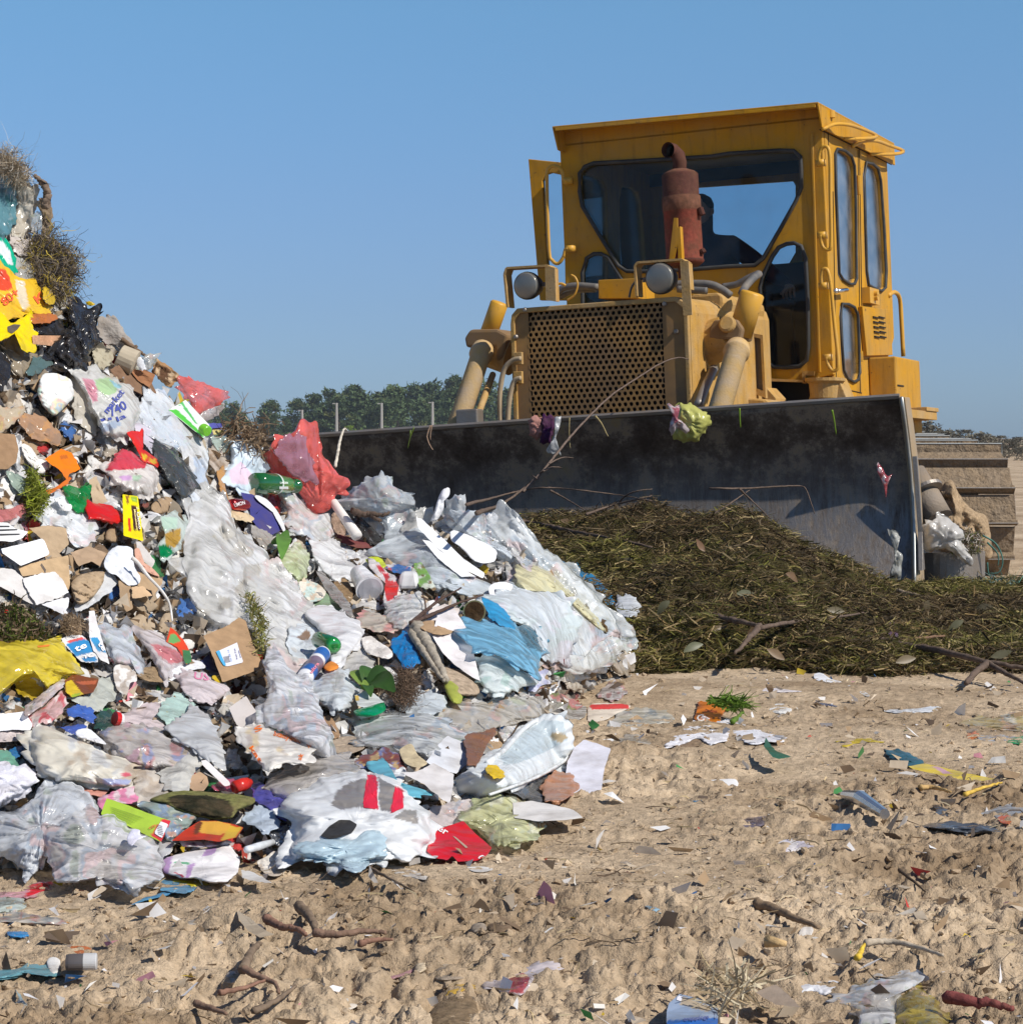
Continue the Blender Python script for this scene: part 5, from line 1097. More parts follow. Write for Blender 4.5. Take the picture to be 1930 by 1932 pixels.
printed(yb_, 'print',[('t', 'A', '80+',(40,1260),(160,1160),70,(.78,.13,.04)),('t', 'A', 'K',(300,1240),(370,1190),70,(.78,.13,.04))])
blob(PL, 'crumpled_wrapper', 'wrapper', 'orange-brown folded flap under the yellow printed bag', 'A',[(230,1330),(330,1320),(440,1330),(455,1355),(380,1385),(270,1390)],(.50,.16,.04),lift=.13)
yh=blob(PL,BAG, 'bag', 'bright yellow carrier bag with a cut-out grip at the left edge', 'A',[(-70,1340),(30,1330),(70,1380),(100,1395),(190,1345),(220,1320),(250,1400),(266,1440),(262,1500),(245,1590),(210,1605),(165,1590),(175,1490),(110,1480),(50,1515),(-70,1515)],(.86,.66,.0),lift=.14,cr=.8,N=110)
printed(yh, 'grip_hole',[('p', 'A',[(58,1420),(110,1400),(165,1405),(140,1440),(95,1475),(62,1460)],(.10,.08,.06))])
blob(BK,BAG, 'bag', 'black plastic bag sagging left of the tall torn black bag', 'A',[(270,1400),(350,1350),(440,1370),(510,1430),(500,1490),(380,1480),(280,1470)],(.022,.022,.024),lift=.09)
blob(BK,BAG, 'bag', 'tall torn black plastic bag with a knotted top on the skyline', 'A',[(545,1245),(580,1232),(620,1250),(700,1262),(775,1242),(800,1265),(806,1310),(770,1345),(765,1420),(782,1540),(700,1640),(690,1730),(600,1735),(450,1690),(365,1660),(375,1590),(460,1500),(530,1420),(545,1330)],(.020,.020,.022),lift=.10,th=.05,cr=1.9,gather=(700,1250),N=110,R=22)
blob(PL, 'crumpled_wrapper', 'wrapper', 'tiny yellow wrapper behind the top of the tall torn black bag', 'A',[(680,1230),(700,1220),(740,1235),(745,1250),(700,1252)],(.7,.5,.02),lift=.02,N=40,R=8)
for i,(a,b_) in enumerate((((262,1490),(490,1492)),((262,1508),(480,1520)),((265,1525),(500,1550)))):
    A_,B_=on(*pc('A',a),.15),on(*pc('A',b_),.12); mb=MB(); mb.hexa([A_+Vector((0,-.01,-.012)),B_+Vector((0,-.01,-.012)),B_+Vector((0,.02,-.012)),A_+Vector((0,.02,-.012)),A_+Vector((0,-.01,0)),B_+Vector((0,-.01,0)),B_+Vector((0,.02,0)),A_+Vector((0,.02,0))],(.52,.30,.18)); solid('wood', 'wood_slat', 'slat',f'{"top" if i == 0 else "middle" if i == 1 else "bottom"} of three thin reddish wood slats beside the black bags',mb,group='thin wood slats')
blob(CT, 'cloth_sheet', 'cloth', 'grey dusty cloth humped on the skyline right of the tall black bag', 'A',[(780,1345),(860,1350),(930,1385),(990,1470),(1050,1570),(1130,1640),(1020,1600),(900,1560),(790,1520),(775,1430)],(.36,.33,.30),lift=.05,cr=.5)
blob(CT, 'rag', 'rag', 'striped black and cream rag below the grey humped cloth', 'A',[(745,1570),(800,1560),(870,1610),(895,1670),(850,1730),(780,1740),(735,1660)],(.42,.38,.28),lift=.09,pal=[(.05,.045,.035),(.03,.03,.03)],pa=.9,cr=1.5)
blob(FM,FLM, 'plastic film', 'muddy grey-brown plastic sheet under the bright yellow carrier bag', 'A',[(60,1520),(180,1500),(280,1540),(300,1650),(280,1740),(200,1810),(110,1790),(50,1660)],(.36,.31,.24),lift=.05,cr=1.3)
blob(PL,FLM, 'plastic film', 'dark green folded plastic pointing right below the black bags', 'A',[(270,1670),(340,1680),(415,1705),(340,1760),(250,1810),(215,1790)],(.09,.15,.15),lift=.08)
blob(BK,BAG, 'bag', 'black bag cut by the left edge at mid height of the heap', 'A',[(-70,1640),(20,1635),(70,1690),(88,1770),(50,1880),(-70,1920)],(.02,.02,.022),lift=.08)
blob('cloth', 'woven_basket', 'basket', 'flattened brown wicker basket piece on the skyline left of the red film bag', 'A',[(1230,1700),(1300,1710),(1380,1770),(1412,1820),(1390,1860),(1340,1880),(1270,1850),(1220,1780)],(.34,.20,.10),lift=.05,cr=1.6,pal=[(.10,.05,.03),(.62,.46,.3)],pa=.9)
mb=MB(); a=on(*pc('A',(940,1655)),.06); b_=on(*pc('A',(1075,1715)),.10); mb.lathe(a,b_,[(0,.036),(.05,.040),(.95,.042),(1,.03)],20,col=(.52,.45,.34)); solid('paper', 'paper_tube', 'tube', 'dirty beige paper tube lying on the skyline beside a clear cup',mb)
o=blob(FC, 'plastic_cup', 'cup', 'crushed clear plastic cup with a pointed rim on the skyline', 'A',[(1040,1665),(1110,1665),(1190,1640),(1262,1636),(1220,1700),(1180,1760),(1100,1770),(1060,1720)],(.55,.55,.52),lift=.07)
blob(PL, 'plastic_disc', 'lid', 'round white lid beside the crushed clear cup', 'A',[(1070,1670),(1110,1665),(1140,1710),(1145,1755),(1110,1750),(1080,1710)],(.8,.82,.85),lift=.11,cr=.3,N=40,R=8)
card(CB, 'cardboard_piece', 'cardboard', 'dark brown torn cardboard folded under the wicker piece', 'A',[(860,1760),(990,1700),(1060,1750),(1170,1800),(1240,1960),(1130,1960),(960,1880)],(.20,.12,.075),lift=.06,cr=2.)
card(CB, 'cardboard_piece', 'cardboard', 'reddish brown cardboard flap curling beside the crushed clear cup', 'A',[(1020,1750),(1160,1770),(1230,1800),(1180,1900),(1090,1850)],(.30,.14,.07),lift=.09,cr=3.)
stick('wood', 'twig', 'twig', 'crooked twig running down the skyline below the grey humped cloth', 'A',[[(960,1520),(1060,1590),(1150,1650),(1230,1690)],([(1060,1590),(1085,1570)],.01)],.008,(.16,.11,.075),lift=.06)
# ---- view B: middle left
rb=blob(FC,BAG, 'bag', 'red translucent bag pointing right on the skyline above the green and white carton', 'B',[(1395,210),(1470,215),(1560,245),(1660,285),(1745,310),(1785,350),(1775,400),(1720,430),(1640,465),(1560,495),(1520,420),(1440,340),(1410,270)],(.85,.17,.15),lift=.04,gather=(1400,230),cr=.8)
blob(FC,BAG, 'bag', 'thin clear bag end hanging under the red bag on the skyline', 'B',[(1540,500),(1640,465),(1740,425),(1775,425),(1740,480),(1660,545),(1600,550)],(.62,.55,.52),lift=.04)
blob(PA, 'paper_ball', 'paper', 'round white bundle printed with pale orange and blue patches', 'B',[(340,190),(430,178),(500,200),(560,235),(582,310),(575,370),(530,430),(470,490),(420,512),(350,455),(310,380),(300,300)],(.82,.84,.83),lift=.09,th=.05,cr=1.2,pal=[(.82,.62,.35),(.45,.68,.85),(.80,.78,.35),(.85,.5,.4),(.5,.75,.6)],pa=.6)
blob(FM,BAG, 'bag', 'limp dirty white bag draped between the round white bundle and the printed bag', 'B',[(575,215),(650,250),(690,340),(740,460),(765,560),(750,655),(690,620),(610,560),(580,450),(590,330)],(.62,.58,.50),lift=.06,gather=(600,220))
zb=blob(FM,BAG, 'bag', 'bulging white bag with blue lettering and coloured packets inside', 'B',[(560,170),(660,165),(780,168),(880,200),(980,260),(1070,350),(1108,430),(1090,540),(1040,630),(950,685),(860,670),(790,620),(750,520),(700,420),(640,300)],(.70,.72,.73),lift=.10,th=.08,cr=.75,gather=(620,180),N=120,R=24,
          patch=[([(650,220),(740,225),(770,300),(770,400),(730,410),(690,330)],(.72,.32,.40)),([(750,230),(860,210),(920,260),(920,330),(840,360),(770,300)],(.46,.66,.36)),([(860,220),(960,280),(940,300),(900,280)],(.35,.62,.72)),([(780,590),(900,545),(960,580),(900,620),(800,650)],(.42,.5,.62))])
printed(zb, 'print',[('t', 'B', 'market',(850,500),(985,330),55,(.07,.09,.33)),('t', 'B', '740',(880,520),(1010,455),75,(.07,.09,.33)),('t', 'B', 'la',(930,560),(1000,525),40,(.07,.09,.33)),('p', 'B',[(790,540),(830,530),(835,550),(800,560)],(.07,.09,.33)),('p', 'B',[(850,530),(880,525),(885,545),(855,550)],(.07,.09,.33))])
blob(FC,FLM, 'plastic film', 'long clear film running down from the skyline past the green and white carton', 'B',[(1100,385),(1220,375),(1350,385),(1400,470),(1480,570),(1570,650),(1640,750),(1645,880),(1620,1020),(1600,1180),(1560,1260),(1520,1200),(1540,1050),(1500,900),(1400,780),(1250,720),(1140,640),(1095,500)],(.76,.79,.82),lift=.07,gather=(1120,400),N=120,R=22,pal=[(.35,.5,.75),(.8,.75,.7)],pa=.4)
blob(FM,BAG, 'bag', 'pale blue bag showing through the long clear film', 'B',[(1200,480),(1330,500),(1400,620),(1470,720),(1470,790),(1380,760),(1260,690),(1170,560)],(.55,.66,.78),lift=.05,pal=[(.85,.88,.9),(.25,.4,.7)])
# milk carton
mc=card(PL, 'drink_carton', 'carton', 'green and white drink carton with a bright green screw cap near the skyline', 'B',[(1332,470),(1465,388),(1655,590),(1610,695)],(.80,.84,.80),lift=.12,th=.06,torn=0,cr=.2,patch=[([(1332,470),(1400,465),(1600,660),(1610,695),(1560,650)],(.10,.55,.06)),([(1420,415),(1440,400),(1560,580),(1540,575)],(.12,.5,.15)),([(1400,430),(1440,400),(1420,440)],(.05,.45,.1))],n=80)
mb=MB(); c0=on(*pc('B',(1600,615)),.18); c1_=on(*pc('B',(1640,640)),.22); r_=mm('B',42,7); mb.lathe(c0,c1_,[(0,r_),(.1,r_*1.05),(.9,r_*1.05),(1,r_ * .9)],24,col=(.20,.62,.04)); addpart(mc, 'screw_cap', 'plastic',mb)
blob(BK,BAG, 'bag', 'sausage-shaped smoky black bag under the long clear film', 'B',[(1215,735),(1290,745),(1370,800),(1450,870),(1520,960),(1545,1060),(1520,1140),(1460,1165),(1390,1110),(1320,1020),(1250,920),(1210,830)],(.05,.055,.055),lift=.10,th=.05,gather=(1220,740))
blob(PL, 'snack_wrapper', 'wrapper', 'shiny red ribbon-like wrapper with yellow tips', 'B',[(1010,655),(1070,640),(1135,650),(1105,700),(1130,790),(1200,830),(1268,880),(1240,912),(1150,875),(1090,800),(1050,720)],(.70,.03,.02),lift=.14,cr=.8,patch=[([(1120,810),(1160,830),(1150,870),(1120,860)],(.75,.5,.03)),([(1180,850),(1230,860),(1230,900),(1180,880)],(.75,.5,.03))])
blob(FM,BAG, 'bag', 'pale lilac bag crumpled right of the red ribbon-like wrapper', 'B',[(1060,590),(1110,570),(1180,610),(1225,690),(1225,740),(1190,790),(1140,720),(1090,660)],(.74,.70,.80),lift=.09)
blob(FM,BAG, 'bag', 'clear bag filled with red above and milky white below', 'B',[(865,900),(900,840),(960,775),(1040,810),(1130,850),(1230,890),(1245,980),(1240,1070),(1190,1135),(1090,1120),(990,1090),(900,1040),(855,960)],(.76,.72,.68),lift=.10,th=.06,gather=(930,760),patch=[([(840,940),(900,820),(960,760),(1060,800),(1180,860),(1140,930),(1000,940),(850,945)],(.68,.07,.10)),([(940,990),(1030,980),(1050,1020),(960,1030)],(.68,.42,.70)),([(1050,980),(1120,985),(1090,1030),(1050,1020)],(.5,.68,.5))])
card(PA, 'orange_carton', 'carton', 'torn bright orange carton piece with faint print', 'B',[(355,855),(480,775),(560,800),(600,860),(636,935),(550,975),(530,1020),(470,940),(400,900)],(.82,.20,.01),lift=.10,cr=1.5,patch=[([(470,830),(530,820),(540,850),(480,860)],(.5,.13,.02))])
blob(PL, 'crumpled_wrapper', 'wrapper', 'orange strip curving down under the torn orange carton', 'B',[(340,1110),(420,1090),(520,1020),(555,990),(540,1040),(460,1100),(360,1140)],(.68,.17,.02),lift=.08)
card(CB, 'cardboard_piece', 'cardboard', 'brown corrugated cardboard at the left edge below the soiled orange bag', 'B',[(-60,650),(120,660),(145,780),(130,880),(60,935),(-60,940)],(.30,.19,.11),lift=.08,cr=1.5)
blob(FM,BAG, 'bag', 'soiled brownish orange bag below the round white bundle', 'B',[(170,500),(260,510),(350,540),(430,620),(475,700),(440,750),(350,710),(250,690),(190,600)],(.48,.29,.17),lift=.08,pal=[(.7,.35,.1),(.3,.22,.16)])
blob(FM,BAG, 'bag', 'dirty yellowish clear bag at the left edge above the corrugated cardboard', 'B',[(-70,450),(60,455),(160,460),(150,530),(80,600),(-70,640)],(.60,.52,.40),lift=.08,pal=[(.7,.5,.1),(.6,.3,.15)])
blob(PA, 'paper_scrap', 'paper', 'torn white paper left of the orange carton', 'B',[(170,740),(240,760),(300,850),(330,880),(300,935),(240,900),(190,830)],(.78,.76,.72),lift=.08,cr=1.4)
blob(PL,FLM, 'plastic film', 'grey-green flat scrap below the torn white paper', 'B',[(50,950),(150,985),(220,1060),(275,1155),(240,1172),(150,1120),(90,1050)],(.30,.38,.32),lift=.07)
tuft('moss', 'moss', 'hanging strand of yellow-green moss left of the green plastic', 'B',[(225,960),(270,960),(290,1060),(340,1090),(330,1230),(265,1290),(240,1180),(255,1090)],[(.20,.24,.02),(.12,.15,.02),(.28,.30,.05)],n=500,L=.06,wd=.004,lift=.09)
blob(FC,BAG, 'bag', 'emerald green translucent bag in the left half of the heap', 'B',[(500,1095),(560,1070),(640,1085),(715,1055),(710,1130),(690,1200),(655,1255),(580,1250),(530,1190)],(.01,.28,.06),lift=.10,cr=1.4)
blob(FC,BAG, 'bag', 'pinkish red film at the left edge above the white slatted tray', 'B',[(-70,1260),(60,1255),(150,1220),(205,1195),(210,1260),(130,1320),(-70,1350)],(.70,.25,.24),lift=.08)
blob(PL, 'red_bag', 'bag', 'glossy red plastic lying left of the yellow wrapper', 'B',[(680,1170),(730,1200),(800,1215),(890,1245),(985,1300),(980,1350),(900,1365),(780,1340),(700,1320),(685,1250)],(.62,.015,.015),lift=.10,th=.02,cr=.7)
ch=card(PL, 'snack_wrapper', 'wrapper', 'flat yellow chocolate biscuit wrapper standing upright with a dark brown label', 'B',[(968,1135),(1088,1150),(1132,1505),(975,1462)],(.86,.72,.0),lift=.15,th=.008,torn=.2,cr=.5,patch=[([(1035,1215),(1075,1225),(1110,1425),(1055,1415)],(.07,.025,.02)),([(1010,1320),(1030,1325),(1035,1430),(1015,1425)],(.7,.05,.02)),([(1030,1150),(1080,1155),(1085,1205),(1045,1195)],(.3,.45,.03)),([(990,1140),(1015,1140),(1020,1210),(1000,1210)],(.25,.10,.03))],n=84)
printed(ch, 'print',[('t', 'B', 'Choco',(1078,1275),(1098,1410),22,(.85,.8,.7)),('t', 'B', 'Momentum',(1056,1255),(1078,1418),15,(.85,.7,.3)),('t', 'B', '2',(1075,1232),(1082,1258),26,(.85,.72,.3))])
card(PA, 'paper_scrap', 'paper', 'creased tan paper between the emerald bag and the red and white bag', 'B',[(705,1020),(760,990),(800,1090),(850,1190),(800,1215),(740,1220),(712,1110)],(.52,.40,.27),lift=.09,cr=2.5)
blob(FC,BAG, 'bag', 'clear bag crumpled under the emerald green bag', 'B',[(280,1260),(380,1180),(470,1140),(560,1200),(600,1260),(700,1280),(735,1380),(735,1480),(640,1560),(560,1520),(500,1400),(360,1380)],CL,lift=.08)
blob(PA, 'paper_scrap', 'paper', 'stark white crumpled paper hanging above the clear bag under the emerald bag', 'B',[(430,1175),(490,1150),(520,1200),(565,1220),(555,1265),(500,1260),(460,1210)],W_,lift=.13,cr=1.5)
tr_=card('foam', 'slatted_tray', 'tray', 'white slatted plastic tray at the left edge', 'B',[(-60,1355),(60,1360),(120,1405),(222,1430),(180,1480),(100,1510),(-60,1500)],(.82,.82,.82),lift=.11,torn=.3,th=.012)
printed(tr_, 'slot',[('p', 'B',[(-60,1382),(80,1382),(80,1392),(-60,1394)],(.05,.05,.05)),('p', 'B',[(-60,1412),(130,1408),(150,1416),(-60,1428)],(.05,.05,.05)),('p', 'B',[(-60,1446),(200,1444),(215,1452),(-60,1462)],(.05,.05,.05))])
card('foam', 'foam_board', 'foam board', 'white foam board with a rounded corner lying on brown cardboard', 'B',[(10,1565),(180,1525),(330,1485),(350,1500),(390,1595),(380,1615),(165,1700),(20,1600)],(.86,.86,.88),lift=.13,th=.02,torn=.2,cr=.3)
card(CB, 'cardboard_piece', 'cardboard', 'crumpled brown cardboard right of the white foam board', 'B',[(230,1400),(380,1380),(520,1400),(545,1530),(470,1600),(540,1700),(400,1740),(350,1620),(330,1490)],(.42,.31,.20),lift=.08,cr=2.5)
gb=blob(FC,BAG, 'bag', 'clear bag holding green and amber bits beside the giant clear sheet', 'B',[(1265,1320),(1330,1290),(1420,1320),(1470,1390),(1450,1480),(1410,1560),(1330,1640),(1260,1620),(1250,1540),(1300,1450)],(.58,.66,.62),lift=.10,patch=[([(1270,1310),(1400,1320),(1400,1400),(1290,1430)],(.55,.72,.6)),([(1250,1540),(1330,1530),(1370,1600),(1310,1640),(1250,1620)],(.0,.22,.06)),([(1300,1450),(1420,1400),(1430,1480),(1380,1560),(1310,1530)],(.55,.33,.05))])
blob(PA, 'white_bag', 'bag', 'crumpled white and pale blue bag in the middle of the left half', 'D',[(840,200),(880,150),(960,125),(1045,150),(1055,230),(1065,300),(1105,370),(1100,425),(1030,440),(980,420),(920,360),(860,340),(820,270)],(.78,.82,.88),lift=.12,cr=1.1)
blob(FM,BAG, 'bag', 'shiny white film folded below the crumpled white and pale blue bag', 'D',[(830,340),(900,350),(920,400),(880,480),(800,540),(740,580),(620,650),(600,600),(720,500),(780,420)],(.74,.77,.82),lift=.09)
card(CB, 'cardboard_piece', 'cardboard', 'brown cardboard flap behind a clear film, left of the white and pale blue bag', 'D',[(555,180),(700,130),(850,190),(820,300),(720,250),(620,290)],(.38,.27,.18),lift=.08,cr=1.5)
blob(CB, 'crumpled_paper', 'paper', 'ball of crumpled brown wrapping paper in the left half of the heap', 'D',[(570,410),(650,350),(760,330),(825,340),(810,420),(760,500),(700,560),(620,590),(575,520)],(.42,.31,.20),lift=.11,cr=1.7,th=.04)
# ---- giant sheet and central bags
blob(FC,FLM, 'plastic film', 'giant dusty clear plastic sheet draped down the middle of the heap', 'P',[(372,955),(395,925),(425,940),(450,1000),(490,1035),(530,1075),(565,1105),(585,1150),(600,1215),(590,1250),(545,1245),(500,1235),(470,1190),(430,1180),(385,1172),(358,1130),(345,1070),(350,1000)],(.72,.72,.70),lift=.10,th=.07,cr=.9,gather=(400,930),N=130,R=28,pal=[(.5,.45,.36),(.85,.86,.88)],pa=.5)
blob(FM,FLM, 'plastic film', 'pale lower fold of the giant clear sheet above the brown labelled box', 'P',[(470,1080),(520,1070),(570,1120),(600,1200),(610,1260),(570,1290),(530,1270),(495,1200)],(.74,.76,.78),lift=.13,gather=(520,1060),pal=[(.75,.4,.4),(.6,.6,.55)],pa=.3)
tuft('plant_strand', 'plant', 'strand of dry yellow-green plant stuck to the giant clear sheet', 'E',[(640,180),(690,190),(760,320),(800,420),(790,620),(755,640),(750,450),(700,310)],[(.22,.22,.05),(.30,.25,.10),(.13,.14,.03)],n=240,L=.05,wd=.004,lift=.24)
blob(PL,BAG, 'bag', 'smooth pale blue-white bag with a pink patch beside the green bottle', 'C',[(340,540),(420,525),(500,560),(570,630),(606,730),(605,800),(580,870),(555,915),(470,905),(380,880),(300,850),(290,790),(340,700),(345,610)],(.66,.78,.88),lift=.09,th=.06,cr=.5,patch=[([(330,760),(420,690),(500,780),(470,860),(350,850)],(.78,.62,.74))])
blob(FC,BAG, 'bag', 'clear bag with brown content left of the pale blue-white bag', 'C',[(190,600),(250,570),(310,610),(360,690),(370,740),(320,770),(240,760),(200,690)],(.60,.52,.44),lift=.08,pal=[(.35,.22,.12)])
# green bottle
a,b_=on(*pc('C',(590,850)),.20),on(*pc('C',(826,868)),.15); r_=(a-b_).length; mb=MB(); g=(.01,.10,.02); lb=(.02,.30,.07)
mb.lathe(a,b_,[(-.28,.010,g),(-.27,r_ * .17,g),(.02,r_ * .185,g),(.2,r_ * .185,g),(.29,r_ * .18,g),(.30,r_ * .185,(.7,.75,.7)),(.33,r_ * .185,(.7,.75,.7)),(.34,r_ * .18,lb),(.72,r_ * .14,lb),(.76,r_ * .115,g),(.92,r_ * .105,g),(.925,r_ * .125,g),(1,r_ * .125,g)],28)
bo=mb.build('glass_bottle',mat('bottle_glass',None,rough=.08,spec=.8,coat=.6),None,smooth=True); recenter(bo); tag(bo, 'dark green glass beer bottle with green label beside the big red bag', 'bottle')
printed(bo, 'label_print',[('p', 'C',[(700,872),(765,872),(765,892),(700,892)],(.7,.7,.7),.002),('t', 'C', 'LAGER',(705,850),(765,852),14,(.8,.85,.8))])
R1=blob(FC,BAG, 'bag', 'big upright red translucent bag standing on the ridge before the blade', 'C',[(862,378),(905,400),(955,435),(975,500),(985,570),(1015,640),(1065,700),(1110,760),(1145,810),(1195,808),(1215,860),(1160,900),(1110,925),(1080,985),(1065,1035),(1000,1068),(940,1040),(890,990),(830,900),(760,830),(690,780),(635,720),(618,650),(640,570),(690,520),(760,500),(810,460),(835,410)],(.86,.17,.15),lift=.08,th=.06,cr=.8,gather=(1000,1040),jit=.3,N=140,R=28,d=None)
bm2=blob(FC, 'clear_panel', 'plastic film', 'mauve see-through panel in the upper left of the big red bag', 'C',[(700,560),(800,510),(870,500),(905,600),(940,720),(945,820),(850,790),(740,720),(680,650)],(.42,.20,.26),lift=.165,th=.01,cr=.4)
adopt(bm2,R1)
stick('wood', 'pale_stick', 'stick', 'thin pale stick leaning up behind the big red bag to the blade edge', 'C',[[(1105,725),(1122,640),(1138,545),(1158,480),(1176,450),(1192,468)]],.0065,(.55,.50,.42),d=(7.6,7.9))
tuft('root_tangle', 'roots', 'dry brown root tangle left of the big red bag before the trees', 'C',[(330,470),(370,430),(420,470),(480,430),(500,490),(560,540),(590,550),(560,600),(470,570),(400,560)],[(.26,.18,.11),(.16,.11,.07),(.36,.27,.18)],n=130,L=.16,wd=.008,lift=.05,curl=1.4)
stick('wood', 'root', 'root', 'gnarled brown root reaching up left of the big red bag', 'C',[[(350,540),(372,480),(380,430)],[(440,570),(485,500),(478,430)],[(480,560),(560,600),(590,545)],[(545,628),(610,626)]],.010,(.24,.165,.10),lift=.06)
card(PL, 'blue_packet', 'packet', 'blue and clear packet with a yellow strip beside the carton cap', 'C',[(160,408),(290,412),(325,480),(300,500),(200,490)],(.12,.13,.48),lift=.05,patch=[([(210,455),(300,460),(300,505),(220,495)],(.72,.62,.25)),([(285,410),(330,470),(320,500),(280,450)],(.6,.7,.8))],n=60)
blob(FC, 'plastic_bottle', 'bottle', 'pale aqua clear bottle neck above the pale blue-white bag', 'C',[(210,520),(280,510),(355,540),(350,590),(310,620),(240,590)],(.55,.68,.66),lift=.09)
a,b_=on(*pc('C',(345,1000)),.14),on(*pc('C',(462,1010)),.16); r_=mm('C',42,7.0); mb=MB(); mb.lathe(a,b_,[(0,r_ * .5),(.06,r_ * .9),(.2,r_),(.8,r_),(.93,r_ * .92),(1,r_ * .8)],24,col=(.52,.025,.03)); o=solid('foil', 'drink_can', 'can', 'crushed red drink can with white lettering below the pale blue-white bag',mb,smooth=True); printed(o, 'print',[('t', 'C', 'UMON',(375,1022),(452,1000),28,(.75,.7,.7))])
card(PA, 'magazine', 'magazine', 'navy blue folded magazine with white page edges below the green bottle', 'C',[(408,912),(490,925),(600,980),(690,1080),(722,1145),(715,1190),(640,1225),(560,1195),(495,1110),(480,1030)],(.055,.055,.22),lift=.10,th=.012,cr=1.2,edgecol=(.7,.7,.72))
blob(PA, 'paper_scrap', 'paper', 'white page edge curling over the navy magazine', 'C',[(520,935),(600,960),(690,1060),(742,1180),(735,1215),(700,1130),(620,1020),(550,980)],(.78,.80,.84),lift=.13,th=.01)
blob(PL, 'plastic_strip', 'wrapper', 'orange-brown strip hanging left of the red can', 'C',[(250,770),(300,760),(305,880),(340,1000),(320,1040),(285,950)],(.52,.28,.10),lift=.10)
blob(PL, 'cream_scrap', 'wrapper', 'cream strip lying under the red can', 'C',[(300,1040),(400,1050),(500,1090),(500,1130),(400,1110),(320,1080)],(.76,.60,.38),lift=.10)
blob(FC,BAG, 'bag', 'grey-white bag hanging down from the green bottle', 'C',[(700,930),(770,895),(810,940),(870,1010),(960,1070),(1060,1080),(1085,1180),(1060,1270),(980,1290),(890,1240),(800,1230),(740,1160),(760,1050)],(.74,.72,.70),lift=.10,th=.06,gather=(770,890))
blob(FM,BAG, 'bag', 'lumpy white bag below the grey-white hanging bag', 'C',[(955,1290),(1050,1240),(1110,1260),(1160,1330),(1190,1410),(1255,1450),(1230,1500),(1170,1545),(1090,1555),(1010,1480),(950,1400),(940,1340)],(.78,.79,.80),lift=.12,th=.05)
a,b_=on(*pc('C',(1092,985)),.10),on(*pc('C',(1270,1240)),.18); r_=mm('C',36,7.2); mb=MB(); mb.lathe(a,b_,[(-.02,r_ * .6),(0,r_ * .9),(.5,r_),(.95,r_*1.2),(1,r_*1.1)],20,col=(.78,.75,.71)); solid('foam', 'foam_tube', 'foam tube', 'long white foam tube slanting down right of the big red bag',mb,smooth=True)
blob('rough', 'brown_lump', 'lump', 'brown lump left of the long white foam tube', 'C',[(1080,1080),(1130,1060),(1170,1130),(1180,1220),(1130,1240),(1075,1200)],(.30,.21,.16),lift=.07)
card(CB, 'board_piece', 'board', 'thin dark red board under the long white foam tube', 'C',[(1075,1205),(1200,1240),(1320,1270),(1390,1320),(1260,1320),(1130,1270)],(.16,.05,.05),lift=.09)
blob(BK,FLM, 'plastic film', 'torn black film right of the long white foam tube', 'C',[(1160,1040),(1260,1070),(1340,1140),(1400,1200),(1440,1270),(1400,1300),(1320,1240),(1260,1150)],(.035,.035,.035),lift=.08,cr=2.)
stick('wood', 'thorny_twig', 'twig', 'dark thorny twig lying across the milky film right of the foam tube', 'C',[[(1230,1050),(1310,1078),(1370,1070),(1430,1085),(1500,1066)],([(1360,1070),(1410,1110),(1445,1122)],.010),([(1330,1075),(1338,1052)],.007)],.013,(.10,.07,.055),lift=.22)
mb=MB()
for A_,B_,w_ in (((690,1245),(775,1290),.055),((760,1260),(715,1405),.05),((650,1260),(700,1290),.04)): leafblade(mb,on(*pc('C',A_),.16),on(*pc('C',B_),.20),w_,(.12,.26,.05))
solid('leaf', 'leek_leaf', 'leaf', 'curved green leek leaf above the cabbage bag',mb,smooth=True)
blob(FM, 'bagged_cabbage', 'cabbage', 'pale green cabbage in a clear bag in the middle of the heap', 'C',[(700,1430),(750,1340),(820,1300),(890,1340),(910,1440),(895,1520),(850,1565),(770,1510)],(.60,.66,.42),lift=.12,th=.06,pal=[(.78,.8,.7),(.42,.5,.25)])
blob(FM,FLM, 'plastic film', 'grey fluffy film left of the leek leaf', 'C',[(490,1170),(560,1180),(640,1230),(660,1300),(600,1320),(530,1260)],(.45,.42,.38),lift=.08,cr=1.6)
blob(PA, 'paper_scrap', 'paper', 'white food wrap with brown stains and aqua print under the cabbage bag', 'C',[(840,1580),(900,1555),(990,1590),(1040,1640),(1000,1700),(930,1710),(880,1670)],(.76,.70,.60),lift=.12,cr=1.8,pal=[(.3,.6,.62),(.45,.3,.18)])
card(PL, 'green_sheet', 'plastic sheet', 'dull green plastic sheet below the stained food wrap', 'C',[(860,1700),(960,1690),(1030,1640),(1120,1720),(1180,1785),(1060,1790),(920,1750)],(.28,.40,.24),lift=.09,cr=1.5)
blob(FC,FLM, 'plastic film', 'long smoky grey strip of film slanting down the middle', 'C',[(985,1480),(1040,1520),(1110,1600),(1190,1700),(1235,1785),(1180,1785),(1100,1700),(1030,1600)],(.40,.38,.36),lift=.13)
blob('rough', 'bread_crust', 'bread', 'brown dry bread piece beside the smoky grey strip', 'C',[(1095,1560),(1160,1535),(1215,1590),(1235,1670),(1200,1720),(1130,1650)],(.27,.18,.10),lift=.11)
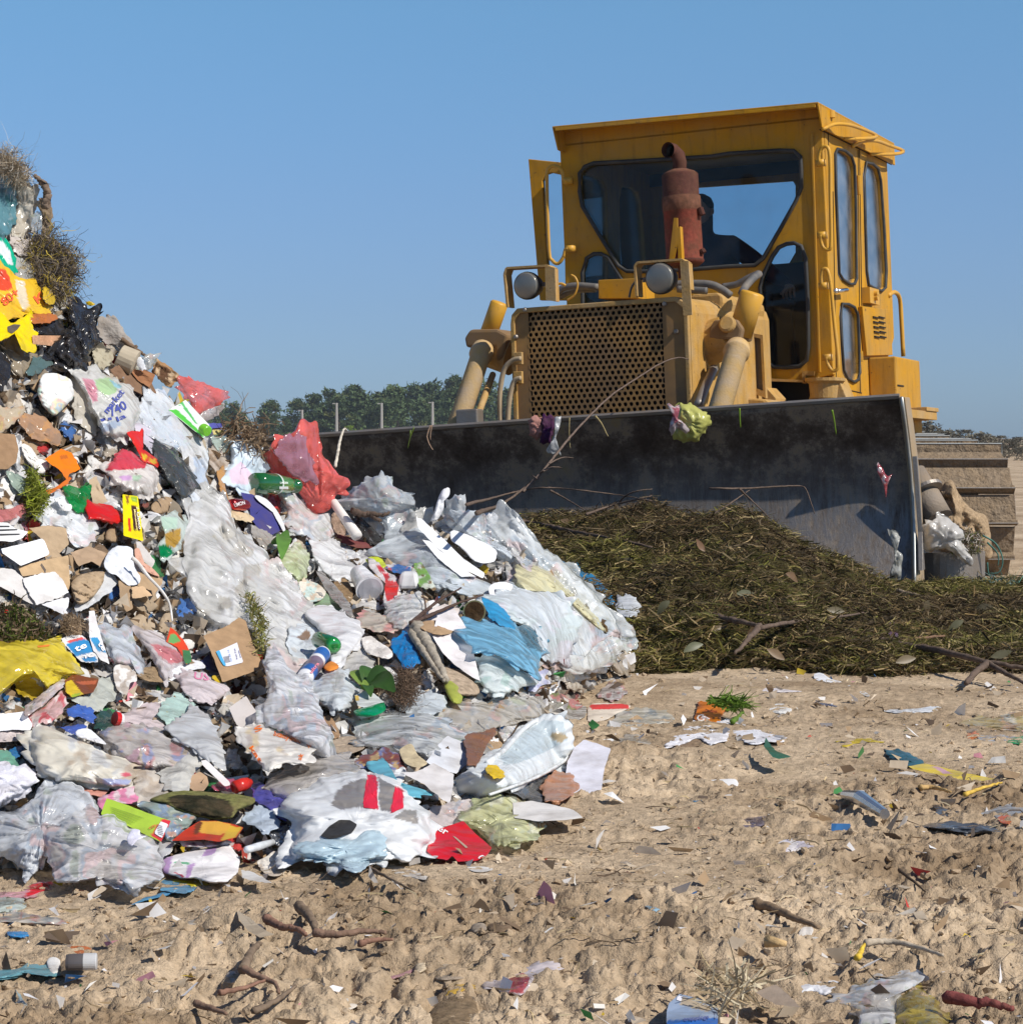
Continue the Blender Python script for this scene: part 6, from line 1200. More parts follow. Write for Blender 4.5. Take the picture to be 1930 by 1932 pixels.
# ---- ridge on the right: milky sheets and foam
blob(FC,BAG, 'bag', 'inflated clear grey bag in front of the blade right of the big red bag', 'C',[(1120,990),(1180,950),(1240,900),(1290,850),(1370,810),(1430,798),(1490,830),(1540,880),(1600,920),(1690,955),(1700,1010),(1640,1040),(1560,1060),(1440,1070),(1330,1060),(1220,1040)],(.60,.66,.72),lift=.06,th=.08,cr=.8,N=110,R=24)
blob(FC,FLM, 'plastic film', 'wide milky sheet under the foam planks on the ridge', 'F',[(330,260),(430,225),(520,250),(600,380),(700,500),(830,620),(980,690),(960,760),(820,750),(680,690),(560,640),(430,560),(300,500),(330,400)],(.70,.75,.78),lift=.08,th=.06,cr=.8,N=120,R=24)
blob('foam', 'foam_stick', 'foam', 'hooked white foam piece standing up on the ridge before the blade', 'F',[(620,310),(640,260),(655,200),(680,140),(705,113),(730,118),(728,160),(700,190),(695,240),(660,300)],(.84,.85,.88),lift=.16,th=.03,cr=.4)
blob(FM,BAG, 'bag', 'dirty milky bag left of the hooked foam piece', 'F',[(460,340),(500,270),(560,240),(620,230),(650,270),(610,320),(540,360),(480,370)],(.58,.58,.56),lift=.12)
card('foam', 'foam_plank', 'foam plank', 'long white foam plank sliding down below the hooked foam piece', 'F',[(535,290),(565,295),(700,420),(840,560),(940,620),(930,650),(800,590),(640,450),(545,350)],(.87,.88,.90),lift=.18,th=.03,torn=.4,cr=.3)
card('foam', 'foam_plank', 'foam plank', 'thinner white foam plank beside the long foam plank, broken at the end', 'F',[(570,420),(610,425),(720,520),(850,620),(890,640),(800,640),(660,530)],(.87,.88,.90),lift=.17,th=.02,torn=.6,cr=.5)
blob('foam', 'foam_block', 'foam block', 'chunky white foam block near the top of the ridge', 'F',[(745,365),(820,385),(900,420),(985,465),(1012,500),(995,545),(930,560),(870,540),(800,470),(740,420)],(.88,.89,.91),lift=.19,th=.03,cr=.5)
blob('foam', 'foam_lump', 'foam', 'small white foam lump on the right end of the ridge', 'F',[(930,270),(990,258),(1018,285),(1000,330),(950,335),(925,310)],(.86,.87,.90),lift=.14,cr=.4)
blob(FC,BAG, 'bag', 'milky clear bag peaking right of the hooked foam piece', 'F',[(700,300),(720,200),(770,158),(820,165),(828,220),(800,290),(830,340),(900,400),(960,470),(850,430),(760,370)],(.68,.74,.80),lift=.10,N=90)
blob(FC,FLM, 'plastic film', 'clear film draped over the ridge between the two foam lumps', 'F',[(780,290),(850,255),(930,270),(1000,340),(1080,430),(1150,540),(1180,620),(1080,580),(980,500),(880,420),(800,360)],(.74,.79,.83),lift=.12,th=.05,gather=(860,260))
blob('foam', 'foam_shard', 'foam', 'bright white foam shards below the long foam plank', 'F',[(975,690),(1040,670),(1105,690),(1080,740),(1050,780),(990,770),(965,730)],(.88,.89,.91),lift=.20,cr=1.4)
blob(FC,BAG, 'bag', 'huge clear bag forming the right end of the heap against the cut grass', 'F',[(990,335),(1060,310),(1120,320),(1200,380),(1300,470),(1400,545),(1500,640),(1600,750),(1680,870),(1720,960),(1752,1050),(1700,1120),(1640,1185),(1560,1205),(1480,1160),(1380,1120),(1300,1060),(1250,960),(1150,850),(1050,760),(1000,700),(1080,640),(1100,520),(1020,420)],(.76,.80,.82),lift=.07,th=.12,cr=.9,gather=(1040,320),N=150,R=30)
blob(FM,FLM, 'plastic film', 'pale yellow film inside the huge clear bag', 'F',[(1190,590),(1260,565),(1340,575),(1400,620),(1480,700),(1570,780),(1650,870),(1695,950),(1620,930),(1540,880),(1440,780),(1340,680),(1220,660),(1110,720),(1140,650)],(.74,.72,.48),lift=.17,th=.05,gather=(1200,640),N=100)
blob(FM,BAG, 'bag', 'full milky white bag at the foot of the huge clear bag', 'F',[(950,850),(1000,760),(1100,720),(1220,710),(1350,750),(1440,820),(1480,920),(1470,1020),(1420,1110),(1330,1120),(1260,1060),(1200,950),(1080,900)],(.80,.84,.86),lift=.22,th=.10,cr=.7,gather=(1180,700),N=110,R=24,pal=[(.85,.7,.8),(.6,.75,.7)],pa=.3)
blob(FC,BAG, 'bag', 'clear see-through lower corner of the huge bag on the sandy ground', 'F',[(1310,1080),(1400,1130),(1520,1120),(1600,1040),(1700,1000),(1750,1040),(1700,1120),(1600,1190),(1520,1200),(1400,1170)],(.72,.74,.72),lift=.20,th=.04)
blob(FC,BAG, 'bag', 'sky blue translucent bag with a dark tip low on the right of the heap', 'F',[(820,935),(870,902),(980,915),(1100,940),(1190,925),(1255,960),(1295,1030),(1290,1090),(1255,1150),(1235,1212),(1150,1180),(1020,1110),(930,1090),(865,1085)],(.22,.50,.70),lift=.30,th=.06,cr=.7,N=100,patch=[([(1130,920),(1200,920),(1290,1010),(1290,1090),(1200,1060),(1150,980)],(.10,.20,.26))])
blob(PL,BAG, 'bag', 'bright blue pointed bag end above the sky blue translucent bag', 'F',[(930,785),(970,775),(1030,820),(1080,880),(1110,930),(1070,940),(1010,910),(960,860)],(.04,.33,.62),lift=.34,gather=(930,780))
blob(PL,BAG, 'bag', 'bright blue twisted bag above the grey driftwood', 'F',[(480,905),(525,930),(520,990),(525,1050),(545,1110),(535,1165),(500,1190),(450,1160),(410,1080),(405,1020),(450,990),(460,940)],(.01,.20,.52),lift=.16,cr=1.4,gather=(500,900))
blob(PL,BAG, 'bag', 'blue plastic strip hugging the right edge of the huge clear bag', 'F',[(1400,560),(1450,575),(1485,552),(1500,600),(1590,640),(1650,700),(1700,780),(1730,840),(1690,860),(1640,790),(1560,710),(1480,640)],(.03,.26,.52),lift=.02,cr=1.4)
blob(PL,BAG, 'bag', 'small white ball of plastic at the end of the blue strip', 'F',[(1725,770),(1780,752),(1830,770),(1855,815),(1830,860),(1780,878),(1730,850)],(.74,.78,.82),lift=.02,th=.05,cr=.5)
blob(FC,BAG, 'bag', 'small grey clear bag on the grass below the white ball of plastic', 'F',[(1735,930),(1790,918),(1820,960),(1840,1030),(1800,1075),(1755,1060)],(.62,.66,.66),lift=.03)
card(PA, 'white_board', 'board', 'long white curved board tapering down left of the sky blue bag', 'F',[(660,870),(760,830),(830,940),(870,1080),(890,1160),(912,1260),(850,1225),(760,1160),(690,1090),(625,985)],(.80,.77,.78),lift=.22,cr=.6,torn=.4)
card(PA, 'paper_scrap', 'paper', 'pale pink torn card above the long white curved board', 'F',[(610,840),(700,800),(790,830),(770,890),(700,900),(600,900)],(.74,.68,.66),lift=.18,cr=1.)
mb=MB(); c0=on(*pc('F',(885,850)),.25); f_=Vector((-.1,-1,.15)).normalized(); r_=mm('F',62,7.2); mb.lathe(c0+f_ * .03,c0-f_ * .10,[(0,r_),(.03,r_),(.04,r_ * .9),(.3,r_ * .82)],28,col=(.62,.42,.16)); o=solid('foil', 'open_tin', 'tin', 'open tin with a golden inside facing the camera beside the blue pointed bag',mb,smooth=False)
mb=MB(); mb.lathe(c0+f_ * .032,c0+f_ * .031,[(0,r_ * .88),(1,r_ * .88)],28,col=(.05,.03,.015)); addpart(o, 'tin_bottom', 'rough',mb)
# striped packets
blob(PL, 'snack_wrapper', 'wrapper', 'white packet striped red and blue below the black film', 'F',[(250,560),(300,560),(350,610),(400,640),(432,700),(420,750),(395,800),(350,830),(340,760),(370,700),(330,650),(280,610)],(.78,.74,.74),lift=.16,cr=1.2,patch=[([(300,575),(330,570),(345,610),(320,620)],(.62,.03,.04)),([(335,620),(370,620),(380,650),(350,660)],(.62,.03,.04)),([(350,660),(430,670),(425,750),(360,790),(345,720)],(.72,.03,.02))])
blob(PL, 'crumpled_wrapper', 'wrapper', 'small lime yellow packet beside the striped packet', 'F',[(240,545),(280,520),(330,535),(348,575),(290,575)],(.62,.72,.03),lift=.13)
blob(PL, 'snack_wrapper', 'wrapper', 'blue and red printed packet right of the lime yellow packet', 'F',[(355,570),(420,570),(480,580),(520,590),(500,625),(430,620),(370,600)],(.05,.18,.50),lift=.13,pal=[(.65,.05,.05),(.8,.8,.8)],pa=.9)
blob(PL, 'snack_wrapper', 'wrapper', 'green and brown printed packet corner on the milky sheet', 'F',[(520,585),(560,570),(600,610),(640,700),(600,705),(550,690)],(.25,.48,.10),lift=.14,pal=[(.75,.78,.7),(.25,.12,.06)],pa=.9)
mb=MB(); a=on(*pc('F',(420,665)),.20); b_=on(*pc('F',(555,665)),.18); w1=mm('F',48,7.3); mb.hexa([a+Vector((0,0,-w1)),b_+Vector((0,0,-w1)),b_+Vector((0,.08,-w1)),a+Vector((0,.08,-w1)),a+Vector((.01,.02,w1)),b_+Vector((-.01,.02,w1)),b_+Vector((-.01,.08,w1)),a+Vector((.01,.08,w1))],(.80,.80,.80)); solid('plastic', 'yogurt_tub', 'tub', 'white square plastic tub right of the striped packet',mb,bevel=.012)
mb=MB(); c0=on(*pc('F',(235,680)),.20); f_=Vector((.35,-1,-.35)).normalized(); r_=mm('F',78,6.9); mb.lathe(c0+f_ * .05,c0-f_ * .10,[(0,r_*1.08),(.04,r_*1.08),(.05,r_),(.9,r_ * .7),(.92,r_ * .1)],28,col=(.82,.82,.84)); o=solid('plastic', 'foam_cup', 'cup', 'tipped white cup in the middle right of the heap',mb)
mb=MB(); mb.lathe(c0+f_ * .052,c0+f_ * .05,[(0,r_ * .92),(1,r_ * .92)],28,col=(.42,.42,.46)); addpart(o, 'cup_inside', 'plastic',mb)
blob(FC,BAG, 'bag', 'ball of clear crumpled film left of the twig bundle', 'F',[(360,850),(390,780),(450,745),(530,745),(580,790),(575,850),(530,900),(440,930),(370,900)],(.76,.76,.74),lift=.18,th=.05,cr=1.3)
blob(FM,BAG, 'bag', 'soiled cream bag running left from the ball of clear film', 'F',[(180,880),(250,850),(340,870),(420,910),(420,960),(340,960),(240,945),(190,920)],(.68,.62,.54),lift=.17,pal=[(.7,.2,.2),(.4,.3,.2)],pa=.6)
stick('wood', 'twig_bundle', 'twigs', 'fan of thin dark twigs pointing up right in the middle of the heap', 'F',[([(500,915),(640,800),(800,705)],.006),([(500,915),(620,870),(770,800),(930,748)],.007),([(500,915),(600,830),(700,745)],.005),([(500,915),(650,850),(800,790)],.005),([(510,900),(600,870),(560,700)],.004),([(505,915),(580,860),(690,760)],.004)],.006,(.085,.055,.045),lift=.26)
blob(CB, 'torn_cardboard', 'cardboard', 'torn brown cardboard strip below the twig bundle', 'F',[(545,925),(600,900),(690,905),(775,955),(740,975),(680,985),(600,968)],(.40,.27,.16),lift=.26,th=.015,cr=1.2)
stick('wood', 'driftwood', 'wood', 'grey weathered driftwood slanting down left of the long white board', 'F',[[(530,930),(580,1010),(630,1090),(680,1190),(715,1255)],([(500,970),(560,1060),(640,1180),(700,1260)],.012)],.022,(.36,.32,.26),lift=.20)
blob(FM,BAG, 'bag', 'mint and white bag on the ground at the foot of the sky blue bag', 'F',[(905,1140),(970,1110),(1050,1120),(1130,1180),(1220,1240),(1230,1275),(1150,1300),(1050,1335),(960,1310),(905,1240)],(.72,.80,.80),lift=.13,th=.06,gather=(960,1110),pal=[(.35,.6,.5),(.8,.85,.85)],pa=.4)
blob('rough', 'stone', 'stone', 'smooth beige stone under the end of the long white board', 'F',[(690,1180),(760,1185),(840,1215),(895,1270),(905,1330),(850,1345),(760,1335),(700,1280)],(.42,.33,.24),lift=.10,th=.06,cr=.25)
blob('leaf', 'green_pear', 'fruit', 'two yellow-green rotten fruit halves below the beige stone', 'F',[(700,1275),(740,1255),(785,1290),(780,1320),(808,1350),(795,1390),(750,1385),(715,1330)],(.42,.46,.08),lift=.14,th=.04,cr=.5)
blob(FM,BAG, 'bag', 'pale pink and peach film at the right foot of the sky blue bag', 'F',[(1250,1130),(1300,1090),(1380,1130),(1470,1140),(1440,1180),(1360,1190),(1290,1170)],(.70,.50,.42),lift=.08,pal=[(.72,.45,.2),(.75,.65,.6)])
blob(PL, 'plastic_bag', 'bag', 'white bag with fine blue stripes lying right of the mint bag', 'F',[(1200,1240),(1260,1200),(1310,1200),(1290,1240),(1325,1262),(1270,1290),(1240,1320),(1205,1300)],(.74,.74,.84),lift=.07,cr=1.5,pal=[(.3,.3,.6)])
blob(FC,FLM, 'plastic film', 'thin clear film on sand at the right foot of the heap', 'F',[(1330,1240),(1420,1205),(1520,1200),(1590,1215),(1540,1250),(1430,1262)],(.72,.68,.60),lift=.03,th=.015)
# ---- views D/E: lower left and centre
by=blob(FC,BAG, 'bag', 'large translucent yellow bag at the left edge', 'D',[(-80,960),(20,910),(120,880),(250,872),(400,880),(480,880),(530,940),(590,1010),(640,1090),(645,1140),(560,1150),(510,1170),(450,1210),(370,1250),(350,1200),(250,1165),(150,1180),(60,1250),(-80,1310)],(.80,.66,.06),lift=.12,th=.08,cr=.8,gather=(480,885),N=120,R=24)
printed(by, 'print',[('p', 'D',[(295,915),(395,905),(390,920),(300,930)],(.7,.2,.03))])
bm2=blob(PL, 'inner_fold', 'bag', 'darker folded inside of the large yellow bag', 'D',[(110,1190),(180,1165),(260,1190),(330,1260),(340,1320),(250,1330),(160,1290)],(.42,.30,.02),lift=.07)
adopt(bm2,by)
mcn=card(PA, 'milk_carton', 'carton', 'flattened white drink carton with a broad blue band above the yellow bag', 'D',[(480,860),(560,830),(650,835),(700,880),(770,940),(775,1045),(700,1050),(640,1040),(560,960),(515,915)],(.78,.77,.76),lift=.12,th=.03,cr=1.2,patch=[([(520,905),(650,865),(700,870),(760,960),(600,1000)],(.03,.25,.55)),([(640,1010),(750,1000),(770,1035),(670,1045)],(.03,.25,.55)),([(530,880),(640,848),(680,860),(540,895)],(.72,.1,.1))],n=100)
printed(mcn, 'print',[('t', 'D', 'te',(600,965),(690,925),50,(.85,.85,.85)),('t', 'D', 'TC',(660,1020),(740,1000),26,(.85,.85,.85))])
mc2=card(PA, 'milk_carton', 'carton', 'narrow white drink carton with a blue label beside the flattened one', 'D',[(700,640),(745,640),(775,760),(810,880),(850,1000),(865,1065),(800,1030),(735,950),(705,840)],(.76,.75,.76),lift=.15,th=.03,patch=[([(708,850),(770,850),(840,970),(770,960)],(.05,.30,.58))],n=90)
printed(mc2, 'print',[('t', 'D', 'te',(770,900),(815,960),40,(.85,.85,.85))])
blob('rough', 'soil_lump', 'lump', 'brown soil lump stuck on the flattened drink carton', 'D',[(480,740),(540,690),(620,700),(650,770),(630,850),(560,850),(500,820)],(.30,.22,.15),lift=.09,cr=1.6)
tuft('soil_fibres', 'fibres', 'brown fibres on the soil lump above the drink carton', 'D',[(480,740),(540,700),(620,700),(640,770),(600,800),(520,800)],[(.22,.15,.09),(.38,.28,.18)],n=240,L=.05,lift=.13)
card(PA, 'white_card', 'card', 'large dirty white card with frayed edges left of the brown paper ball', 'D',[(175,380),(300,350),(430,325),(490,390),(548,490),(500,520),(400,560),(290,590),(240,520),(200,450)],(.78,.77,.76),lift=.13,cr=.8,torn=1.2)
card(PA, 'white_card', 'card', 'stained white card at the left edge running under the large white card', 'D',[(-60,300),(100,310),(200,400),(280,510),(280,600),(200,560),(100,500),(-60,420)],(.70,.68,.66),lift=.10,cr=1.,torn=1.2)
card(CB, 'cardboard_piece', 'cardboard', 'clean tan cardboard between the foam board and the large white card', 'D',[(140,295),(350,240),(540,200),(555,470),(470,480),(430,320),(180,370)],(.48,.34,.20),lift=.10,cr=.6,torn=.3)
card(PA, 'white_card', 'card', 'white triangular card tip pointing down left of the drink cartons', 'D',[(330,590),(420,560),(545,530),(540,600),(500,670),(440,640)],(.78,.79,.82),lift=.12)
tuft('vegetable_waste', 'plant waste', 'dark green and brown vegetable waste at the left edge above the yellow bag', 'D',[(-60,630),(100,600),(260,680),(360,800),(330,870),(200,870),(-60,900)],[(.09,.12,.02),(.15,.10,.06),(.22,.16,.10),(.05,.05,.02)],n=900,L=.05,wd=.006,lift=.09)
blob('leaf', 'leaf', 'leaf', 'long dark green leaf above the vegetable waste', 'D',[(110,620),(170,610),(240,670),(340,740),(350,790),(260,760),(170,690)],(.06,.10,.02),lift=.14,th=.01,cr=.5)
blob(PL, 'crumpled_wrapper', 'wrapper', 'small red glossy wrapper at the left edge on the vegetable waste', 'D',[(30,640),(80,625),(125,640),(110,665),(50,675)],(.6,.03,.03),lift=.14,N=40,R=8)
card(CB, 'cardboard_piece', 'cardboard', 'open cardboard flap right of the crumpled white and pale blue bag', 'D',[(1060,330),(1160,330),(1285,390),(1280,420),(1210,530),(1200,480),(1080,440)],(.40,.28,.17),lift=.11,cr=.8)
card(CB, 'cardboard_piece', 'cardboard', 'light tan cardboard tab below the open cardboard flap', 'D',[(1040,450),(1130,445),(1205,520),(1130,530),(1045,545)],(.52,.36,.22),lift=.14)
card(CB, 'cardboard_piece', 'cardboard', 'brown cardboard corner below the shiny white film', 'D',[(935,400),(1030,430),(1050,620),(1000,650),(950,560)],(.34,.24,.15),lift=.10,cr=1.)
stick('fibre', 'rope', 'cord', 'white cord looping down over the cardboard in the left half', 'D',[[(1040,220),(1100,270),(1160,360),(1250,450),(1310,530),(1345,600),(1360,720)]],.006,(.78,.76,.72),lift=.22)
blob(BK,BAG, 'bag', 'dark smoky film in the gap left of the giant clear sheet', 'D',[(1360,480),(1440,440),(1500,460),(1520,560),(1530,650),(1470,720),(1390,700),(1350,600)],(.05,.048,.045),lift=.04)
blob(PA, 'sausage_skin', 'wrapper', 'pink and cream crumpled food wrap right of the white and pale blue bag', 'D',[(1060,160),(1100,150),(1120,240),(1200,300),(1260,370),(1180,340),(1090,280)],(.66,.38,.28),lift=.14,cr=1.4)
card(PA, 'grey_card', 'card', 'light grey card standing beside the yellow chocolate wrapper', 'D',[(1075,90),(1110,95),(1225,250),(1200,300),(1130,250),(1085,160)],(.58,.55,.52),lift=.13)
blob(FC,BAG, 'bag', 'clear bag with a pinkish red content left of the brown labelled box', 'D',[(1090,790),(1200,800),(1310,850),(1400,900),(1460,980),(1450,1060),(1370,1100),(1310,1190),(1240,1080),(1180,960),(1100,860)],(.74,.68,.68),lift=.12,th=.06,patch=[([(1190,900),(1300,920),(1420,960),(1450,1040),(1350,1060),(1250,990)],(.72,.26,.28))])
tw=card(PL, 'snack_wrapper', 'wrapper', 'pointed red and green wrapper standing left of the brown labelled box', 'D',[(1345,768),(1385,800),(1450,870),(1500,960),(1518,1040),(1470,1065),(1440,1000),(1400,930),(1312,885)],(.72,.07,.02),lift=.18,cr=.9,torn=.3,patch=[([(1340,830),(1380,820),(1430,880),(1370,900),(1330,890)],(.16,.40,.12)),([(1440,950),(1500,950),(1520,1050),(1450,1070)],(.06,.22,.08))],n=90)
blob(FC,BAG, 'bag', 'upright clear bag in the lower left half beside the milk cartons', 'D',[(800,800),(900,780),(1020,800),(1070,880),(1110,980),(1150,1080),(1100,1150),(1050,1080),(960,1060),(900,1040),(860,940)],(.66,.69,.73),lift=.13,th=.05)
cp=card(PL, 'snack_wrapper', 'wrapper', 'brown and yellow biscuit packet on the right edge of the yellow bag', 'D',[(512,1190),(580,1140),(680,1160),(782,1180),(765,1230),(735,1285),(660,1300),(570,1325),(515,1280)],(.20,.06,.02),lift=.15,cr=.8,torn=.2,patch=[([(515,1210),(560,1180),(660,1300),(570,1325),(515,1280)],(.70,.50,.03)),([(600,1200),(760,1190),(750,1220),(640,1225)],(.45,.12,.05)),([(560,1300),(640,1285),(620,1320),(570,1325)],(.35,.45,.04))],n=90)
blob(FM,BAG, 'bag', 'folded translucent grey-green bag right of the biscuit packet', 'D',[(760,1210),(840,1170),(910,1200),(920,1290),(860,1360),(780,1420),(700,1430),(600,1360),(560,1320),(680,1310)],(.58,.60,.54),lift=.11,cr=1.1)
blob(PA, 'soiled_pad', 'pad', 'square white pad with soil on top under the upright clear bag', 'D',[(900,1080),(970,1060),(1045,1070),(1080,1190),(1030,1210),(1000,1300),(930,1270),(900,1180)],(.76,.74,.71),lift=.14,cr=.7,pal=[(.3,.2,.12)])
blob('rough', 'crushed_roll', 'roll', 'crushed brown cardboard roll right of the square white pad', 'D',[(1075,1140),(1150,1085),(1250,1090),(1285,1130),(1295,1200),(1200,1200),(1120,1180)],(.28,.20,.12),lift=.12,cr=1.5)
ub=blob(FM,BAG, 'bag', 'white bag with pink lettering left of the foot of the brown labelled box', 'D',[(1420,1130),(1500,1110),(1600,1140),(1700,1200),(1770,1260),(1770,1310),(1700,1350),(1600,1370),(1500,1330),(1430,1240)],(.78,.70,.72),lift=.13,th=.05)
printed(ub, 'print',[('t', 'D', 'US',(1530,1175),(1650,1190),55,(.66,.22,.36))])
blob(PA, 'paper_scrap', 'paper', 'crumpled white tissue above the bag with pink lettering', 'D',[(1310,1140),(1380,1080),(1480,1030),(1580,1040),(1620,1090),(1520,1110),(1400,1170),(1330,1200)],(.78,.80,.84),lift=.12,cr=1.6)
# brown labelled box
bx=card(CB, 'cardboard_box', 'box', 'open brown cardboard box with a white address label in the middle of the heap', 'E',[(318,515),(420,470),(520,430),(600,368),(655,400),(700,560),(800,765),(640,825),(470,882),(400,690)],(.36,.235,.135),lift=.24,th=.012,cr=.35,torn=.5,n=100)
card(CB, 'flap',None,None, 'E',[(470,884),(640,828),(802,768),(832,950),(790,1130),(700,1130),(600,1020),(490,940)],(.27,.17,.10),lift=.21,th=.012,cr=.3,torn=.3,parent=bx)
card(CB, 'corrugated_edge',None,None, 'E',[(620,372),(670,380),(690,600),(790,690),(822,820),(800,860),(770,780),(690,680),(655,560)],(.22,.14,.08),lift=.19,th=.03,cr=1.,torn=1.5,parent=bx)
lab=printed(bx, 'address_label',[('p', 'E',[(425,640),(470,620),(585,568),(605,640),(635,725),(520,755),(495,757),(450,700)],(.66,.66,.72),.004),('p', 'E',[(418,640),(445,628),(470,690),(500,750),(480,752),(450,705)],(.08,.36,.62),.006)]+[('p', 'E',[(478+k*9,680-k*2),(482+k*9,679-k*2),(494+k*9,732-k*2),(490+k*9,733-k*2)],(.1,.1,.12),.006) for k in range(5)]+[('t', 'E', 'lot 20 14',(545,715),(520,625),12,(.25,.35,.6)),('t', 'E', 'fresh fruit',(590,700),(570,615),13,(.2,.2,.3)),('t', 'E', 'trade',(618,690),(600,630),12,(.2,.2,.3))], 'ink')
card(PL, 'navy_packet', 'packet', 'small navy packet behind the left side of the brown labelled box', 'E',[(298,715),(365,662),(450,815),(400,842),(340,770)],(.03,.04,.13),lift=.10,torn=.2)
blob(PL, 'crumpled_wrapper', 'wrapper', 'small bright yellow scrap below the navy packet', 'E',[(390,835),(440,830),(485,840),(480,875),(430,885)],(.78,.55,.02),lift=.14,N=48,R=8)
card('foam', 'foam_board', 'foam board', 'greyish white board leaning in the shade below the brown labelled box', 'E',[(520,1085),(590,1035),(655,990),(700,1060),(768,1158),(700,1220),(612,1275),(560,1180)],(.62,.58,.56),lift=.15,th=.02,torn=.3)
blob(FC,BAG, 'bag', 'tall shiny clear bag right of the brown labelled box', 'E',[(800,720),(860,680),(930,700),(1010,770),(1090,840),(1150,920),(1200,1020),(1250,1130),(1290,1250),(1310,1390),(1295,1480),(1200,1440),(1080,1350),(980,1280),(870,1240),(800,1200),(785,1080),(810,1000),(835,930),(820,830)],(.74,.76,.80),lift=.30,th=.10,cr=.85,gather=(870,680),N=130,R=28,d=None)
sw=blob(PL, 'snack_wrapper', 'wrapper', 'torn white wrapper with orange lettering below the tall shiny clear bag', 'E',[(620,1290),(700,1260),(790,1225),(880,1260),(1000,1300),(1100,1340),(1190,1365),(1180,1450),(1120,1510),(1000,1525),(910,1530),(830,1600),(760,1540),(700,1470),(640,1410)],(.76,.73,.68),lift=.27,th=.03,cr=.9,pal=[(.62,.42,.1),(.35,.25,.2)],pa=.5,N=110)
printed(sw, 'print',[('t', 'E', 'Skattywaid',(870,1300),(1085,1365),42,(.75,.16,.01)),('t', 'E', 'S',(730,1280),(790,1250),40,(.75,.16,.01)),('t', 'E', 'kat',(680,1400),(760,1520),36,(.72,.14,.01)),('t', 'E', 'sk',(1090,1500),(1110,1450),36,(.75,.16,.01)),('t', 'E', 'id',(1150,1400),(1180,1380),34,(.75,.16,.01))])
blob(PL, 'white_jug', 'jug', 'white plastic jug lying in the centre of the heap', 'E',[(1120,340),(1180,290),(1270,270),(1370,310),(1470,370),(1555,440),(1580,500),(1540,580),(1470,660),(1390,735),(1330,735),(1300,640),(1260,520),(1190,420)],(.80,.80,.81),lift=.20,th=.08,cr=.3,jit=.3,N=100)
blob(FM,BAG, 'bag', 'white bag with a torn hole left of the white jug', 'E',[(980,540),(1050,440),(1110,380),(1200,400),(1270,470),(1280,560),(1240,640),(1180,690),(1120,740),(1060,700),(1000,640)],(.76,.80,.82),lift=.17,cr=1.,patch=[([(1060,530),(1130,465),(1170,500),(1150,545),(1100,550)],(.30,.20,.13))])
mb=MB(); c0=on(*pc('E',(1332,588)),.34); f_=Vector((.55,-1,-.10)).normalized(); r_=mm('E',66,6.3); g=(.01,.15,.03); mb.lathe(c0+f_ * .02,c0-f_ * .09,[(0,r_ * .35,g),(.02,r_ * .6,(.02,.3,.05)),(.05,r_ * .9,g),(.15,r_,g),(.9,r_,g),(1,r_ * .9,g)],28)
o=mb.build('bottle_base', 'bottle_glass',None,smooth=True); recenter(o); o.name = 'broken_bottle'; tag(o, 'round base of a green glass bottle against the white jug', 'bottle')
a,b_=on(*pc('E',(1285,625)),.27),on(*pc('E',(1110,860)),.27); r_=mm('E',62,6.2); mb=MB(); wt=(.82,.83,.86); bl_=(.03,.13,.42)
mb.lathe(a,b_,[(-.05,r_ * .3,wt),(-.04,r_ * .62,wt),(.08,r_ * .66,wt),(.1,r_ * .9,wt),(.16,r_,wt),(.18,r_,bl_),(.38,r_,bl_),(.40,r_,wt),(.46,r_,wt),(.48,r_,(.22,.16,.22)),(.72,r_,(.22,.16,.22)),(.74,r_,bl_),(.9,r_,bl_),(.92,r_,wt),(1,r_ * .9,wt)],28); o=solid('plastic', 'shampoo_bottle', 'bottle', 'white plastic bottle with blue and grey bands below the green bottle base',mb,smooth=True)
printed(o, 'print',[('t', 'E', 'ultra',(1175,815),(1235,735),28,(.75,.25,.32))])
blob('leaf', 'orange_peel', 'fruit', 'piece of orange peel right of the banded white bottle', 'E',[(1270,760),(1320,718),(1375,740),(1385,770),(1330,795),(1285,790)],(.80,.30,.05),lift=.25,th=.02,cr=.4,N=50,R=10)
blob(FM,BAG, 'bag', 'round clear bag tied at the top below the banded white bottle', 'E',[(1140,920),(1180,880),(1270,830),(1350,775),(1410,780),(1470,840),(1520,920),(1560,950),(1500,1010),(1460,1080),(1370,1115),(1290,1090),(1200,1010)],(.72,.77,.80),lift=.22,th=.07,gather=(1370,770),pal=[(.45,.4,.34)],pa=.5)
blob(FM,FLM, 'plastic film', 'tapering white film below the white jug', 'E',[(1400,740),(1480,660),(1540,600),(1600,640),(1660,740),(1650,830),(1560,830),(1480,820)],(.74,.74,.73),lift=.18)
mb=MB()
for A_,B_,w_ in (((1590,900),(1640,770),.045),((1600,900),(1820,850),.06),((1620,880),(1830,960),.055),((1560,900),(1500,790),.035),((1640,930),(1560,930),.03),((1600,920),(1640,1000),.03)): leafblade(mb,on(*pc('E',A_),.26),on(*pc('E',B_),.30),w_,(.05,.12,.025) if B_[0]>1600 else (.22,.33,.07))
solid('leaf', 'leafy_sprig', 'leaves', 'sprig of dark green leaves right of the round clear bag',mb,smooth=True)
gbo=blob('glass', 'plastic_bottle', 'bottle', 'squashed green plastic bottle with a white label low in the centre', 'E',[(1500,1110),(1560,1085),(1640,1060),(1720,1030),(1755,1060),(1750,1110),(1680,1150),(1600,1155),(1530,1145)],(.0,.36,.14),lift=.22,th=.05,cr=.4)
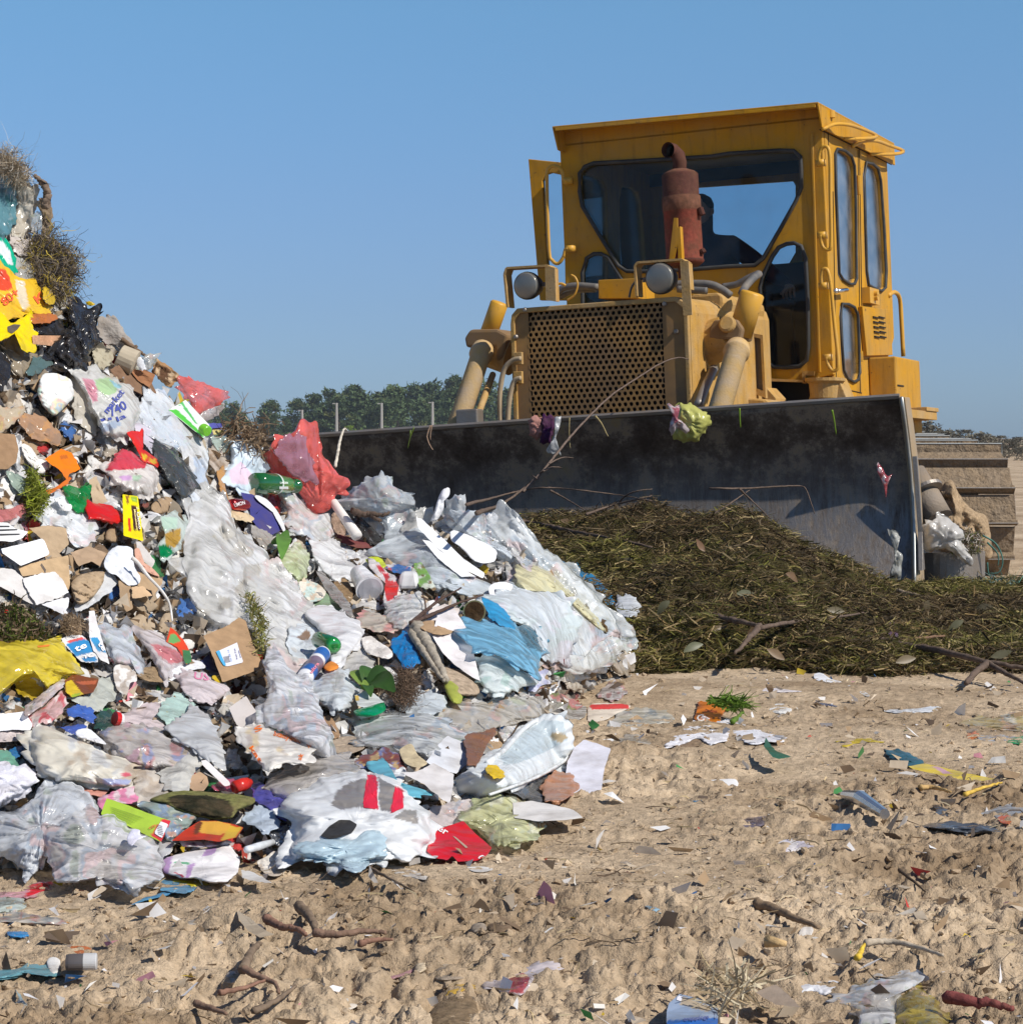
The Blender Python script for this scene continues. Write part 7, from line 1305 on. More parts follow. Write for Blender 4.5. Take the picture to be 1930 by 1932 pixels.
gla=card(PL, 'bottle_label', 'label', 'white printed label sheet above the squashed green bottle', 'E',[(1510,985),(1600,950),(1650,960),(1750,1040),(1700,1050),(1600,1085),(1540,1070)],(.72,.76,.74),lift=.27,th=.003,patch=[([(1505,990),(1545,985),(1550,1030),(1510,1035)],(.72,.5,.1))],n=70)
adopt(gla,gbo)
tuft('hair_ball', 'hair', 'ball of brown hair right of the leafy sprig', 'E',[(1850,820),(1930,780),(1990,850),(1980,980),(1900,1060),(1840,980)],[(.14,.09,.06),(.09,.06,.04),(.22,.15,.10)],n=600,L=.07,wd=.002,lift=.20,curl=2.2)
blob('rough', 'soil_lump', 'lump', 'dark soil lump inside the brown hair ball', 'E',[(1850,830),(1930,800),(1975,860),(1960,970),(1890,1040),(1850,960)],(.10,.065,.045),lift=.14)
blob(PA, 'tissue', 'tissue', 'crumpled white tissue with brown stains right of the white jug', 'E',[(1570,540),(1640,520),(1700,560),(1780,610),(1815,660),(1780,700),(1690,680),(1600,640)],(.80,.76,.72),lift=.22,cr=1.5)
blob(PA, 'tissue', 'tissue', 'round white tissue above the brown hair ball', 'E',[(1680,790),(1760,760),(1830,800),(1862,860),(1840,900),(1770,880),(1700,850)],(.80,.79,.76),lift=.22,cr=1.3)
# ---- view G: lower left
blob(PL, 'laundry_bundle', 'bundle', 'soiled cream bundle in a clear bag with a red mark, lower left', 'G',[(195,290),(240,240),(310,230),(400,270),(520,320),(640,370),(780,430),(870,490),(905,550),(890,620),(800,635),(660,625),(520,600),(400,600),(300,550),(250,480),(220,390)],(.70,.66,.56),lift=.13,th=.09,cr=.8,N=120,R=24,pal=[(.5,.35,.22),(.82,.82,.78),(.55,.60,.68)],pa=.5,patch=[([(820,545),(890,540),(890,565),(830,570)],(.72,.12,.18)),([(690,580),(890,590),(870,625),(700,625)],(.42,.46,.68))])
blob(FC,FLM, 'plastic film', 'clear veil with coloured confetti scraps beneath, right of the cream bundle', 'G',[(680,270),(760,230),(880,200),(1000,240),(1120,300),(1240,360),(1285,400),(1260,460),(1180,500),(1060,520),(940,490),(830,430),(740,350)],(.66,.64,.64),lift=.11,th=.06,pal=[(.62,.25,.25),(.25,.30,.55),(.5,.4,.3),(.7,.4,.5)],pa=.7,N=110)
blob(FM,FLM, 'plastic film', 'smooth grey translucent sheet folded like a sail above the cream bundle', 'G',[(1130,240),(1220,170),(1340,105),(1400,150),(1450,230),(1500,350),(1525,460),(1480,485),(1390,450),(1300,380),(1200,320)],(.64,.64,.64),lift=.16,th=.03,cr=.35,N=100)
blob(FM,BAG, 'bag', 'mint tinted film bag above the grey sail-like sheet', 'G',[(1080,130),(1120,50),(1200,20),(1280,60),(1290,130),(1220,190),(1150,230)],(.55,.74,.68),lift=.12)
blob(FM,BAG, 'bag', 'pale pink film bag right of the mint tinted bag', 'G',[(800,150),(900,120),(1030,70),(1110,80),(1110,180),(1120,260),(1000,230),(880,200),(790,200)],(.70,.60,.60),lift=.10)
blob(FM,FLM, 'plastic film', 'milky film hanging at the right end of the confetti veil', 'G',[(1090,540),(1180,490),(1270,400),(1340,365),(1355,450),(1320,560),(1260,650),(1180,660),(1110,620)],(.68,.69,.68),lift=.13)
blob(PA, 'paper_scrap', 'paper', 'bright white torn paper lying at the upper left end of the veil', 'G',[(512,265),(560,242),(610,250),(670,300),(722,350),(660,340),(590,320),(530,300)],(.82,.83,.86),lift=.18,th=.012)
blob(PL, 'blue_rag', 'rag', 'bright blue crumpled plastic on the cream bags', 'G',[(455,130),(500,88),(560,90),(620,120),(642,180),(600,195),(540,160),(480,165)],(.06,.14,.48),lift=.13,cr=1.4)
blob(PL, 'blue_rag', 'rag', 'blue strip of plastic just above the white torn paper', 'G',[(420,235),(480,225),(560,215),(578,235),(540,260),(520,285),(460,260)],(.06,.11,.40),lift=.13,cr=1.2)
blob(BK,BAG, 'bag', 'small dark green and black bag right of the blue crumpled plastic', 'G',[(650,190),(680,130),(730,120),(775,160),(800,200),(750,230),(690,240),(640,230)],(.03,.07,.055),lift=.12)
mb=MB(); a,b_=on(*pc('G',(775,175)),.16),on(*pc('G',(822,182)),.16); mb.lathe(a,b_,[(0,.016,(.62,.02,.02)),(.6,.016,(.62,.02,.02)),(.62,.014,(.8,.8,.8)),(1,.014,(.8,.8,.8))],16); solid('plastic', 'plastic_disc', 'cap', 'tiny red and white stopper right of the dark green bag',mb)
blob(FM,BAG, 'bag', 'twisted clear bag with red and pink content, lower left', 'G',[(180,190),(230,130),(310,90),(380,20),(430,-10),(450,60),(420,130),(360,190),(290,200),(230,240)],(.72,.46,.44),lift=.12,pal=[(.6,.06,.08),(.8,.75,.72)],pa=.8,gather=(420,-20))
blob(FC,FLM, 'plastic film', 'rolled pinkish film ending left of the biscuit packet', 'D',[(200,1400),(260,1350),(360,1270),(460,1200),(510,1180),(510,1220),(430,1300),(340,1380),(250,1440)],(.66,.55,.52),lift=.15)
card('foam', 'foam_board', 'foam board', 'bright white foam board cut by the left edge in the lower left', 'G',[(-60,165),(60,140),(168,124),(200,180),(222,215),(205,255),(80,250),(-60,270)],(.86,.86,.89),lift=.12,th=.02,torn=.4)
blob(PA, 'paper_scrap', 'paper', 'pinkish grey paper pulp under the bright white foam board', 'G',[(-60,270),(100,250),(210,260),(190,300),(100,330),(-60,330)],(.62,.55,.54),lift=.09,cr=1.6)
blob(CT, 'white_cloth', 'cloth', 'white and lilac crumpled cloth at the left edge, low down', 'G',[(-70,510),(60,495),(160,490),(225,520),(245,580),(200,640),(130,690),(60,730),(-70,770)],(.74,.74,.82),lift=.12,th=.06,cr=1.2,N=100)
blob(BK,BAG, 'bag', 'black bag in the hollow left of the soiled cream bundle', 'G',[(130,350),(200,340),(235,440),(290,540),(340,620),(300,660),(230,560),(170,470)],(.02,.02,.03),lift=.07)
blob(PL,BAG, 'bag', 'mint green plastic at the left edge above the lilac cloth', 'G',[(-70,410),(40,405),(110,450),(130,490),(60,500),(-70,500)],(.16,.38,.28),lift=.09)
blob(PL, 'blue_rag', 'rag', 'deep blue shiny scrap above the mint green plastic', 'G',[(60,400),(100,370),(150,365),(155,400),(110,440)],(.02,.16,.38),lift=.09)
blob(FC,BAG, 'bag', 'large clear bag at the bottom left corner of the heap', 'G',[(-60,830),(60,800),(180,740),(270,680),(350,630),(430,590),(520,620),(600,690),(665,760),(650,840),(560,900),(470,920),(400,960),(330,1050),(280,1150),(220,1240),(130,1200),(40,1120),(-60,1050)],(.68,.70,.73),lift=.13,th=.08,cr=.95,gather=(280,960),N=140,R=28)
blob(FC,BAG, 'bag', 'large clear bag at the foot of the heap left of the purple printed pack', 'G',[(290,960),(350,900),(450,850),(540,830),(600,812),(680,830),(780,850),(880,890),(980,950),(1060,990),(1102,1060),(1095,1170),(1080,1270),(1000,1310),(900,1338),(820,1310),(720,1270),(600,1275),(480,1290),(370,1270),(320,1170),(290,1060)],(.72,.73,.75),lift=.17,th=.10,cr=.95,gather=(300,970),N=150,R=30)
blob(PA, 'paper_scrap', 'paper', 'small lilac-white paper stuck on the clear bag at the heap foot', 'G',[(865,970),(895,925),(945,930),(950,965),(990,975),(930,1000),(890,1040),(862,1010)],(.72,.72,.84),lift=.31,th=.008,N=60,R=10)
bk_=card(PA, 'booklet', 'booklet', 'lime green leaflet with a red-framed barcode at the heap foot', 'G',[(722,714),(860,760),(1000,815),(1155,868),(1125,940),(1090,1012),(960,950),(820,880),(682,822)],(.38,.56,.06),lift=.20,th=.006,cr=.35,torn=.15,n=110,patch=[([(1095,855),(1160,865),(1100,1015),(1020,965)],(.66,.04,.06))])
printed(bk_, 'barcode',[('p', 'G',[(1088,872),(1140,890),(1095,985),(1042,950)],(.7,.7,.74))]+[('p', 'G',[(1060+k*1.5,900+k*12-8),(1100+k*1.5,912+k*12-8),(1100+k*1.5,915+k*12-8),(1060+k*1.5,903+k*12-8)],(.1,.1,.1),.005) for k in range(6)]+[('p', 'G',[(740+k*2,770+k*14),(980-k*20,850+k*10),(980-k*20,853+k*10),(740+k*2,773+k*14)],(.10,.17,.03),.004) for k in range(5)]+[('t', 'G', 'CZK',(1010,925),(1060,900),14,(.6,.1,.05))])
blob(PL, 'pink_bag', 'bag', 'hot pink and white crumpled bag behind the lime green leaflet', 'G',[(665,720),(740,690),(830,650),(890,650),(932,710),(900,745),(830,750),(760,780),(680,785)],(.76,.26,.42),lift=.14,pal=[(.8,.72,.72)],pa=.8,cr=1.1)
blob(PL, 'salmon_film', 'plastic film', 'salmon pink film strip under the soiled cream bundle', 'G',[(530,640),(620,635),(720,650),(700,700),(620,690),(560,670)],(.70,.33,.26),lift=.12)
blob(FM,BAG, 'bag', 'cream film bag between the bundle and the dark open bag', 'G',[(900,540),(960,500),(1030,550),(1110,620),(1120,680),(1040,720),(1000,790),(940,770),(920,680)],(.68,.62,.54),lift=.12,pal=[(.45,.32,.2)],pa=.4)
card(PA, 'tan_card', 'card', 'rounded tan cardboard disc above the dark open bag', 'G',[(1265,630),(1300,560),(1350,535),(1400,560),(1412,620),(1380,665),(1310,665)],(.56,.38,.24),lift=.13,torn=.2)
dk=blob('rough', 'open_sack', 'sack', 'dark mottled green sack lying open at the heap foot', 'G',[(1010,730),(1090,690),(1200,665),(1350,668),(1500,680),(1620,690),(1720,715),(1700,760),(1610,800),(1570,850),(1480,860),(1330,840),(1200,800),(1100,750)],(.17,.17,.06),lift=.16,th=.06,cr=.6,N=110,patch=[([(1130,715),(1200,690),(1400,695),(1540,730),(1585,790),(1560,840),(1450,850),(1300,820),(1190,780)],(.022,.022,.012))])
blob(FM,FLM, 'plastic film', 'blue-green printed film in front of the dark open sack', 'G',[(975,775),(1060,745),(1150,760),(1240,800),(1335,835),(1290,900),(1210,960),(1130,1000),(1090,920),(1000,820)],(.34,.42,.38),lift=.17,th=.03,pal=[(.7,.35,.25),(.3,.4,.6),(.6,.65,.55)],pa=.7)
swr=card(PL, 'snack_wrapper', 'wrapper', 'red, brown and yellow snack packet lying open at the heap foot', 'G',[(1160,1003),(1250,930),(1350,868),(1460,868),(1560,885),(1648,912),(1600,980),(1480,1010),(1380,995),(1260,1002)],(.52,.05,.02),lift=.21,th=.012,cr=.9,torn=.2,n=110,patch=[([(1350,870),(1480,870),(1560,890),(1570,930),(1480,965),(1360,950),(1330,920)],(.70,.38,.06)),([(1320,890),(1350,868),(1370,880),(1340,960),(1310,960)],(.16,.05,.02)),([(1560,900),(1640,915),(1590,980),(1490,1005)],(.66,.42,.05))])
blob(PL, 'snack_wrapper', 'wrapper', 'striped red and white packet edge below the open snack packet', 'G',[(1225,1010),(1330,1005),(1440,1005),(1540,1000),(1500,1030),(1400,1045),(1290,1045),(1240,1040)],(.72,.68,.66),lift=.16,th=.015,pal=[(.6,.05,.05),(.12,.08,.1)],pa=.9)
dp_=blob(PA, 'diaper_pack', 'pack', 'white padded pack with purple panels at the heap foot', 'G',[(1092,1140),(1150,1110),(1260,1080),(1400,1050),(1540,1032),(1590,1080),(1620,1150),(1600,1230),(1540,1280),(1450,1290),(1330,1262),(1230,1255),(1150,1235),(1092,1210)],(.84,.82,.83),lift=.12,th=.07,cr=.9,N=110,R=22,patch=[([(1090,1130),(1170,1105),(1150,1180),(1140,1230),(1090,1215)],(.52,.34,.60)),([(1270,1170),(1320,1150),(1300,1200),(1280,1255),(1255,1255)],(.52,.34,.60)),([(1360,1115),(1390,1065),(1470,1040),(1450,1090)],(.52,.34,.62)),([(1180,1140),(1290,1150),(1280,1165),(1190,1160)],(.15,.45,.25)),([(1175,1210),(1250,1245),(1230,1252)],(.65,.1,.15))])
blob(PL, 'blue_rag', 'rag', 'pale blue crumpled plastic on the sand under the purple printed pack', 'G',[(1078,1300),(1120,1270),(1200,1280),(1300,1310),(1300,1345),(1200,1350),(1110,1340)],(.13,.33,.50),lift=.05,cr=1.4)
blob(PL, 'yellow_rag', 'rag', 'bright yellow crumpled plastic on the sand under the purple printed pack', 'G',[(1150,1268),(1230,1265),(1320,1265),(1405,1235),(1415,1290),(1380,1320),(1310,1312),(1220,1290)],(.72,.60,.02),lift=.05,cr=1.5)
blob(PA, 'tissue', 'tissue', 'white tissue lump left of the pale blue plastic', 'G',[(980,1300),(1030,1278),(1085,1285),(1080,1320),(1020,1325)],(.78,.74,.70),lift=.05,cr=1.4,N=50,R=9)
blob(PL, 'blue_strip', 'plastic film', 'thin blue plastic strip on the sand left of the pale blue plastic', 'G',[(920,1425),(970,1390),(1040,1375),(1100,1352),(1180,1352),(1080,1385),(980,1410)],(.08,.30,.52),lift=.03,th=.01,N=60,R=10)
a,b_=on(*pc('G',(1665,1065)),.09),on(*pc('G',(1850,1012)),.09); mb=MB(); r_=mm('G',26,4.8); mb.lathe(a,b_,[(0,r_ * .3),(.03,r_ * .9),(.5,r_),(.97,r_ * .8),(1,r_ * .2)],18,col=(.76,.80,.84)); solid('plastic', 'squeezed_tube', 'tube', 'small white squeezed tube right of the purple printed pack',mb,smooth=True)
blob('foil', 'foil_bag', 'bag', 'silver foil bag left of the big white bag with red stripes', 'G',[(1815,940),(1880,900),(1940,880),(1990,920),(1980,990),(1930,1050),(1870,1030)],(.40,.41,.43),lift=.09,cr=1.8)
blob(PL, 'blue_grey_bag', 'bag', 'pale grey-blue crumpled bag above the silver foil bag', 'G',[(1650,830),(1710,790),(1770,770),(1840,800),(1872,860),(1860,915),(1790,945),(1720,900),(1660,880)],(.48,.56,.66),lift=.12,cr=1.2)
blob(PL,BAG, 'bag', 'deep violet-blue crumpled bag behind the pale grey-blue bag', 'G',[(1715,650),(1790,620),(1880,625),(1950,680),(1985,720),(1930,780),(1930,850),(1870,830),(1800,770),(1740,740)],(.09,.085,.34),lift=.12,cr=1.4)
a,b_=on(*pc('G',(1590,640)),.15),on(*pc('G',(1695,605)),.15); mb=MB(); r_=mm('G',42,5.2); mb.lathe(a,b_,[(0,r_ * .95),(.5,r_),(.8,r_ * .85),(.84,r_ * .55),(1,r_ * .5)],22,col=(.62,.03,.02)); o=solid('plastic', 'plastic_disc', 'lid', 'red plastic lid above the dark open sack',mb,smooth=True)
blob(FC,BAG, 'bag', 'magenta-red clear film left of the red plastic lid', 'G',[(1440,640),(1500,590),(1580,600),(1600,660),(1540,670),(1460,655)],(.60,.12,.20),lift=.11)
card('foam', 'white_stick', 'stick', 'flat white stick slanting down to the red plastic lid', 'G',[(1362,460),(1395,455),(1550,600),(1560,625),(1520,635),(1370,490)],(.80,.76,.76),lift=.17,torn=.2,th=.01)
blob(PA, 'cotton_wad', 'wadding', 'white and brown wadding right of the purple printed pack', 'G',[(1740,1150),(1800,1110),(1860,1070),(1920,1100),(1950,1170),(1890,1240),(1800,1230)],(.78,.74,.68),lift=.07,cr=1.9,pal=[(.45,.32,.2)])
card(PA, 'white_card', 'card', 'thin white card on the sand right of the purple printed pack', 'G',[(1630,1200),(1700,1210),(1780,1250),(1840,1290),(1740,1280),(1640,1255)],(.70,.68,.65),lift=.04)
# ---- view H: centre foot
sb=blob(PL,BAG, 'bag', 'big white carrier bag with red stripes and grey panels at the heap foot', 'H',[(185,630),(240,580),(330,520),(430,485),(560,473),(660,495),(740,530),(810,590),(865,650),(890,730),(870,820),(830,880),(790,908),(700,890),(600,895),(500,932),(420,905),(320,880),(235,880),(240,800),(260,710),(210,670)],(.80,.82,.83),lift=.15,th=.12,cr=.75,N=150,R=32,patch=[([(500,520),(575,500),(570,640),(460,650),(410,630),(440,560)],(.27,.25,.235)),([(582,484),(625,486),(632,650),(558,640)],(.66,.02,.05)),([(634,495),(712,540),(695,660),(640,650)],(.27,.25,.235)),([(712,540),(748,560),(755,640),(692,668)],(.66,.02,.05)),([(760,650),(815,655),(830,720),(700,690)],(.34,.32,.30))])
printed(sb, 'print',[('p', 'H',[(582,486),(622,488),(632,650),(560,640)],(.66,.02,.05),.004),('p', 'H',[(714,543),(746,566),(754,640),(694,668)],(.66,.02,.05),.004),('p', 'H',[(360,775),(400,730),(450,698),(500,700),(535,722),(510,760),(440,785),(400,790)],(.035,.033,.03),.006)])  # last polygon: the bag's dark opening, its shade drawn as flat colour
bm2=blob(PL, 'bag_mouth', 'bag', 'pale blue crumpled mouth hanging out of the striped carrier bag', 'H',[(240,850),(300,810),(400,790),(520,770),(600,740),(670,790),(660,850),(600,890),(500,930),(430,900),(300,885)],(.46,.60,.68),lift=.23,th=.05,cr=1.2,N=100)
adopt(bm2,sb)
rc=card(PL, 'red_card', 'card', 'flat red packaging card with white letters at the heap foot', 'H',[(890,750),(960,730),(1035,704),(1100,770),(1172,832),(1150,865),(1100,893),(1010,897),(985,870),(960,890),(900,880),(862,848)],(.70,.012,.018),lift=.08,th=.006,cr=.6,torn=.3,n=110)
printed(rc, 'print',[('t', 'H', 'er',(912,745),(955,772),32,(.8,.78,.78)),('t', 'H', 'G',(1128,860),(1105,880),32,(.8,.78,.78)),('p', 'H',[(985,775),(1000,780),(1060,830),(1050,835)],(.42,.30,.22))])
blob(FC,BAG, 'bag', 'pale yellow-green clear bag with a round loop handle', 'H',[(1000,690),(1060,640),(1130,600),(1200,578),(1280,590),(1350,625),(1388,670),(1385,740),(1340,800),(1260,812),(1200,835),(1150,800),(1100,750),(1040,720)],(.62,.64,.38),lift=.12,th=.07,gather=(1090,760),N=110)
blob(FC,BAG, 'bag', 'thin pinkish clear bag above the red packaging card', 'H',[(880,640),(960,625),(1060,600),(1110,620),(1100,680),(1020,710),(930,735),(890,730),(870,690)],(.66,.58,.56),lift=.09)
hb_=blob(PL,BAG, 'bag', 'white carrier bag with a wide handle loop lying on the white cardboard', 'H',[(990,515),(1060,460),(1130,400),(1200,370),(1260,310),(1330,245),(1420,203),(1490,212),(1540,245),(1552,310),(1540,400),(1450,470),(1350,510),(1250,545),(1165,585),(1060,575),(1000,560)],(.74,.78,.80),lift=.20,th=.06,cr=.8,N=140,R=28,patch=[([(1200,380),(1310,290),(1420,225),(1510,235),(1530,320),(1440,370),(1300,430),(1230,440)],(.52,.60,.64)),([(1450,290),(1500,285),(1535,310),(1500,330),(1455,320)],(.42,.33,.2))])
bm2=stick('plastic', 'handle_rim', 'bag', 'rolled white rim of the carrier bag with a wide handle loop', 'H',[[(1150,430),(1230,370),(1290,300),(1350,245),(1425,212),(1500,222),(1542,262),(1545,330),(1538,400),(1470,450),(1370,505),(1260,545),(1160,580)]],.008,(.80,.82,.82),lift=.26)
adopt(bm2,hb_)
blob(PL, 'brown_pouch', 'pouch', 'glossy brown pouch left of the wide handle loop', 'H',[(1050,300),(1110,285),(1190,268),(1150,340),(1110,420),(1070,445),(1050,380)],(.26,.12,.06),lift=.25,cr=.8)
blob(PL, 'crumpled_wrapper', 'wrapper', 'bright yellow wrapper inside the handled white bag', 'H',[(1145,455),(1175,438),(1225,470),(1215,495),(1175,495)],(.82,.56,.01),lift=.30,N=50,R=9)
blob(PL, 'tan_bag', 'bag', 'scrunched tan-brown bag on the white cardboard', 'H',[(1410,545),(1435,500),(1490,470),(1545,490),(1566,540),(1540,590),(1490,612),(1435,605)],(.50,.24,.13),lift=.22,th=.05,cr=1.2)
blob(BK, 'grey_film', 'plastic film', 'dark grey film under the handled white bag', 'H',[(1220,545),(1320,520),(1440,480),(1510,450),(1500,480),(1420,530),(1420,600),(1330,590),(1250,570)],(.10,.10,.095),lift=.15)
wc=card(PA, 'cardboard_sheet', 'cardboard', 'large white corrugated cardboard at the right foot of the heap', 'H',[(1530,420),(1560,360),(1605,318),(1670,338),(1735,362),(1705,450),(1690,560),(1672,652),(1600,640),(1500,620),(1550,560),(1520,480)],(.72,.72,.80),lift=.14,th=.012,cr=.3,torn=.5,n=110)
card(CB, 'torn_edge',None,None, 'H',[(1690,470),(1720,420),(1760,395),(1795,450),(1802,560),(1795,645),(1760,658),(1755,560),(1740,480)],(.44,.32,.20),lift=.16,torn=2.,cr=2.,parent=wc)
card(PA, 'corrugated_flap',None,None, 'H',[(1672,560),(1755,555),(1762,650),(1675,660)],(.62,.57,.52),lift=.17,torn=.8,parent=wc)
card(PA, 'cardboard_sheet', 'cardboard', 'narrow white corrugated flap on the sand below the handled bag', 'H',[(1270,620),(1360,608),(1480,632),(1560,652),(1605,690),(1500,702),(1390,706),(1275,690)],(.74,.72,.70),lift=.08,th=.02,torn=.4)
card(PA, 'cardboard_sheet', 'cardboard', 'white cardboard sheet leaning left of the brown pouch', 'H',[(860,425),(910,350),(962,300),(1010,320),(1062,345),(1058,430),(1000,480),(920,460)],(.70,.72,.76),lift=.16,th=.01,torn=.5)
oc=card(PA, 'open_carton', 'carton', 'torn open white carton pointing down beside the handled bag', 'H',[(740,475),(820,470),(890,430),(992,480),(985,560),(970,622),(930,600),(850,530)],(.66,.64,.64),lift=.19,th=.015,torn=.8,cr=1.)
blob(PL, 'cyan_bag', 'bag', 'cyan plastic running behind the striped carrier bag', 'H',[(610,460),(650,428),(685,440),(700,510),(760,540),(860,560),(850,580),(780,580),(700,530),(640,490)],(.14,.44,.56),lift=.16,cr=1.3,N=90)
blob(FC,FLM, 'plastic film', 'long dusty grey film behind the striped carrier bag', 'H',[(110,510),(200,460),(320,410),(430,388),(500,410),(560,470),(470,490),(370,510),(280,560),(200,600),(130,560)],(.52,.49,.46),lift=.13,th=.05,gather=(540,470))
blob(FC,BAG, 'bag', 'wide clear bag stretched across the centre foot of the heap', 'H',[(490,260),(560,215),(650,190),(760,190),(860,195),(940,230),(1020,280),(1060,310),(1000,360),(900,390),(800,380),(690,350),(600,350),(520,320)],(.60,.62,.62),lift=.12,th=.06,N=110)
blob(FC,BAG, 'bag', 'flat grey clear bag on the sand above the handled bag', 'H',[(930,180),(1040,150),(1150,150),(1280,125),(1390,130),(1455,180),(1400,210),(1290,225),(1180,265),(1080,285),(980,240)],(.54,.52,.48),lift=.06,th=.04)
blob(FM,BAG, 'bag', 'crumpled pale clear bag below the two green fruit halves', 'H',[(740,180),(760,110),(820,85),(880,95),(940,110),(950,150),(900,190),(830,200)],(.66,.70,.72),lift=.12)
blob(PA, 'brown_paper', 'paper', 'brown crumpled paper bag left of the wide clear bag', 'H',[(395,330),(470,305),(560,310),(575,350),(520,380),(440,385)],(.46,.37,.28),lift=.12,cr=1.5)
blob(CB, 'torn_cardboard', 'cardboard', 'shredded cardboard edge right of the tall shiny clear bag', 'H',[(370,220),(410,210),(450,290),(440,310),(400,305)],(.34,.22,.13),lift=.14,cr=2.)
blob(PL, 'dark_wrapper', 'wrapper', 'dark red and gold foil wrapper in the middle of the heap foot', 'H',[(520,420),(590,395),(650,370),(740,390),(760,430),(720,470),(650,440),(600,455),(540,440)],(.24,.07,.05),lift=.14,pal=[(.6,.42,.18),(.2,.25,.5),(.5,.48,.44)],pa=.9,cr=1.6)
blob(PA, 'cream_paper', 'paper', 'cream waxed paper curl left of the open white carton', 'H',[(735,370),(790,340),(820,390),(865,430),(820,450),(760,430)],(.62,.52,.34),lift=.16)
# ---- litter lying on the open ground, view I
SD = .022
blob(PA, 'paper_carton', 'carton', 'dirty white and red carton on the sand right of the heap', 'I',[(76,235),(120,218),(240,225),(250,240),(200,262),(150,290),(80,298),(72,265)],(.70,.62,.52),lift=SD,th=.03,cr=.7,patch=[([(76,225),(245,220),(250,242),(90,246)],(.66,.06,.06))])
blob(FM,BAG, 'bag', 'soiled grey-cream bag lying below the dirty red and white carton', 'I',[(150,310),(220,265),(300,245),(380,250),(440,280),(400,300),(320,315),(240,325),(160,325)],(.60,.56,.46),lift=SD,th=.04,pal=[(.15,.25,.35),(.7,.68,.62)])
ow=blob(PL, 'snack_wrapper', 'wrapper', 'orange snack bag with white letter standing on the sand', 'I',[(548,222),(600,217),(660,222),(658,250),(630,290),(590,302),(540,290),(530,270)],(.68,.20,.01),lift=SD + .02,th=.02,cr=.8)
printed(ow, 'print',[('t', 'I', 'G',(540,296),(572,292),28,(.8,.75,.7)),('t', 'I', 'chips',(570,255),(625,258),12,(.4,.08,.02))])
tuft('green_stalks', 'plant', 'small heap of green stalks right of the orange snack bag', 'I',[(600,205),(650,195),(720,205),(770,225),(720,238),(640,225)],[(.14,.24,.03),(.08,.15,.02)],n=160,L=.07,wd=.006,lift=.02,dome=.02,dirv=(1,0,.1),curl=.5)
stick('wood', 'leaf_stalk', 'stalk', 'short dark green stalk left of the small white litter', 'I',[[(690,300),(712,280),(735,256)]],.010,(.10,.17,.03),lift=.02)
blob(CT, 'white_cloth', 'cloth', 'crumpled white cloth below the orange snack bag', 'I',[(405,398),(460,350),(520,300),(570,285),(620,300),(660,290),(685,320),(670,370),(600,395),(540,370),(480,395)],(.74,.74,.78),lift=SD,th=.04,cr=1.4,N=100)
blob('rough', 'soil_lump', 'lump', 'brown clod tucked under the crumpled white cloth', 'I',[(440,400),(480,375),(540,370),(560,395),(500,410)],(.24,.17,.11),lift=SD + .01)
blob(CT, 'white_cloth', 'cloth', 'second white rag just right of the crumpled white cloth', 'I',[(688,330),(720,312),(770,318),(830,345),(912,362),(905,385),(840,385),(770,388),(720,370)],(.72,.73,.78),lift=SD,th=.03,cr=1.3)
card(PL, 'green_scrap', 'plastic sheet', 'dark green triangular scrap standing in the sand', 'I',[(832,366),(850,395),(880,425),(942,447),(895,458),(862,450),(825,405)],(.05,.16,.09),lift=SD + .01)
blob(PL, 'orange_rag', 'rag', 'dull orange rag on the open sand', 'I',[(975,350),(1010,330),(1035,322),(1052,348),(1030,345),(1005,352)],(.58,.28,.14),lift=SD - .01,N=50,R=9)
blob(PL, 'yellow_strip', 'strip', 'yellow and silver strip lying on the open sand', 'I',[(1105,356),(1120,362),(1165,395),(1215,372),(1275,372),(1315,385),(1260,385),(1210,392),(1165,403)],(.66,.50,.04),lift=SD - .01,th=.008,N=70)
blob(PL, 'teal_cloth', 'cloth', 'dark teal cloth at the left end of the long yellow packet', 'I',[(1340,430),(1400,420),(1455,440),(1505,470),(1470,492),(1410,478)],(.035,.13,.17),lift=SD,th=.02,cr=1.4)
yp=card(PL, 'yellow_packet', 'packet', 'long flattened yellow packet with a pink mark on the sand', 'I',[(1440,488),(1510,476),(1600,495),(1700,520),(1812,542),(1760,550),(1660,545),(1560,522),(1460,500)],(.78,.58,.05),lift=SD + .005,torn=.3,patch=[([(1540,488),(1570,490),(1630,520),(1590,520)],(.70,.40,.45))],n=80)
stick('wood', 'yellow_straw', 'straw', 'thin yellow straw leaning below the long yellow packet', 'I',[[(1682,608),(1760,580),(1842,557)]],.006,(.60,.40,.08),lift=.02)
stick('wood', 'bent_stick', 'stick', 'bent tan stick under the long yellow packet', 'I',[[(1490,580),(1550,576),(1620,598)]],.008,(.50,.33,.14),lift=.015)
blob('foam', 'foam_bar', 'foam', 'white foam bar on the sand in the right half', 'I',[(538,565),(545,548),(620,545),(700,543),(712,572),(660,582),(600,588),(545,588)],(.84,.83,.82),lift=SD,th=.025,cr=.3)
blob(PL, 'blue_scrap', 'plastic film', 'pointed bright blue scrap on the sand left of the foam bar', 'I',[(485,660),(520,635),(565,612),(562,635),(525,650)],(.05,.27,.50),lift=SD - .005,th=.01,N=50,R=9)
a,b_=on(*pc('I',(1170,612)),.02),on(*pc('I',(1340,692)),.02); mb=MB(); mb.tube([a,a.lerp(b_,.4)+Vector((0,0,.01)),b_],[.012,.018,.012],10,col=(.6,.6,.6)); solid('foil', 'foil_roll', 'foil', 'crushed silver foil roll lying on the churned sand',mb)
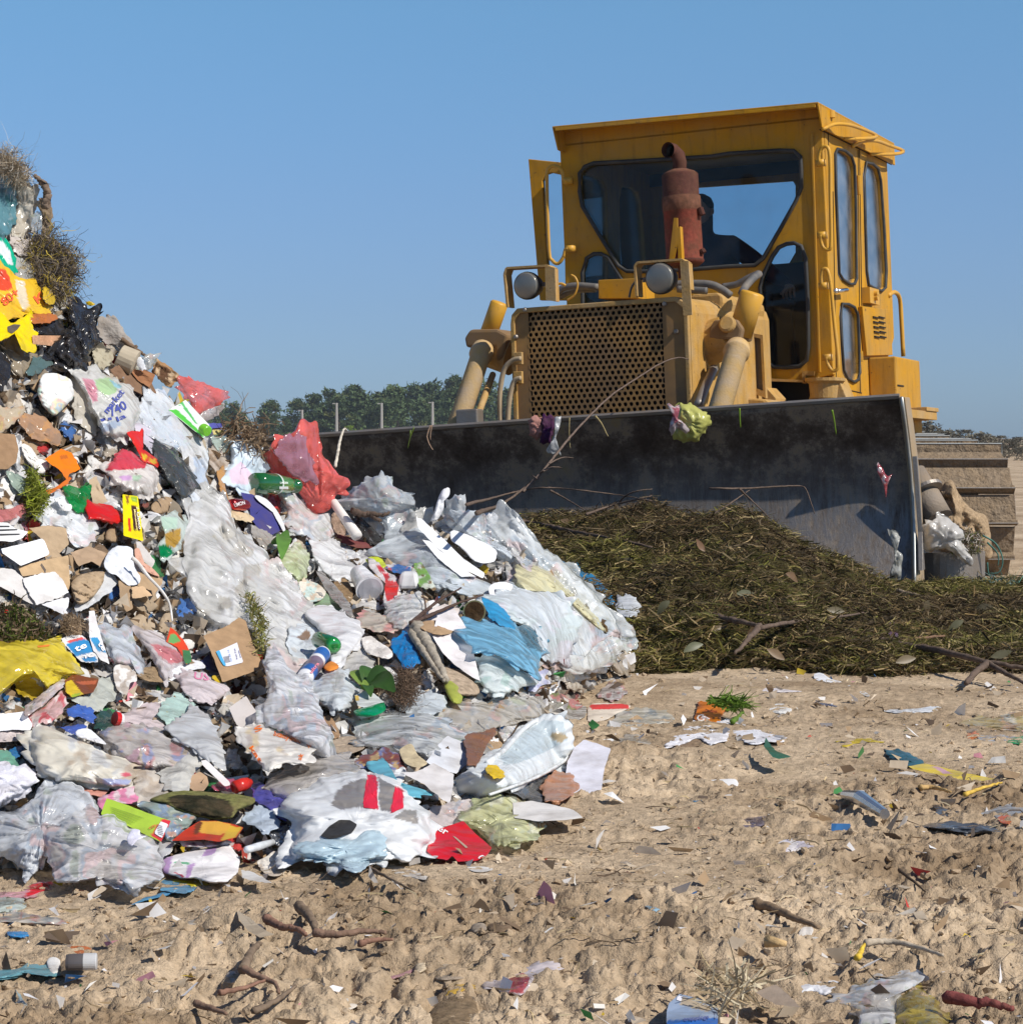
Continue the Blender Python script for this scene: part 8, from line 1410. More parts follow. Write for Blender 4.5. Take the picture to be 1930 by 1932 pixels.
blob(BK,FLM, 'plastic film', 'long charcoal plastic sheet at the right edge', 'I',[(1445,745),(1500,715),(1580,670),(1640,685),(1720,700),(1800,720),(1880,730),(1990,710),(1990,770),(1880,780),(1780,775),(1700,780),(1600,760),(1500,755)],(.085,.095,.11),lift=SD,th=.045,cr=1.3,N=120,gather=(1440,745))
blob(FM,BAG, 'bag', 'grey bag lying on the long charcoal sheet at the right edge', 'I',[(1760,695),(1820,665),(1890,652),(1990,665),(1990,715),(1900,715),(1820,712)],(.48,.46,.44),lift=SD + .05,th=.03)
blob(PL, 'orange_scrap', 'plastic film', 'small orange-red scrap on the charcoal sheet', 'I',[(1828,705),(1860,700),(1885,715),(1870,732),(1835,728)],(.62,.15,.04),lift=SD + .09,N=40,R=8)
nw=blob(PA, 'newspaper_scrap', 'paper', 'crumpled newspaper scrap with lilac print in the churned soil', 'I',[(885,812),(940,798),(985,795),(1020,783),(1042,838),(1000,848),(940,855),(895,850)],(.70,.67,.68),lift=SD,th=.02,cr=1.5,pal=[(.45,.42,.58)],pa=.5)
blob(FC,FLM, 'plastic film', 'dark violet clear film pressed in the churned soil', 'I',[(680,738),(720,700),(780,692),(850,705),(820,735),(760,755)],(.22,.19,.24),lift=SD - .01,th=.015)
blob(FC,FLM, 'plastic film', 'amber film at the right edge on the open sand', 'I',[(1700,330),(1715,285),(1745,270),(1800,290),(1860,265),(1990,260),(1990,340),(1880,335),(1790,325)],(.60,.47,.22),lift=SD,th=.025,cr=1.4)
blob(PL, 'orange_scrap', 'plastic film', 'small bright orange scrap below the amber film', 'I',[(1697,345),(1720,335),(1745,355),(1715,372),(1695,365)],(.72,.22,.04),lift=SD,N=40,R=8)
blob(PL, 'grey_scrap', 'plastic film', 'grey and white plastic below the amber film at the right edge', 'I',[(1740,365),(1790,348),(1850,352),(1910,365),(1860,378),(1780,380)],(.34,.34,.35),lift=SD,pal=[(.7,.7,.7)],N=60,R=10)
blob(PL, 'green_scrap', 'plastic sheet', 'bright green scrap cut by the right edge', 'I',[(1865,378),(1920,360),(1990,365),(1990,392),(1900,392)],(.02,.30,.06),lift=SD,N=60,R=10)
blob(PA, 'white_paper', 'paper', 'crumpled white paper on the pale sand before the grass mound', 'I',[(1038,95),(1070,90),(1110,115),(1155,128),(1150,145),(1100,135),(1045,118)],(.82,.83,.86),lift=SD,th=.02,cr=1.5,N=70)
blob(PA, 'white_paper', 'paper', 'thin white and pink paper strips on the pale sand', 'I',[(818,165),(850,150),(930,162),(990,168),(930,172),(860,172)],(.74,.70,.72),lift=SD - .01,th=.01,cr=1.5,N=60)
blob(PA, 'white_paper', 'paper', 'small crumpled white paper above the second white rag', 'I',[(845,245),(875,222),(935,228),(940,258),(890,265)],(.78,.78,.76),lift=SD - .005,th=.02,cr=1.6,N=60)
blob(PL, 'white_strip', 'plastic film', 'long thin white plastic strip on the pale sand', 'I',[(1330,250),(1400,245),(1500,240),(1545,230),(1556,255),(1480,258),(1380,260)],(.76,.77,.78),lift=SD - .01,th=.012,cr=1.4,N=70)
blob(PA, 'white_paper', 'paper', 'tiny grey-white paper tent right of the crumpled paper', 'I',[(1232,172),(1250,168),(1278,185),(1262,190)],(.6,.58,.55),lift=SD,N=40,R=8)
blob(PL, 'dark_blue_strip', 'plastic film', 'dark blue-grey strip above the small orange patch of sand', 'I',[(1030,205),(1060,208),(1130,230),(1090,230),(1040,220)],(.09,.11,.18),lift=SD - .01,th=.01,N=50,R=9)
blob(FM,BAG, 'bag', 'small heap of crumpled grey and red foil left on the sand', 'I',[(120,180),(160,140),(200,128),(235,165),(215,200),(160,205)],(.56,.50,.47),lift=SD,cr=1.8,pal=[(.45,.1,.1),(.75,.75,.75)])
blob(FC,FLM, 'plastic film', 'flat dusty film on the sand above the white cardboard', 'I',[(200,380),(270,350),(330,370),(350,400),(290,425),(230,410)],(.52,.48,.42),lift=SD - .005,th=.02,cr=1.4)
blob(PL, 'red_film', 'plastic film', 'faded red film and green bits at the foot of the heap', 'H',[(1420,120),(1460,100),(1520,115),(1590,150),(1560,175),(1490,165),(1440,145)],(.52,.22,.20),lift=SD,cr=1.4,pal=[(.12,.25,.05),(.6,.5,.45)],pa=.8)
blob(FC,FLM, 'plastic film', 'grey crumpled film right of the faded red film', 'H',[(1500,200),(1530,165),(1590,150),(1618,180),(1600,215),(1540,220)],(.50,.48,.44),lift=SD,cr=1.5)
# ---- view K / J: near ground
blob(PA, 'white_paper', 'paper', 'clean white paper sheet at the lower right', 'K',[(1438,346),(1470,360),(1520,370),(1567,392),(1558,420),(1500,415),(1450,400)],(.84,.83,.83),lift=SD - .005,th=.01,cr=.9,N=70)
blob(PA, 'white_paper', 'paper', 'crumpled white and pale blue paper at the lower right near the straw', 'K',[(1088,430),(1150,440),(1190,460),(1256,480),(1240,500),(1180,528),(1130,515),(1090,520)],(.78,.79,.83),lift=SD - .005,th=.02,cr=1.2,N=80)
blob(FC,FLM, 'plastic film', 'large clear film bag rising from the bottom edge at the lower right', 'K',[(1195,552),(1270,515),(1350,475),(1430,458),(1505,448),(1532,485),(1470,520),(1450,570),(1440,680),(1310,680),(1315,610),(1270,572)],(.66,.64,.62),lift=SD + .01,th=.03,cr=1.,N=110)
blob(FC,FLM, 'plastic film', 'dirty yellow film beside the large clear film at the bottom edge', 'K',[(1465,530),(1530,500),(1590,530),(1625,580),(1650,680),(1450,680),(1450,590)],(.40,.31,.06),lift=SD,th=.05,cr=1.,pal=[(.2,.15,.08)])
bb=card(PL, 'blue_box', 'box', 'crushed pale blue box with a blue base at the bottom edge', 'K',[(590,590),(600,555),(640,520),(720,540),(785,575),(780,680),(590,680)],(.36,.45,.60),lift=.05,th=.05,torn=.3,n=90,patch=[([(650,530),(760,570),(755,590),(640,560)],(.55,.45,.32)),([(590,620),(785,610),(785,690),(590,690)],(.03,.15,.50))])
printed(bb, 'print',[('t', 'K', 'trappings',(655,622),(750,612),14,(.1,.12,.3)),('p', 'K',[(632,525),(650,530),(645,548),(628,543)],(.8,.8,.85))])
tuft('straw_wad', 'straw', 'loose wad of straw right of the crushed blue box', 'K',[(700,480),(800,430),(930,460),(900,520),(800,570),(730,540)],[(.50,.40,.25),(.36,.27,.16),(.62,.54,.38)],n=90,L=.09,wd=.0045,lift=.02,dome=.03,curl=.35)
blob(PA, 'white_paper', 'paper', 'upright curled white paper strip in the lower right', 'K',[(1088,310),(1095,275),(1125,265),(1142,280),(1130,320),(1160,360),(1120,350)],(.72,.68,.63),lift=SD,th=.012,cr=1.6,N=60)
rw=blob(FM, 'snack_wrapper', 'wrapper', 'white wrapper with a dull red patch near the bottom centre', 'K',[(-70,480),(-20,440),(50,425),(110,402),(190,412),(170,435),(110,440),(70,500),(30,525),(-40,500)],(.66,.60,.62),lift=SD,th=.02,cr=1.3,patch=[([(-20,470),(50,440),(80,460),(50,520),(0,515)],(.42,.09,.10)),([(-70,430),(10,425),(40,440),(-40,465)],(.62,.64,.80))])
card(CB, 'brown_card', 'card', 'greyish brown card lying left of the crumpled white and pale blue paper', 'K',[(925,515),(1000,483),(1050,525),(1095,572),(1000,560)],(.30,.24,.19),lift=.02,torn=.8)
stick('wood', 'bamboo_piece', 'stick', 'short pale wood piece near the curled paper strip', 'K',[[(965,322),(1040,332)]],.012,(.58,.40,.20),lift=.015)
stick('wood', 'yellow_straw', 'straw', 'upright yellow straw near the clean white paper', 'K',[[(1308,385),(1322,358),(1334,335)]],.006,(.68,.46,.06),lift=.02)
stick('wood', 'twig', 'twig', 'dark straight twig in the churned soil at the right', 'K',[[(1465,55),(1515,95),(1562,135)]],.004,(.09,.065,.045),lift=.02)
stick('wood', 'curved_root', 'root', 'long pale curved root in the right foreground', 'K',[[(1340,328),(1420,322),(1520,340),(1630,375)]],.007,(.46,.39,.30),lift=.015)
stick('wood', 'buried_root', 'root', 'brown root half buried in the soil above the curled paper strip', 'K',[[(930,180),(1010,205),(1080,238),(1160,268)]],.010,(.24,.17,.11),lift=.008)
blob(PL, 'blue_scrap', 'plastic film', 'light blue strip standing in the churned soil', 'K',[(470,158),(500,170),(540,190),(575,210),(540,208),(490,180)],(.30,.50,.64),lift=SD,th=.008,N=50,R=9)
blob(PL, 'plastic_disc', 'cap', 'deep blue plastic disc in the lower right soil', 'K',[(1112,400),(1130,398),(1147,405),(1140,415),(1116,415)],(.02,.03,.36),lift=.012,N=30,R=7)
stick('wood', 'red_stick', 'stick', 'dark red stick with white flecks at the lower right', 'K',[[(1650,530),(1720,548),(1800,552),(1885,575)]],.012,(.20,.06,.055),lift=.012)
# J
mb=MB(); a,b_=on(*pc('J',(250,405)),.035),on(*pc('J',(368,402)),.035); r_=mm('J',30,3.75); mb.lathe(a,b_,[(0,r_ * .9,(.10,.09,.09)),(.1,r_,(.10,.09,.09)),(.55,r_,(.12,.11,.11)),(.57,r_*1.04,(.55,.55,.54)),(.96,r_*1.04,(.6,.6,.6)),(1,r_ * .92,(.6,.6,.6))],24); solid('plastic', 'deodorant_can', 'can', 'short dark can with a pale grey lid lying in the near left foreground',mb)
blob('rough', 'stone', 'stone', 'round brown stone in front of the short dark can', 'J',[(230,440),(235,405),(270,388),(310,400),(318,440),(290,465),(250,465)],(.26,.19,.125),lift=.05,th=.02,cr=.4)
blob('rough', 'brick_piece', 'brick', 'broken orange brick piece behind the short dark can', 'J',[(240,365),(255,345),(330,345),(350,365),(345,380),(250,380)],(.42,.13,.05),lift=.02,cr=.8)
blob(PL, 'blue_rag', 'rag', 'teal blue rag at the left edge of the near foreground', 'J',[(-40,440),(60,430),(110,410),(160,420),(205,445),(190,460),(110,445),(60,462),(-40,468)],(.14,.34,.40),lift=SD - .005,th=.015,cr=1.6,N=80)
blob(PA, 'white_paper', 'paper', 'folded white paper left of the round brown stone', 'J',[(180,395),(205,385),(228,400),(222,440),(195,448),(180,420)],(.78,.77,.74),lift=SD,th=.012,N=50,R=9)
blob(PL, 'blue_scrap', 'plastic film', 'bright blue scrap on the near left sand', 'J',[(36,290),(70,285),(108,290),(105,308),(40,308)],(.03,.26,.60),lift=SD,th=.01,N=50,R=9)
blob(FC, 'red_bag', 'bag', 'pink translucent bag with a bright red end on the left sand', 'J',[(-50,140),(40,118),(100,120),(130,105),(188,102),(188,122),(110,160),(80,160),(-50,165)],(.68,.36,.40),lift=SD,th=.02,cr=.9,patch=[([(115,110),(190,100),(190,125),(85,162),(110,135)],(.72,.02,.03))],N=90)
blob(FC,BAG, 'bag', 'pale aqua clear bag at the left edge below the pink bag', 'J',[(-50,165),(30,150),(85,165),(95,190),(60,210),(-50,215)],(.58,.68,.66),lift=SD,th=.02)
blob(FM,BAG, 'bag', 'flattened dirty clear bag with red and grey print at the left edge', 'J',[(-50,220),(60,215),(140,230),(220,235),(215,255),(120,258),(-50,245)],(.60,.54,.47),lift=SD,th=.015,pal=[(.5,.1,.08),(.2,.3,.35)])
blob(PL, 'orange_scrap', 'plastic film', 'tiny orange scrap in the left foreground', 'J',[(228,265),(250,252),(272,262),(262,275),(238,275)],(.66,.28,.03),lift=.012,N=30,R=7)
card(PA, 'beige_sheet', 'paper', 'curled beige sheet standing in the soil beside the candy wrapper', 'J',[(900,208),(945,235),(1000,280),(1040,300),(985,312),(940,285),(905,240)],(.44,.37,.28),lift=.03,cr=1.2)
blob(PL, 'candy_wrapper', 'wrapper', 'yellow and violet candy wrapper in the near foreground', 'J',[(842,228),(870,225),(900,208),(905,240),(885,262),(850,262)],(.74,.50,.02),lift=SD,th=.012,patch=[([(840,225),(862,228),(868,250),(848,250)],(.10,.05,.26))],N=60)
for i,(pts,r0,lb) in enumerate([([(920,430),(960,350),(990,335)],.017, 'pale brown root arching up left of the dark roots'),([(920,428),(980,460),(1040,480),(1055,520)],.012, 'forked root running down towards the camera'),([(1010,240),(1060,270),(1120,275),(1160,300)],.016, 'short dark root above the arching root'),([(1130,190),(1180,240),(1200,290)],.020, 'thick dark brown root lump in the foreground'),([(1190,290),(1290,300),(1380,285),(1465,295)],.015, 'long dark root pointing right'),([(830,520),(920,505),(1010,470)],.010, 'thin grey root left of the forked root'),([(960,590),(1050,550),(1120,495)],.011, 'slanting grey-brown root near the bottom edge'),([(740,560),(800,580),(860,600)],.012, 'half-buried root near the bottom edge'),([(1360,335),(1420,320),(1490,318)],.012, 'brown root below the long dark root'),([(1370,30),(1450,75),(1560,130)],.008, 'bundle of thin stalks below the striped bag')]):
    stick('wood', 'root', 'root',lb, 'J',[pts],r0 * .55,(.19 + .03*(i % 3),.14,.10),lift=.018)
blob(PA, 'paper_scrap', 'paper', 'torn newspaper strip below the striped carrier bag', 'J',[(1460,35),(1530,45),(1600,70),(1640,95),(1560,85),(1490,65)],(.66,.62,.57),lift=SD,th=.012,cr=1.4,N=70)
blob(PA, 'paper_scrap', 'paper', 'small white paper below the red packaging card', 'J',[(1770,45),(1830,42),(1870,52),(1830,62),(1790,60)],(.76,.74,.71),lift=SD - .01,th=.01,N=50,R=8)
blob(PL, 'plastic_disc', 'cap', 'white bottle cap on the sand below the striped carrier bag', 'J',[(1105,185),(1120,172),(1138,178),(1130,195),(1112,197)],(.82,.82,.83),lift=.015,N=36,R=7)
for i,(pts,lb) in enumerate([([(1645,470),(1650,430),(1700,412),(1750,425),(1765,465),(1700,475)], 'large rounded grey-brown stone in the near foreground'),([(1570,440),(1580,408),(1615,405),(1618,430),(1590,448)], 'pale cream stone left of the large rounded stone'),([(1785,290),(1790,262),(1830,255),(1845,280),(1820,295)], 'half-buried grey stone in the soil'),([(850,480),(862,445),(890,440),(902,470),(880,488)], 'white and brown stone near the forked root'),([(1845,280),(1860,258),(1930,255),(1935,285),(1880,295)], 'dark brown soil lump right of the half-buried grey stone')]):
    blob('rough', 'stone', 'stone',lb, 'J',pts,[(.27,.22,.17),(.58,.48,.34),(.30,.25,.20),(.55,.48,.40),(.17,.12,.08)][i],lift=.03,th=.03,cr=.45,N=60,R=12)
blob(PA, 'seashell_paper', 'paper', 'curved dirty white shell-like scrap near the bottom left', 'J',[(450,510),(500,530),(560,490),(580,480),(560,515),(500,540)],(.62,.54,.44),lift=SD,th=.01,N=60,R=9)
blob(PL, 'blue_scrap', 'plastic film', 'pale blue triangular film at the bottom left corner', 'J',[(40,580),(70,545),(60,510),(100,560),(130,575),(80,585)],(.34,.48,.52),lift=SD - .005,th=.008,N=60,R=9)
blob(FC,FLM, 'plastic film', 'clear strip of film standing left of the candy wrapper', 'J',[(660,300),(700,265),(740,230),(765,205),(790,215),(750,255),(720,310),(680,325)],(.60,.58,.55),lift=SD,th=.012,cr=1.2,N=70)
blob(PL, 'gold_wrapper', 'wrapper', 'gold wrapper edge beside the red patched white wrapper', 'J',[(1690,530),(1720,495),(1780,490),(1820,500),(1760,512),(1720,535)],(.60,.38,.06),lift=SD,th=.012,N=60,R=9)
blob(PL, 'mauve_strip', 'strip', 'mauve plastic strip in the near foreground', 'J',[(1455,465),(1510,450),(1560,432),(1562,442),(1510,462),(1462,475)],(.46,.26,.28),lift=SD - .01,th=.008,N=50,R=8)
blob(PL, 'leaf_scrap', 'leaf', 'flat dark green leaf in the left foreground', 'J',[(480,340),(540,325),(620,320),(630,335),(560,345),(500,352)],(.06,.13,.04),lift=.012,th=.006,N=50,R=8)
blob(CB, 'dirty_rag', 'rag', 'white torn paper near the bottom edge left of centre', 'J',[(1215,625),(1260,585),(1320,562),(1358,568),(1320,590),(1270,620)],(.66,.60,.52),lift=SD,th=.012,N=60,R=9)
blob('rough', 'soil_lump', 'lump', 'large dark clod with straw at the bottom edge, centre', 'J',[(1620,620),(1660,560),(1740,520),(1790,540),(1810,600),(1780,660),(1640,660)],(.20,.145,.09),lift=.02,th=.05,cr=1.)
# ---- things on and before the blade
blob(PL, 'net_bag', 'bag', 'yellow-green net bag hanging over the blade top edge', 'c5',[(60,420),(110,388),(170,390),(230,420),(275,470),(285,530),(250,590),(200,640),(140,655),(70,640),(40,580),(60,500)],(.50,.50,.14),d=12.75,lift=0,th=.07,cr=1.5,jit=.3)
blob(FM,BAG, 'bag', 'white and dark red bag scrap hanging beside the net bag', 'c5',[(0,400),(60,405),(80,430),(60,480),(110,520),(150,570),(130,590),(70,550),(30,600),(10,560),(30,470)],(.60,.52,.54),d=12.68,lift=0,th=.03,cr=1.3,pal=[(.35,.05,.08)],pa=.9)
blob(CT, 'pink_rag', 'rag', 'dull pink and black cloth loop hanging over the blade', 'c3',[(605,1085),(640,1055),(690,1062),(700,1120),(700,1180),(655,1200),(610,1170)],(.40,.20,.17),d=12.95,lift=0,th=.04,cr=1.2)
blob(CT, 'purple_cloth', 'cloth', 'dark purple cloth hanging over the blade', 'c3',[(690,1062),(740,1060),(775,1065),(770,1130),(750,1200),(725,1235),(685,1230),(690,1150)],(.055,.015,.06),d=12.92,lift=0,th=.03,cr=1.)
blob(FM, 'white_net', 'net', 'white twisted net strip hanging beside the purple cloth', 'c3',[(775,1062),(810,1060),(805,1130),(780,1210),(812,1300),(770,1302),(735,1300),(720,1275),(765,1200),(780,1120)],(.60,.60,.60),d=12.85,lift=0,th=.02,cr=1.5)
stick('wood', 'leaning_branch', 'branch', 'long thin branch leaning up across the blade to the radiator guard', 'c3',[([(560,1560),(680,1440),(760,1340),(880,1190),(1010,1050),(1170,900),(1320,800),(1480,700),(1600,655),(1680,665)],.008),([(740,1370),(830,1330),(915,1335)],.005),([(700,1420),(760,1395),(830,1400)],.006),([(650,1470),(620,1450)],.006)],.012,(.15,.11,.09),d=(11.4,13.4))
stick('wood', 'string', 'string', 'thin brown stalk hanging over the blade top left of centre', 'C',[[(1800,430),(1775,500),(1790,560),(1818,605)],([(1810,425),(1800,490),(1800,530)],.005)],.006,(.35,.24,.17),d=13.25)
stick('leaf', 'grass_blade', 'grass', 'two green grass blades hanging on the left part of the blade', 'C',[[(1680,440),(1650,520),(1635,595)],[(1655,460),(1650,530)]],.005,(.14,.20,.03),d=13.3)
for i,(pts,lb) in enumerate([([(180,245),(182,300),(186,360)], 'fresh green grass blade hanging near the middle of the blade'),([(728,255),(740,310),(753,400)], 'fresh green grass blade hanging near the right end of the blade')]):
    stick('leaf', 'grass_blade', 'grass',lb, 'L',[pts],.006,(.20,.34,.02),d=12.55)
stick('wood', 'dead_stalk', 'stalk', 'dry stalk with a bent tip hanging right of the white net strip', 'c3',[[(1045,1045),(1090,1100),(1135,1188)],([(875,1060),(872,1160),(880,1270)],.005)],.007,(.30,.24,.12),d=12.6)
blob(FC,BAG, 'bag', 'red and white film scrap stuck on the right end of the blade', 'L',[(995,600),(1020,595),(1050,650),(1080,640),(1065,680),(1055,700),(1045,760),(1035,700),(1010,650)],(.52,.10,.12),d=12.28,lift=0,th=.012,pal=[(.7,.7,.72)],pa=.8,N=70)
blob(FM,BAG, 'bag', 'dirty white film hanging low at the right end of the blade', 'L',[(1065,985),(1110,975),(1130,1020),(1110,1080),(1150,1120),(1140,1180),(1120,1260),(1070,1230),(1100,1150),(1090,1060)],(.50,.50,.46),d=12.22,lift=0,th=.02,cr=1.5,N=90)
blob(FM,BAG, 'bag', 'crumpled clear bag lying on top of the push frame drum', 'c6',[(380,1200),(450,1120),(550,1065),(640,1100),(720,1180),(745,1240),(700,1270),(790,1400),(770,1440),(700,1400),(600,1340),(500,1340),(420,1350)],(.62,.62,.62),d=12.75,lift=0,th=.06,cr=1.1,N=100)
tuft('debris_tuft', 'plant waste', 'white and brown plant debris heaped on the push frame drum', 'c6',[(560,1290),(700,1250),(760,1170),(880,1200),(910,1330),(840,1370),(600,1360)],[(.55,.5,.44),(.28,.2,.13),(.15,.17,.04)],n=420,L=.07,wd=.006,lift=0,d=12.85)
blob('rough', 'sand_pile', 'sand', 'pile of caked sandy soil behind the push frame drum under the track', 'c6',[(340,1340),(360,1060),(480,1000),(560,800),(640,755),(700,860),(780,980),(930,1080),(975,1260),(960,1420),(600,1420)],(.36,.26,.16),d=13.35,lift=0,th=.16,cr=1.9,rough=3.5,N=110,R=24)
tuft('green_twine', 'twine', 'tangle of teal green twine on the ground below the track', 'c6',[(760,1680),(900,1620),(1000,1600),(1250,1640),(1290,1800),(1150,1860),(900,1850),(800,1760)],[(.10,.25,.21),(.06,.16,.14),(.25,.36,.32)],n=240,L=.20,wd=.006,lift=0,d=12.45,curl=1.1,dome=.1)
stick('fibre', 'green_twine', 'twine', 'loops of teal green twine hanging beside the push frame drum', 'c6',[[(900,1220),(1010,1290),(1070,1420),(1040,1530),(960,1540)],[(940,1280),(1030,1380),(1030,1480)],[(940,1450),(950,1540),(985,1600)],[(760,1690),(830,1790)]],.006,(.09,.22,.19),d=12.9)
# ---- branches over the grass mound
def hstick(label,c,lines,r,col=(.13,.095,.075),name='branch',lift=.06): return stick('wood',name, 'branch',label,c,lines,r,col,lift=lift)
hstick('long bare branch crossing the top of the grass mound', 'F',[[(1010,295),(1150,312),(1300,335),(1450,370),(1650,405),(1930,465)]],.016,lift=.34)
hstick('thin arching branch rising from the grass mound before the blade', 'F',[[(830,212),(1000,170),(1150,130),(1300,110),(1480,125),(1700,150),(1930,190)],[(1330,130),(1440,190),(1530,245)],[(1740,195),(1800,140),(1930,120)]],.006,lift=.45)
hstick('dark branch slanting from the mound up to the blade', 'F',[[(890,262),(1020,220),(1130,150),(1230,60),(1300,0)]],.009,lift=.55)
hstick('long bowed branch running from behind the mound to the right', 'F',[[(1540,270),(1700,215),(1930,160)]],.008,lift=.45)
hstick('forked bare branch against the right half of the blade', 'L',[[(0,720),(190,722),(380,712),(545,705),(580,740),(625,870)],[(0,890),(110,820),(240,730)],[(180,725),(260,800),(362,900)]],.006,lift=.7)
hstick('long thick branch lying low across the right side of the mound', 'L',[[(860,1605),(1050,1635),(1250,1665),(1450,1700),(1650,1755),(1900,1790)],([(1650,1755),(1560,1830),(1520,1880),(1560,1850)],.014),([(1640,1750),(1760,1820),(1900,1890)],.012)],.020,lift=.36)
hstick('branch with a bend at the left front of the mound', 'L',[[(0,1470),(120,1500),(260,1525),(300,1545)],([(300,1540),(230,1620),(150,1700)],.014)],.016,lift=.32)
hstick('thin branch lying across the middle of the mound', 'L',[[(300,1550),(450,1520),(640,1500),(850,1470),(960,1450)]],.010,lift=.32)
hstick('short pale stick at the right of the mound below the drum', 'L',[[(1120,1330),(1200,1350),(1310,1370)]],.015,(.28,.22,.16),lift=.25)
hstick('reddish twig on the mound near the dark hollow', 'L',[[(1060,1640),(1200,1615),(1400,1595)]],.012,(.20,.12,.08),lift=.12)
blob(PL, 'violet_wrapper', 'wrapper', 'small violet wrapper standing on the grass mound', 'L',[(1070,1520),(1100,1515),(1115,1560),(1118,1620),(1080,1625),(1068,1570)],(.16,.09,.15),lift=.12,th=.02,N=50,R=9)
blob(PA, 'white_strip', 'paper', 'thin white paper strips on the left front of the grass mound', 'L',[(90,1470),(150,1445),(200,1438),(270,1450),(270,1462),(200,1452),(110,1482)],(.68,.68,.68),lift=.12,th=.01,N=60,R=8)
def leaves():
    r=random.Random(12)
    spots=[(1240,1160),(1410,1200),(1480,1245),(1560,1150),(1690,1250),(1290,1230),(1620,1080),(1790,1190),(1870,1240),(1390,1120),(1330,1040),(1215,1090),(1505,1100),(1745,1160),(1165,1060),(1450,1045),(1840,1150),(1600,1215),(1085,985),(1340,1190)]
    rows = {}
    for i,(x,y) in enumerate(sorted(spots)):
        mb=MB(); p=on(x,y,.13); a=r.uniform(0,6.3); q=p+Vector((math.cos(a) * .08,r.uniform(-.05,.05),math.sin(a) * .07)); leafblade(mb,p,q,.032,(.22+r.uniform(-.08,.08),.16,.09),r.uniform(-.25,.3))
        solid('leaf', 'dead_leaf', 'leaf',f'curled brown dead leaf on the grass mound, {ORD[i]} from the left',mb,smooth=True,group='dead leaves on the grass mound')
leaves()
# ================================================================ FILLERS
HEROES=[o for o in COL.objects if o.parent is None and o.get('label') and o.type == 'MESH' and o.get('kind') is None]
def scrapmass():
    """small torn shreds between the larger pieces,nobody could count them"""
    r=np.random.default_rng(21); n=23000
    px=r.random(n)*1700-480; py=300+r.random(n)*1380; D=depth(px,py); X=(px-CX)/FPX*D; k=(pile_h(X,D) > .012) & hitm(px,py); px,py,D,X=px[k],py[k],D[k],X[k]; n=len(px)
    D=D + .012 - .035*r.random(n); X=(px-CX)/FPX*D; Z=HC-(py-HZ)/FPX*D
    s=(.006 + .032*r.random(n) ** 2.); V=np.empty((n,9,3)); a=r.normal(size=(n,3)); a /= np.linalg.norm(a,axis=1)[:,None]; b=np.cross(a,r.normal(size=(n,3))); b /= np.linalg.norm(b,axis=1)[:,None]; c=np.cross(a,b)
    q=0
    for u in (-1,0,1):
        for v in (-1,0,1):
            V[:,q]=np.stack([X,D,Z],1)+a*(u*s*(.7 + .6*r.random(n)))[:,None]+b*(v*s * .6*(.6 + .8*r.random(n)))[:,None]+c*(s*r.normal(size=n) * .30)[:,None]; q += 1
    bb=np.arange(n)*9; F=np.concatenate([np.stack([bb+3*i+j,bb+3*i+j+1,bb+3*i+j+4,bb+3*i+j+3],1) for i in (0,1) for j in (0,1)])
    pal=np.array([(.74,.74,.74),(.68,.66,.62),(.5,.42,.32),(.36,.25,.15),(.20,.14,.09),(.12,.09,.07),(.62,.60,.58),(.45,.34,.22),(.8,.8,.82),(.60,.5,.38),(.5,.06,.05),(.05,.18,.42),(.62,.45,.05),(.06,.25,.08),(.65,.3,.35)])
    pr=np.array([13,11,8,7,7,5,11,6,10,6,1.1,1.0,.9,1.0,.8]); pr /= pr.sum(); C=np.repeat(pal[r.choice(len(pal),n,p=pr)]*(.75 + .4*r.random((n,1))),9,axis=0)
    o=mk('litter_shreds',V.reshape(-1,3),F.tolist(), 'paper',cols=C,smooth=False); tag(o, 'small torn shreds of paper, card and film wedged all over the heap', 'shreds',kind='stuff')
    # crumbs and flecks over the open ground
    n=2300; Y=3.2*(9. / 3.2) ** r.random(n); X=(r.random(n) - .48) * .52*Y; k=(pile_h(X,Y) < .02) & (heap_h(X,Y) < .02); X,Y=X[k],Y[k]; n=len(X); s = .003 + .018*r.random(n) ** 3; s=np.where(Y>5.2,s*1.15,s); V=np.empty((n,4,3)); a=r.normal(size=(n,3))*np.array([1,1,.35]); a /= np.linalg.norm(a,axis=1)[:,None]; b=np.cross(a,r.normal(size=(n,3))); b /= np.linalg.norm(b,axis=1)[:,None]
    P=np.stack([X,Y,ground_h(X,Y)+s * .4 + .001],1)
    for q,(u,v) in enumerate(((-1,-1),(1,-.6),(.8,1),(-.9,.7))): V[:,q]=P+a*((u + .5*r.normal(size=n))*s)[:,None]+b*((v + .5*r.normal(size=n))*s * .55)[:,None]+np.array([0,0,1.])*(r.random(n)*s * .4)[:,None]
    F=np.arange(n*4).reshape(-1,4); pr2=np.array([4,4,5,6,5,3,5,6,5,5,.8,1,.7,.9,.6]); pr2 /= pr2.sum(); C=np.repeat(pal[r.choice(len(pal),n,p=pr2)],4,axis=0)
    o=mk('litter_flecks',V.reshape(-1,3),F.tolist(), 'paper',cols=C); tag(o, 'tiny flecks of paper and plastic trodden into the sandy ground', 'flecks',kind='stuff')
scrapmass()
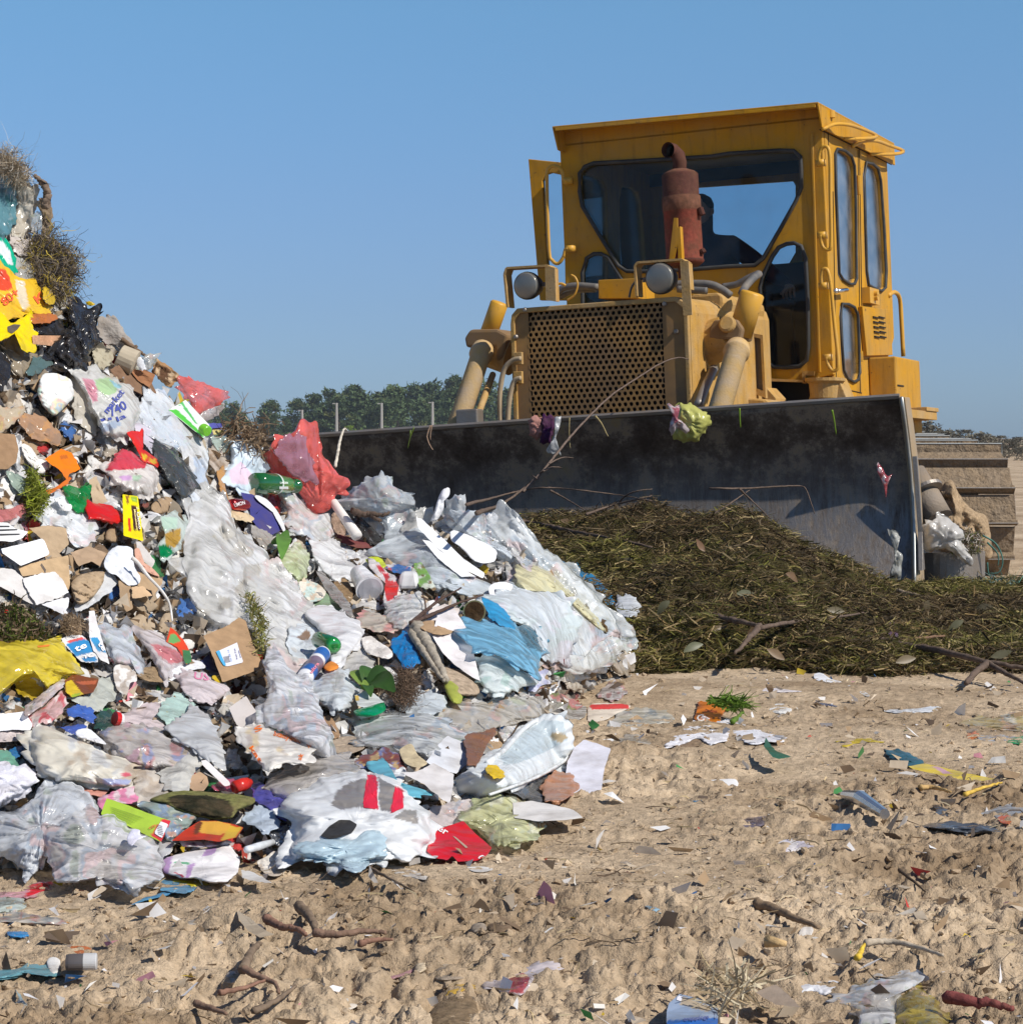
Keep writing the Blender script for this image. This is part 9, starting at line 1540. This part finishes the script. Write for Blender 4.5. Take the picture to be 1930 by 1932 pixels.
def fillers():
    """medium pieces in the gaps,each an object named by its look and its nearest landmark"""
    r=np.random.default_rng(33); used=set(); n=0; bpy.context.view_layer.update()
    marks=[]
    for o in HEROES:
        c=o.location; z=np.array([v.co[:] for v in o.data.vertices][::7]); c=Vector(z.mean(0))+o.location
        if c.y<9: marks.append(((c.x/c.y*FPX+CX,HZ-(c.z-HC)/c.y*FPX),o['label']))
    kinds=[('film_clear', 'plastic_film', 'plastic film', 'clear film',(.86,.87,.88),1.),('film_milky', 'plastic_bag', 'bag', 'milky white bag',(.84,.85,.86),1.),('paper', 'paper_scrap', 'paper', 'white paper',(.78,.77,.74),1.2),('cardboard', 'cardboard_piece', 'cardboard', 'brown cardboard',(.38,.27,.17),.8),('rough', 'soil_lump', 'lump', 'dark soil',(.15,.105,.07),1.),('film_milky', 'plastic_bag', 'bag', 'dirty beige bag',(.56,.48,.38),1.2),('plastic', 'snack_wrapper', 'wrapper', 'red wrapper',(.55,.05,.05),1.),('plastic', 'snack_wrapper', 'wrapper', 'blue wrapper',(.06,.16,.42),1.),('plastic', 'snack_wrapper', 'wrapper', 'green wrapper',(.06,.28,.10),1.),('black_film', 'plastic_bag', 'bag', 'black film',(.03,.03,.032),1.2),('cloth', 'rag', 'rag', 'brown rag',(.24,.17,.12),1.2),('paper', 'paper_scrap', 'paper', 'tan paper',(.50,.39,.27),1.4),('plastic', 'snack_wrapper', 'wrapper', 'yellow wrapper',(.66,.48,.05),1.),('plastic', 'plastic_film', 'plastic film', 'pink film',(.66,.36,.40),1.)]
    pr=np.array([15,14,12,6,4,7,1.4,1.2,1.0,2.5,3,4,.9,1.2]); pr /= pr.sum()
    sz=['small', 'crumpled', 'creased', 'torn', 'squashed', 'soiled', 'folded', 'twisted', 'limp', 'ragged']
    gx=[]
    for y in np.arange(320,1660,39):
        for x in np.arange(-10,1230,45): gx.append((x+r.normal()*13,y+r.normal()*11))
    for y in np.arange(260,1660,80):
        for x in np.arange(-470,-40,80): gx.append((x+r.normal()*22,y+r.normal()*18))
    for x,y in gx:
        d=float(depth(x,y)); X=(x-CX)/FPX*d
        if not hitm(x,y) or pile_h(np.array([X]),np.array([d]))[0] < .03 or d>8.3: continue
        ki=r.choice(len(kinds),p=pr); m_,nm,cat,desc,col,cr=kinds[ki]; R_=(12+15*r.random())*(2. if x<-30 else 1)*(1.12 if d<6 else 1); asp = .5 + .5*r.random(); a0=r.random()*6.28; k=r.integers(6,9); pts=[]
        for q in range(k):
            t=2*math.pi*q/k; rr=R_*(.7 + .5*r.random()); u,v=math.cos(t)*rr,math.sin(t)*rr*asp; pts.append((x+u*math.cos(a0)-v*math.sin(a0),y+u*math.sin(a0)+v*math.cos(a0)))
        lab=None
        near=sorted(marks,key=lambda q_: (q_[0][0]-x) ** 2+(q_[0][1]-y) ** 2)[:6]
        for ad in [sz[(n+j) % 10] for j in range(10)]:
            for (mx,my),lb in near:
                dx,dy=x-mx,y-my; rel=('right of' if dx>0 else 'left of') if abs(dx)>abs(dy) else ('below' if dy>0 else 'above')
                w_=lb.split(); w_=w_[:9]
                while len(w_)>3 and w_[-1] in ('the', 'a', 'of', 'with', 'on', 'in', 'at', 'and', 'left', 'right', 'below', 'above', 'under', 'just', 'before', 'beside', 'between', 'behind', 'low', 'inside', 'its', 'an'): w_=w_[:-1]
                cand=f'{ad} {desc} {rel} the ' + ' '.join(w_)
                if cand not in used: lab=cand; break
            if lab: break
        used.add(lab); col=tuple(np.clip(np.array(col)*(.8 + .35*r.random()),0,.9))
        blob(m_,nm,cat,lab, 'P',[(px_,py_) for px_,py_ in pts],col,lift=.004 + .03*r.random(),th=.012 + .02*r.random(),cr=cr*1.3,N=40,R=10,jit=1.8); n += 1
    print('fillers',n)
fillers()
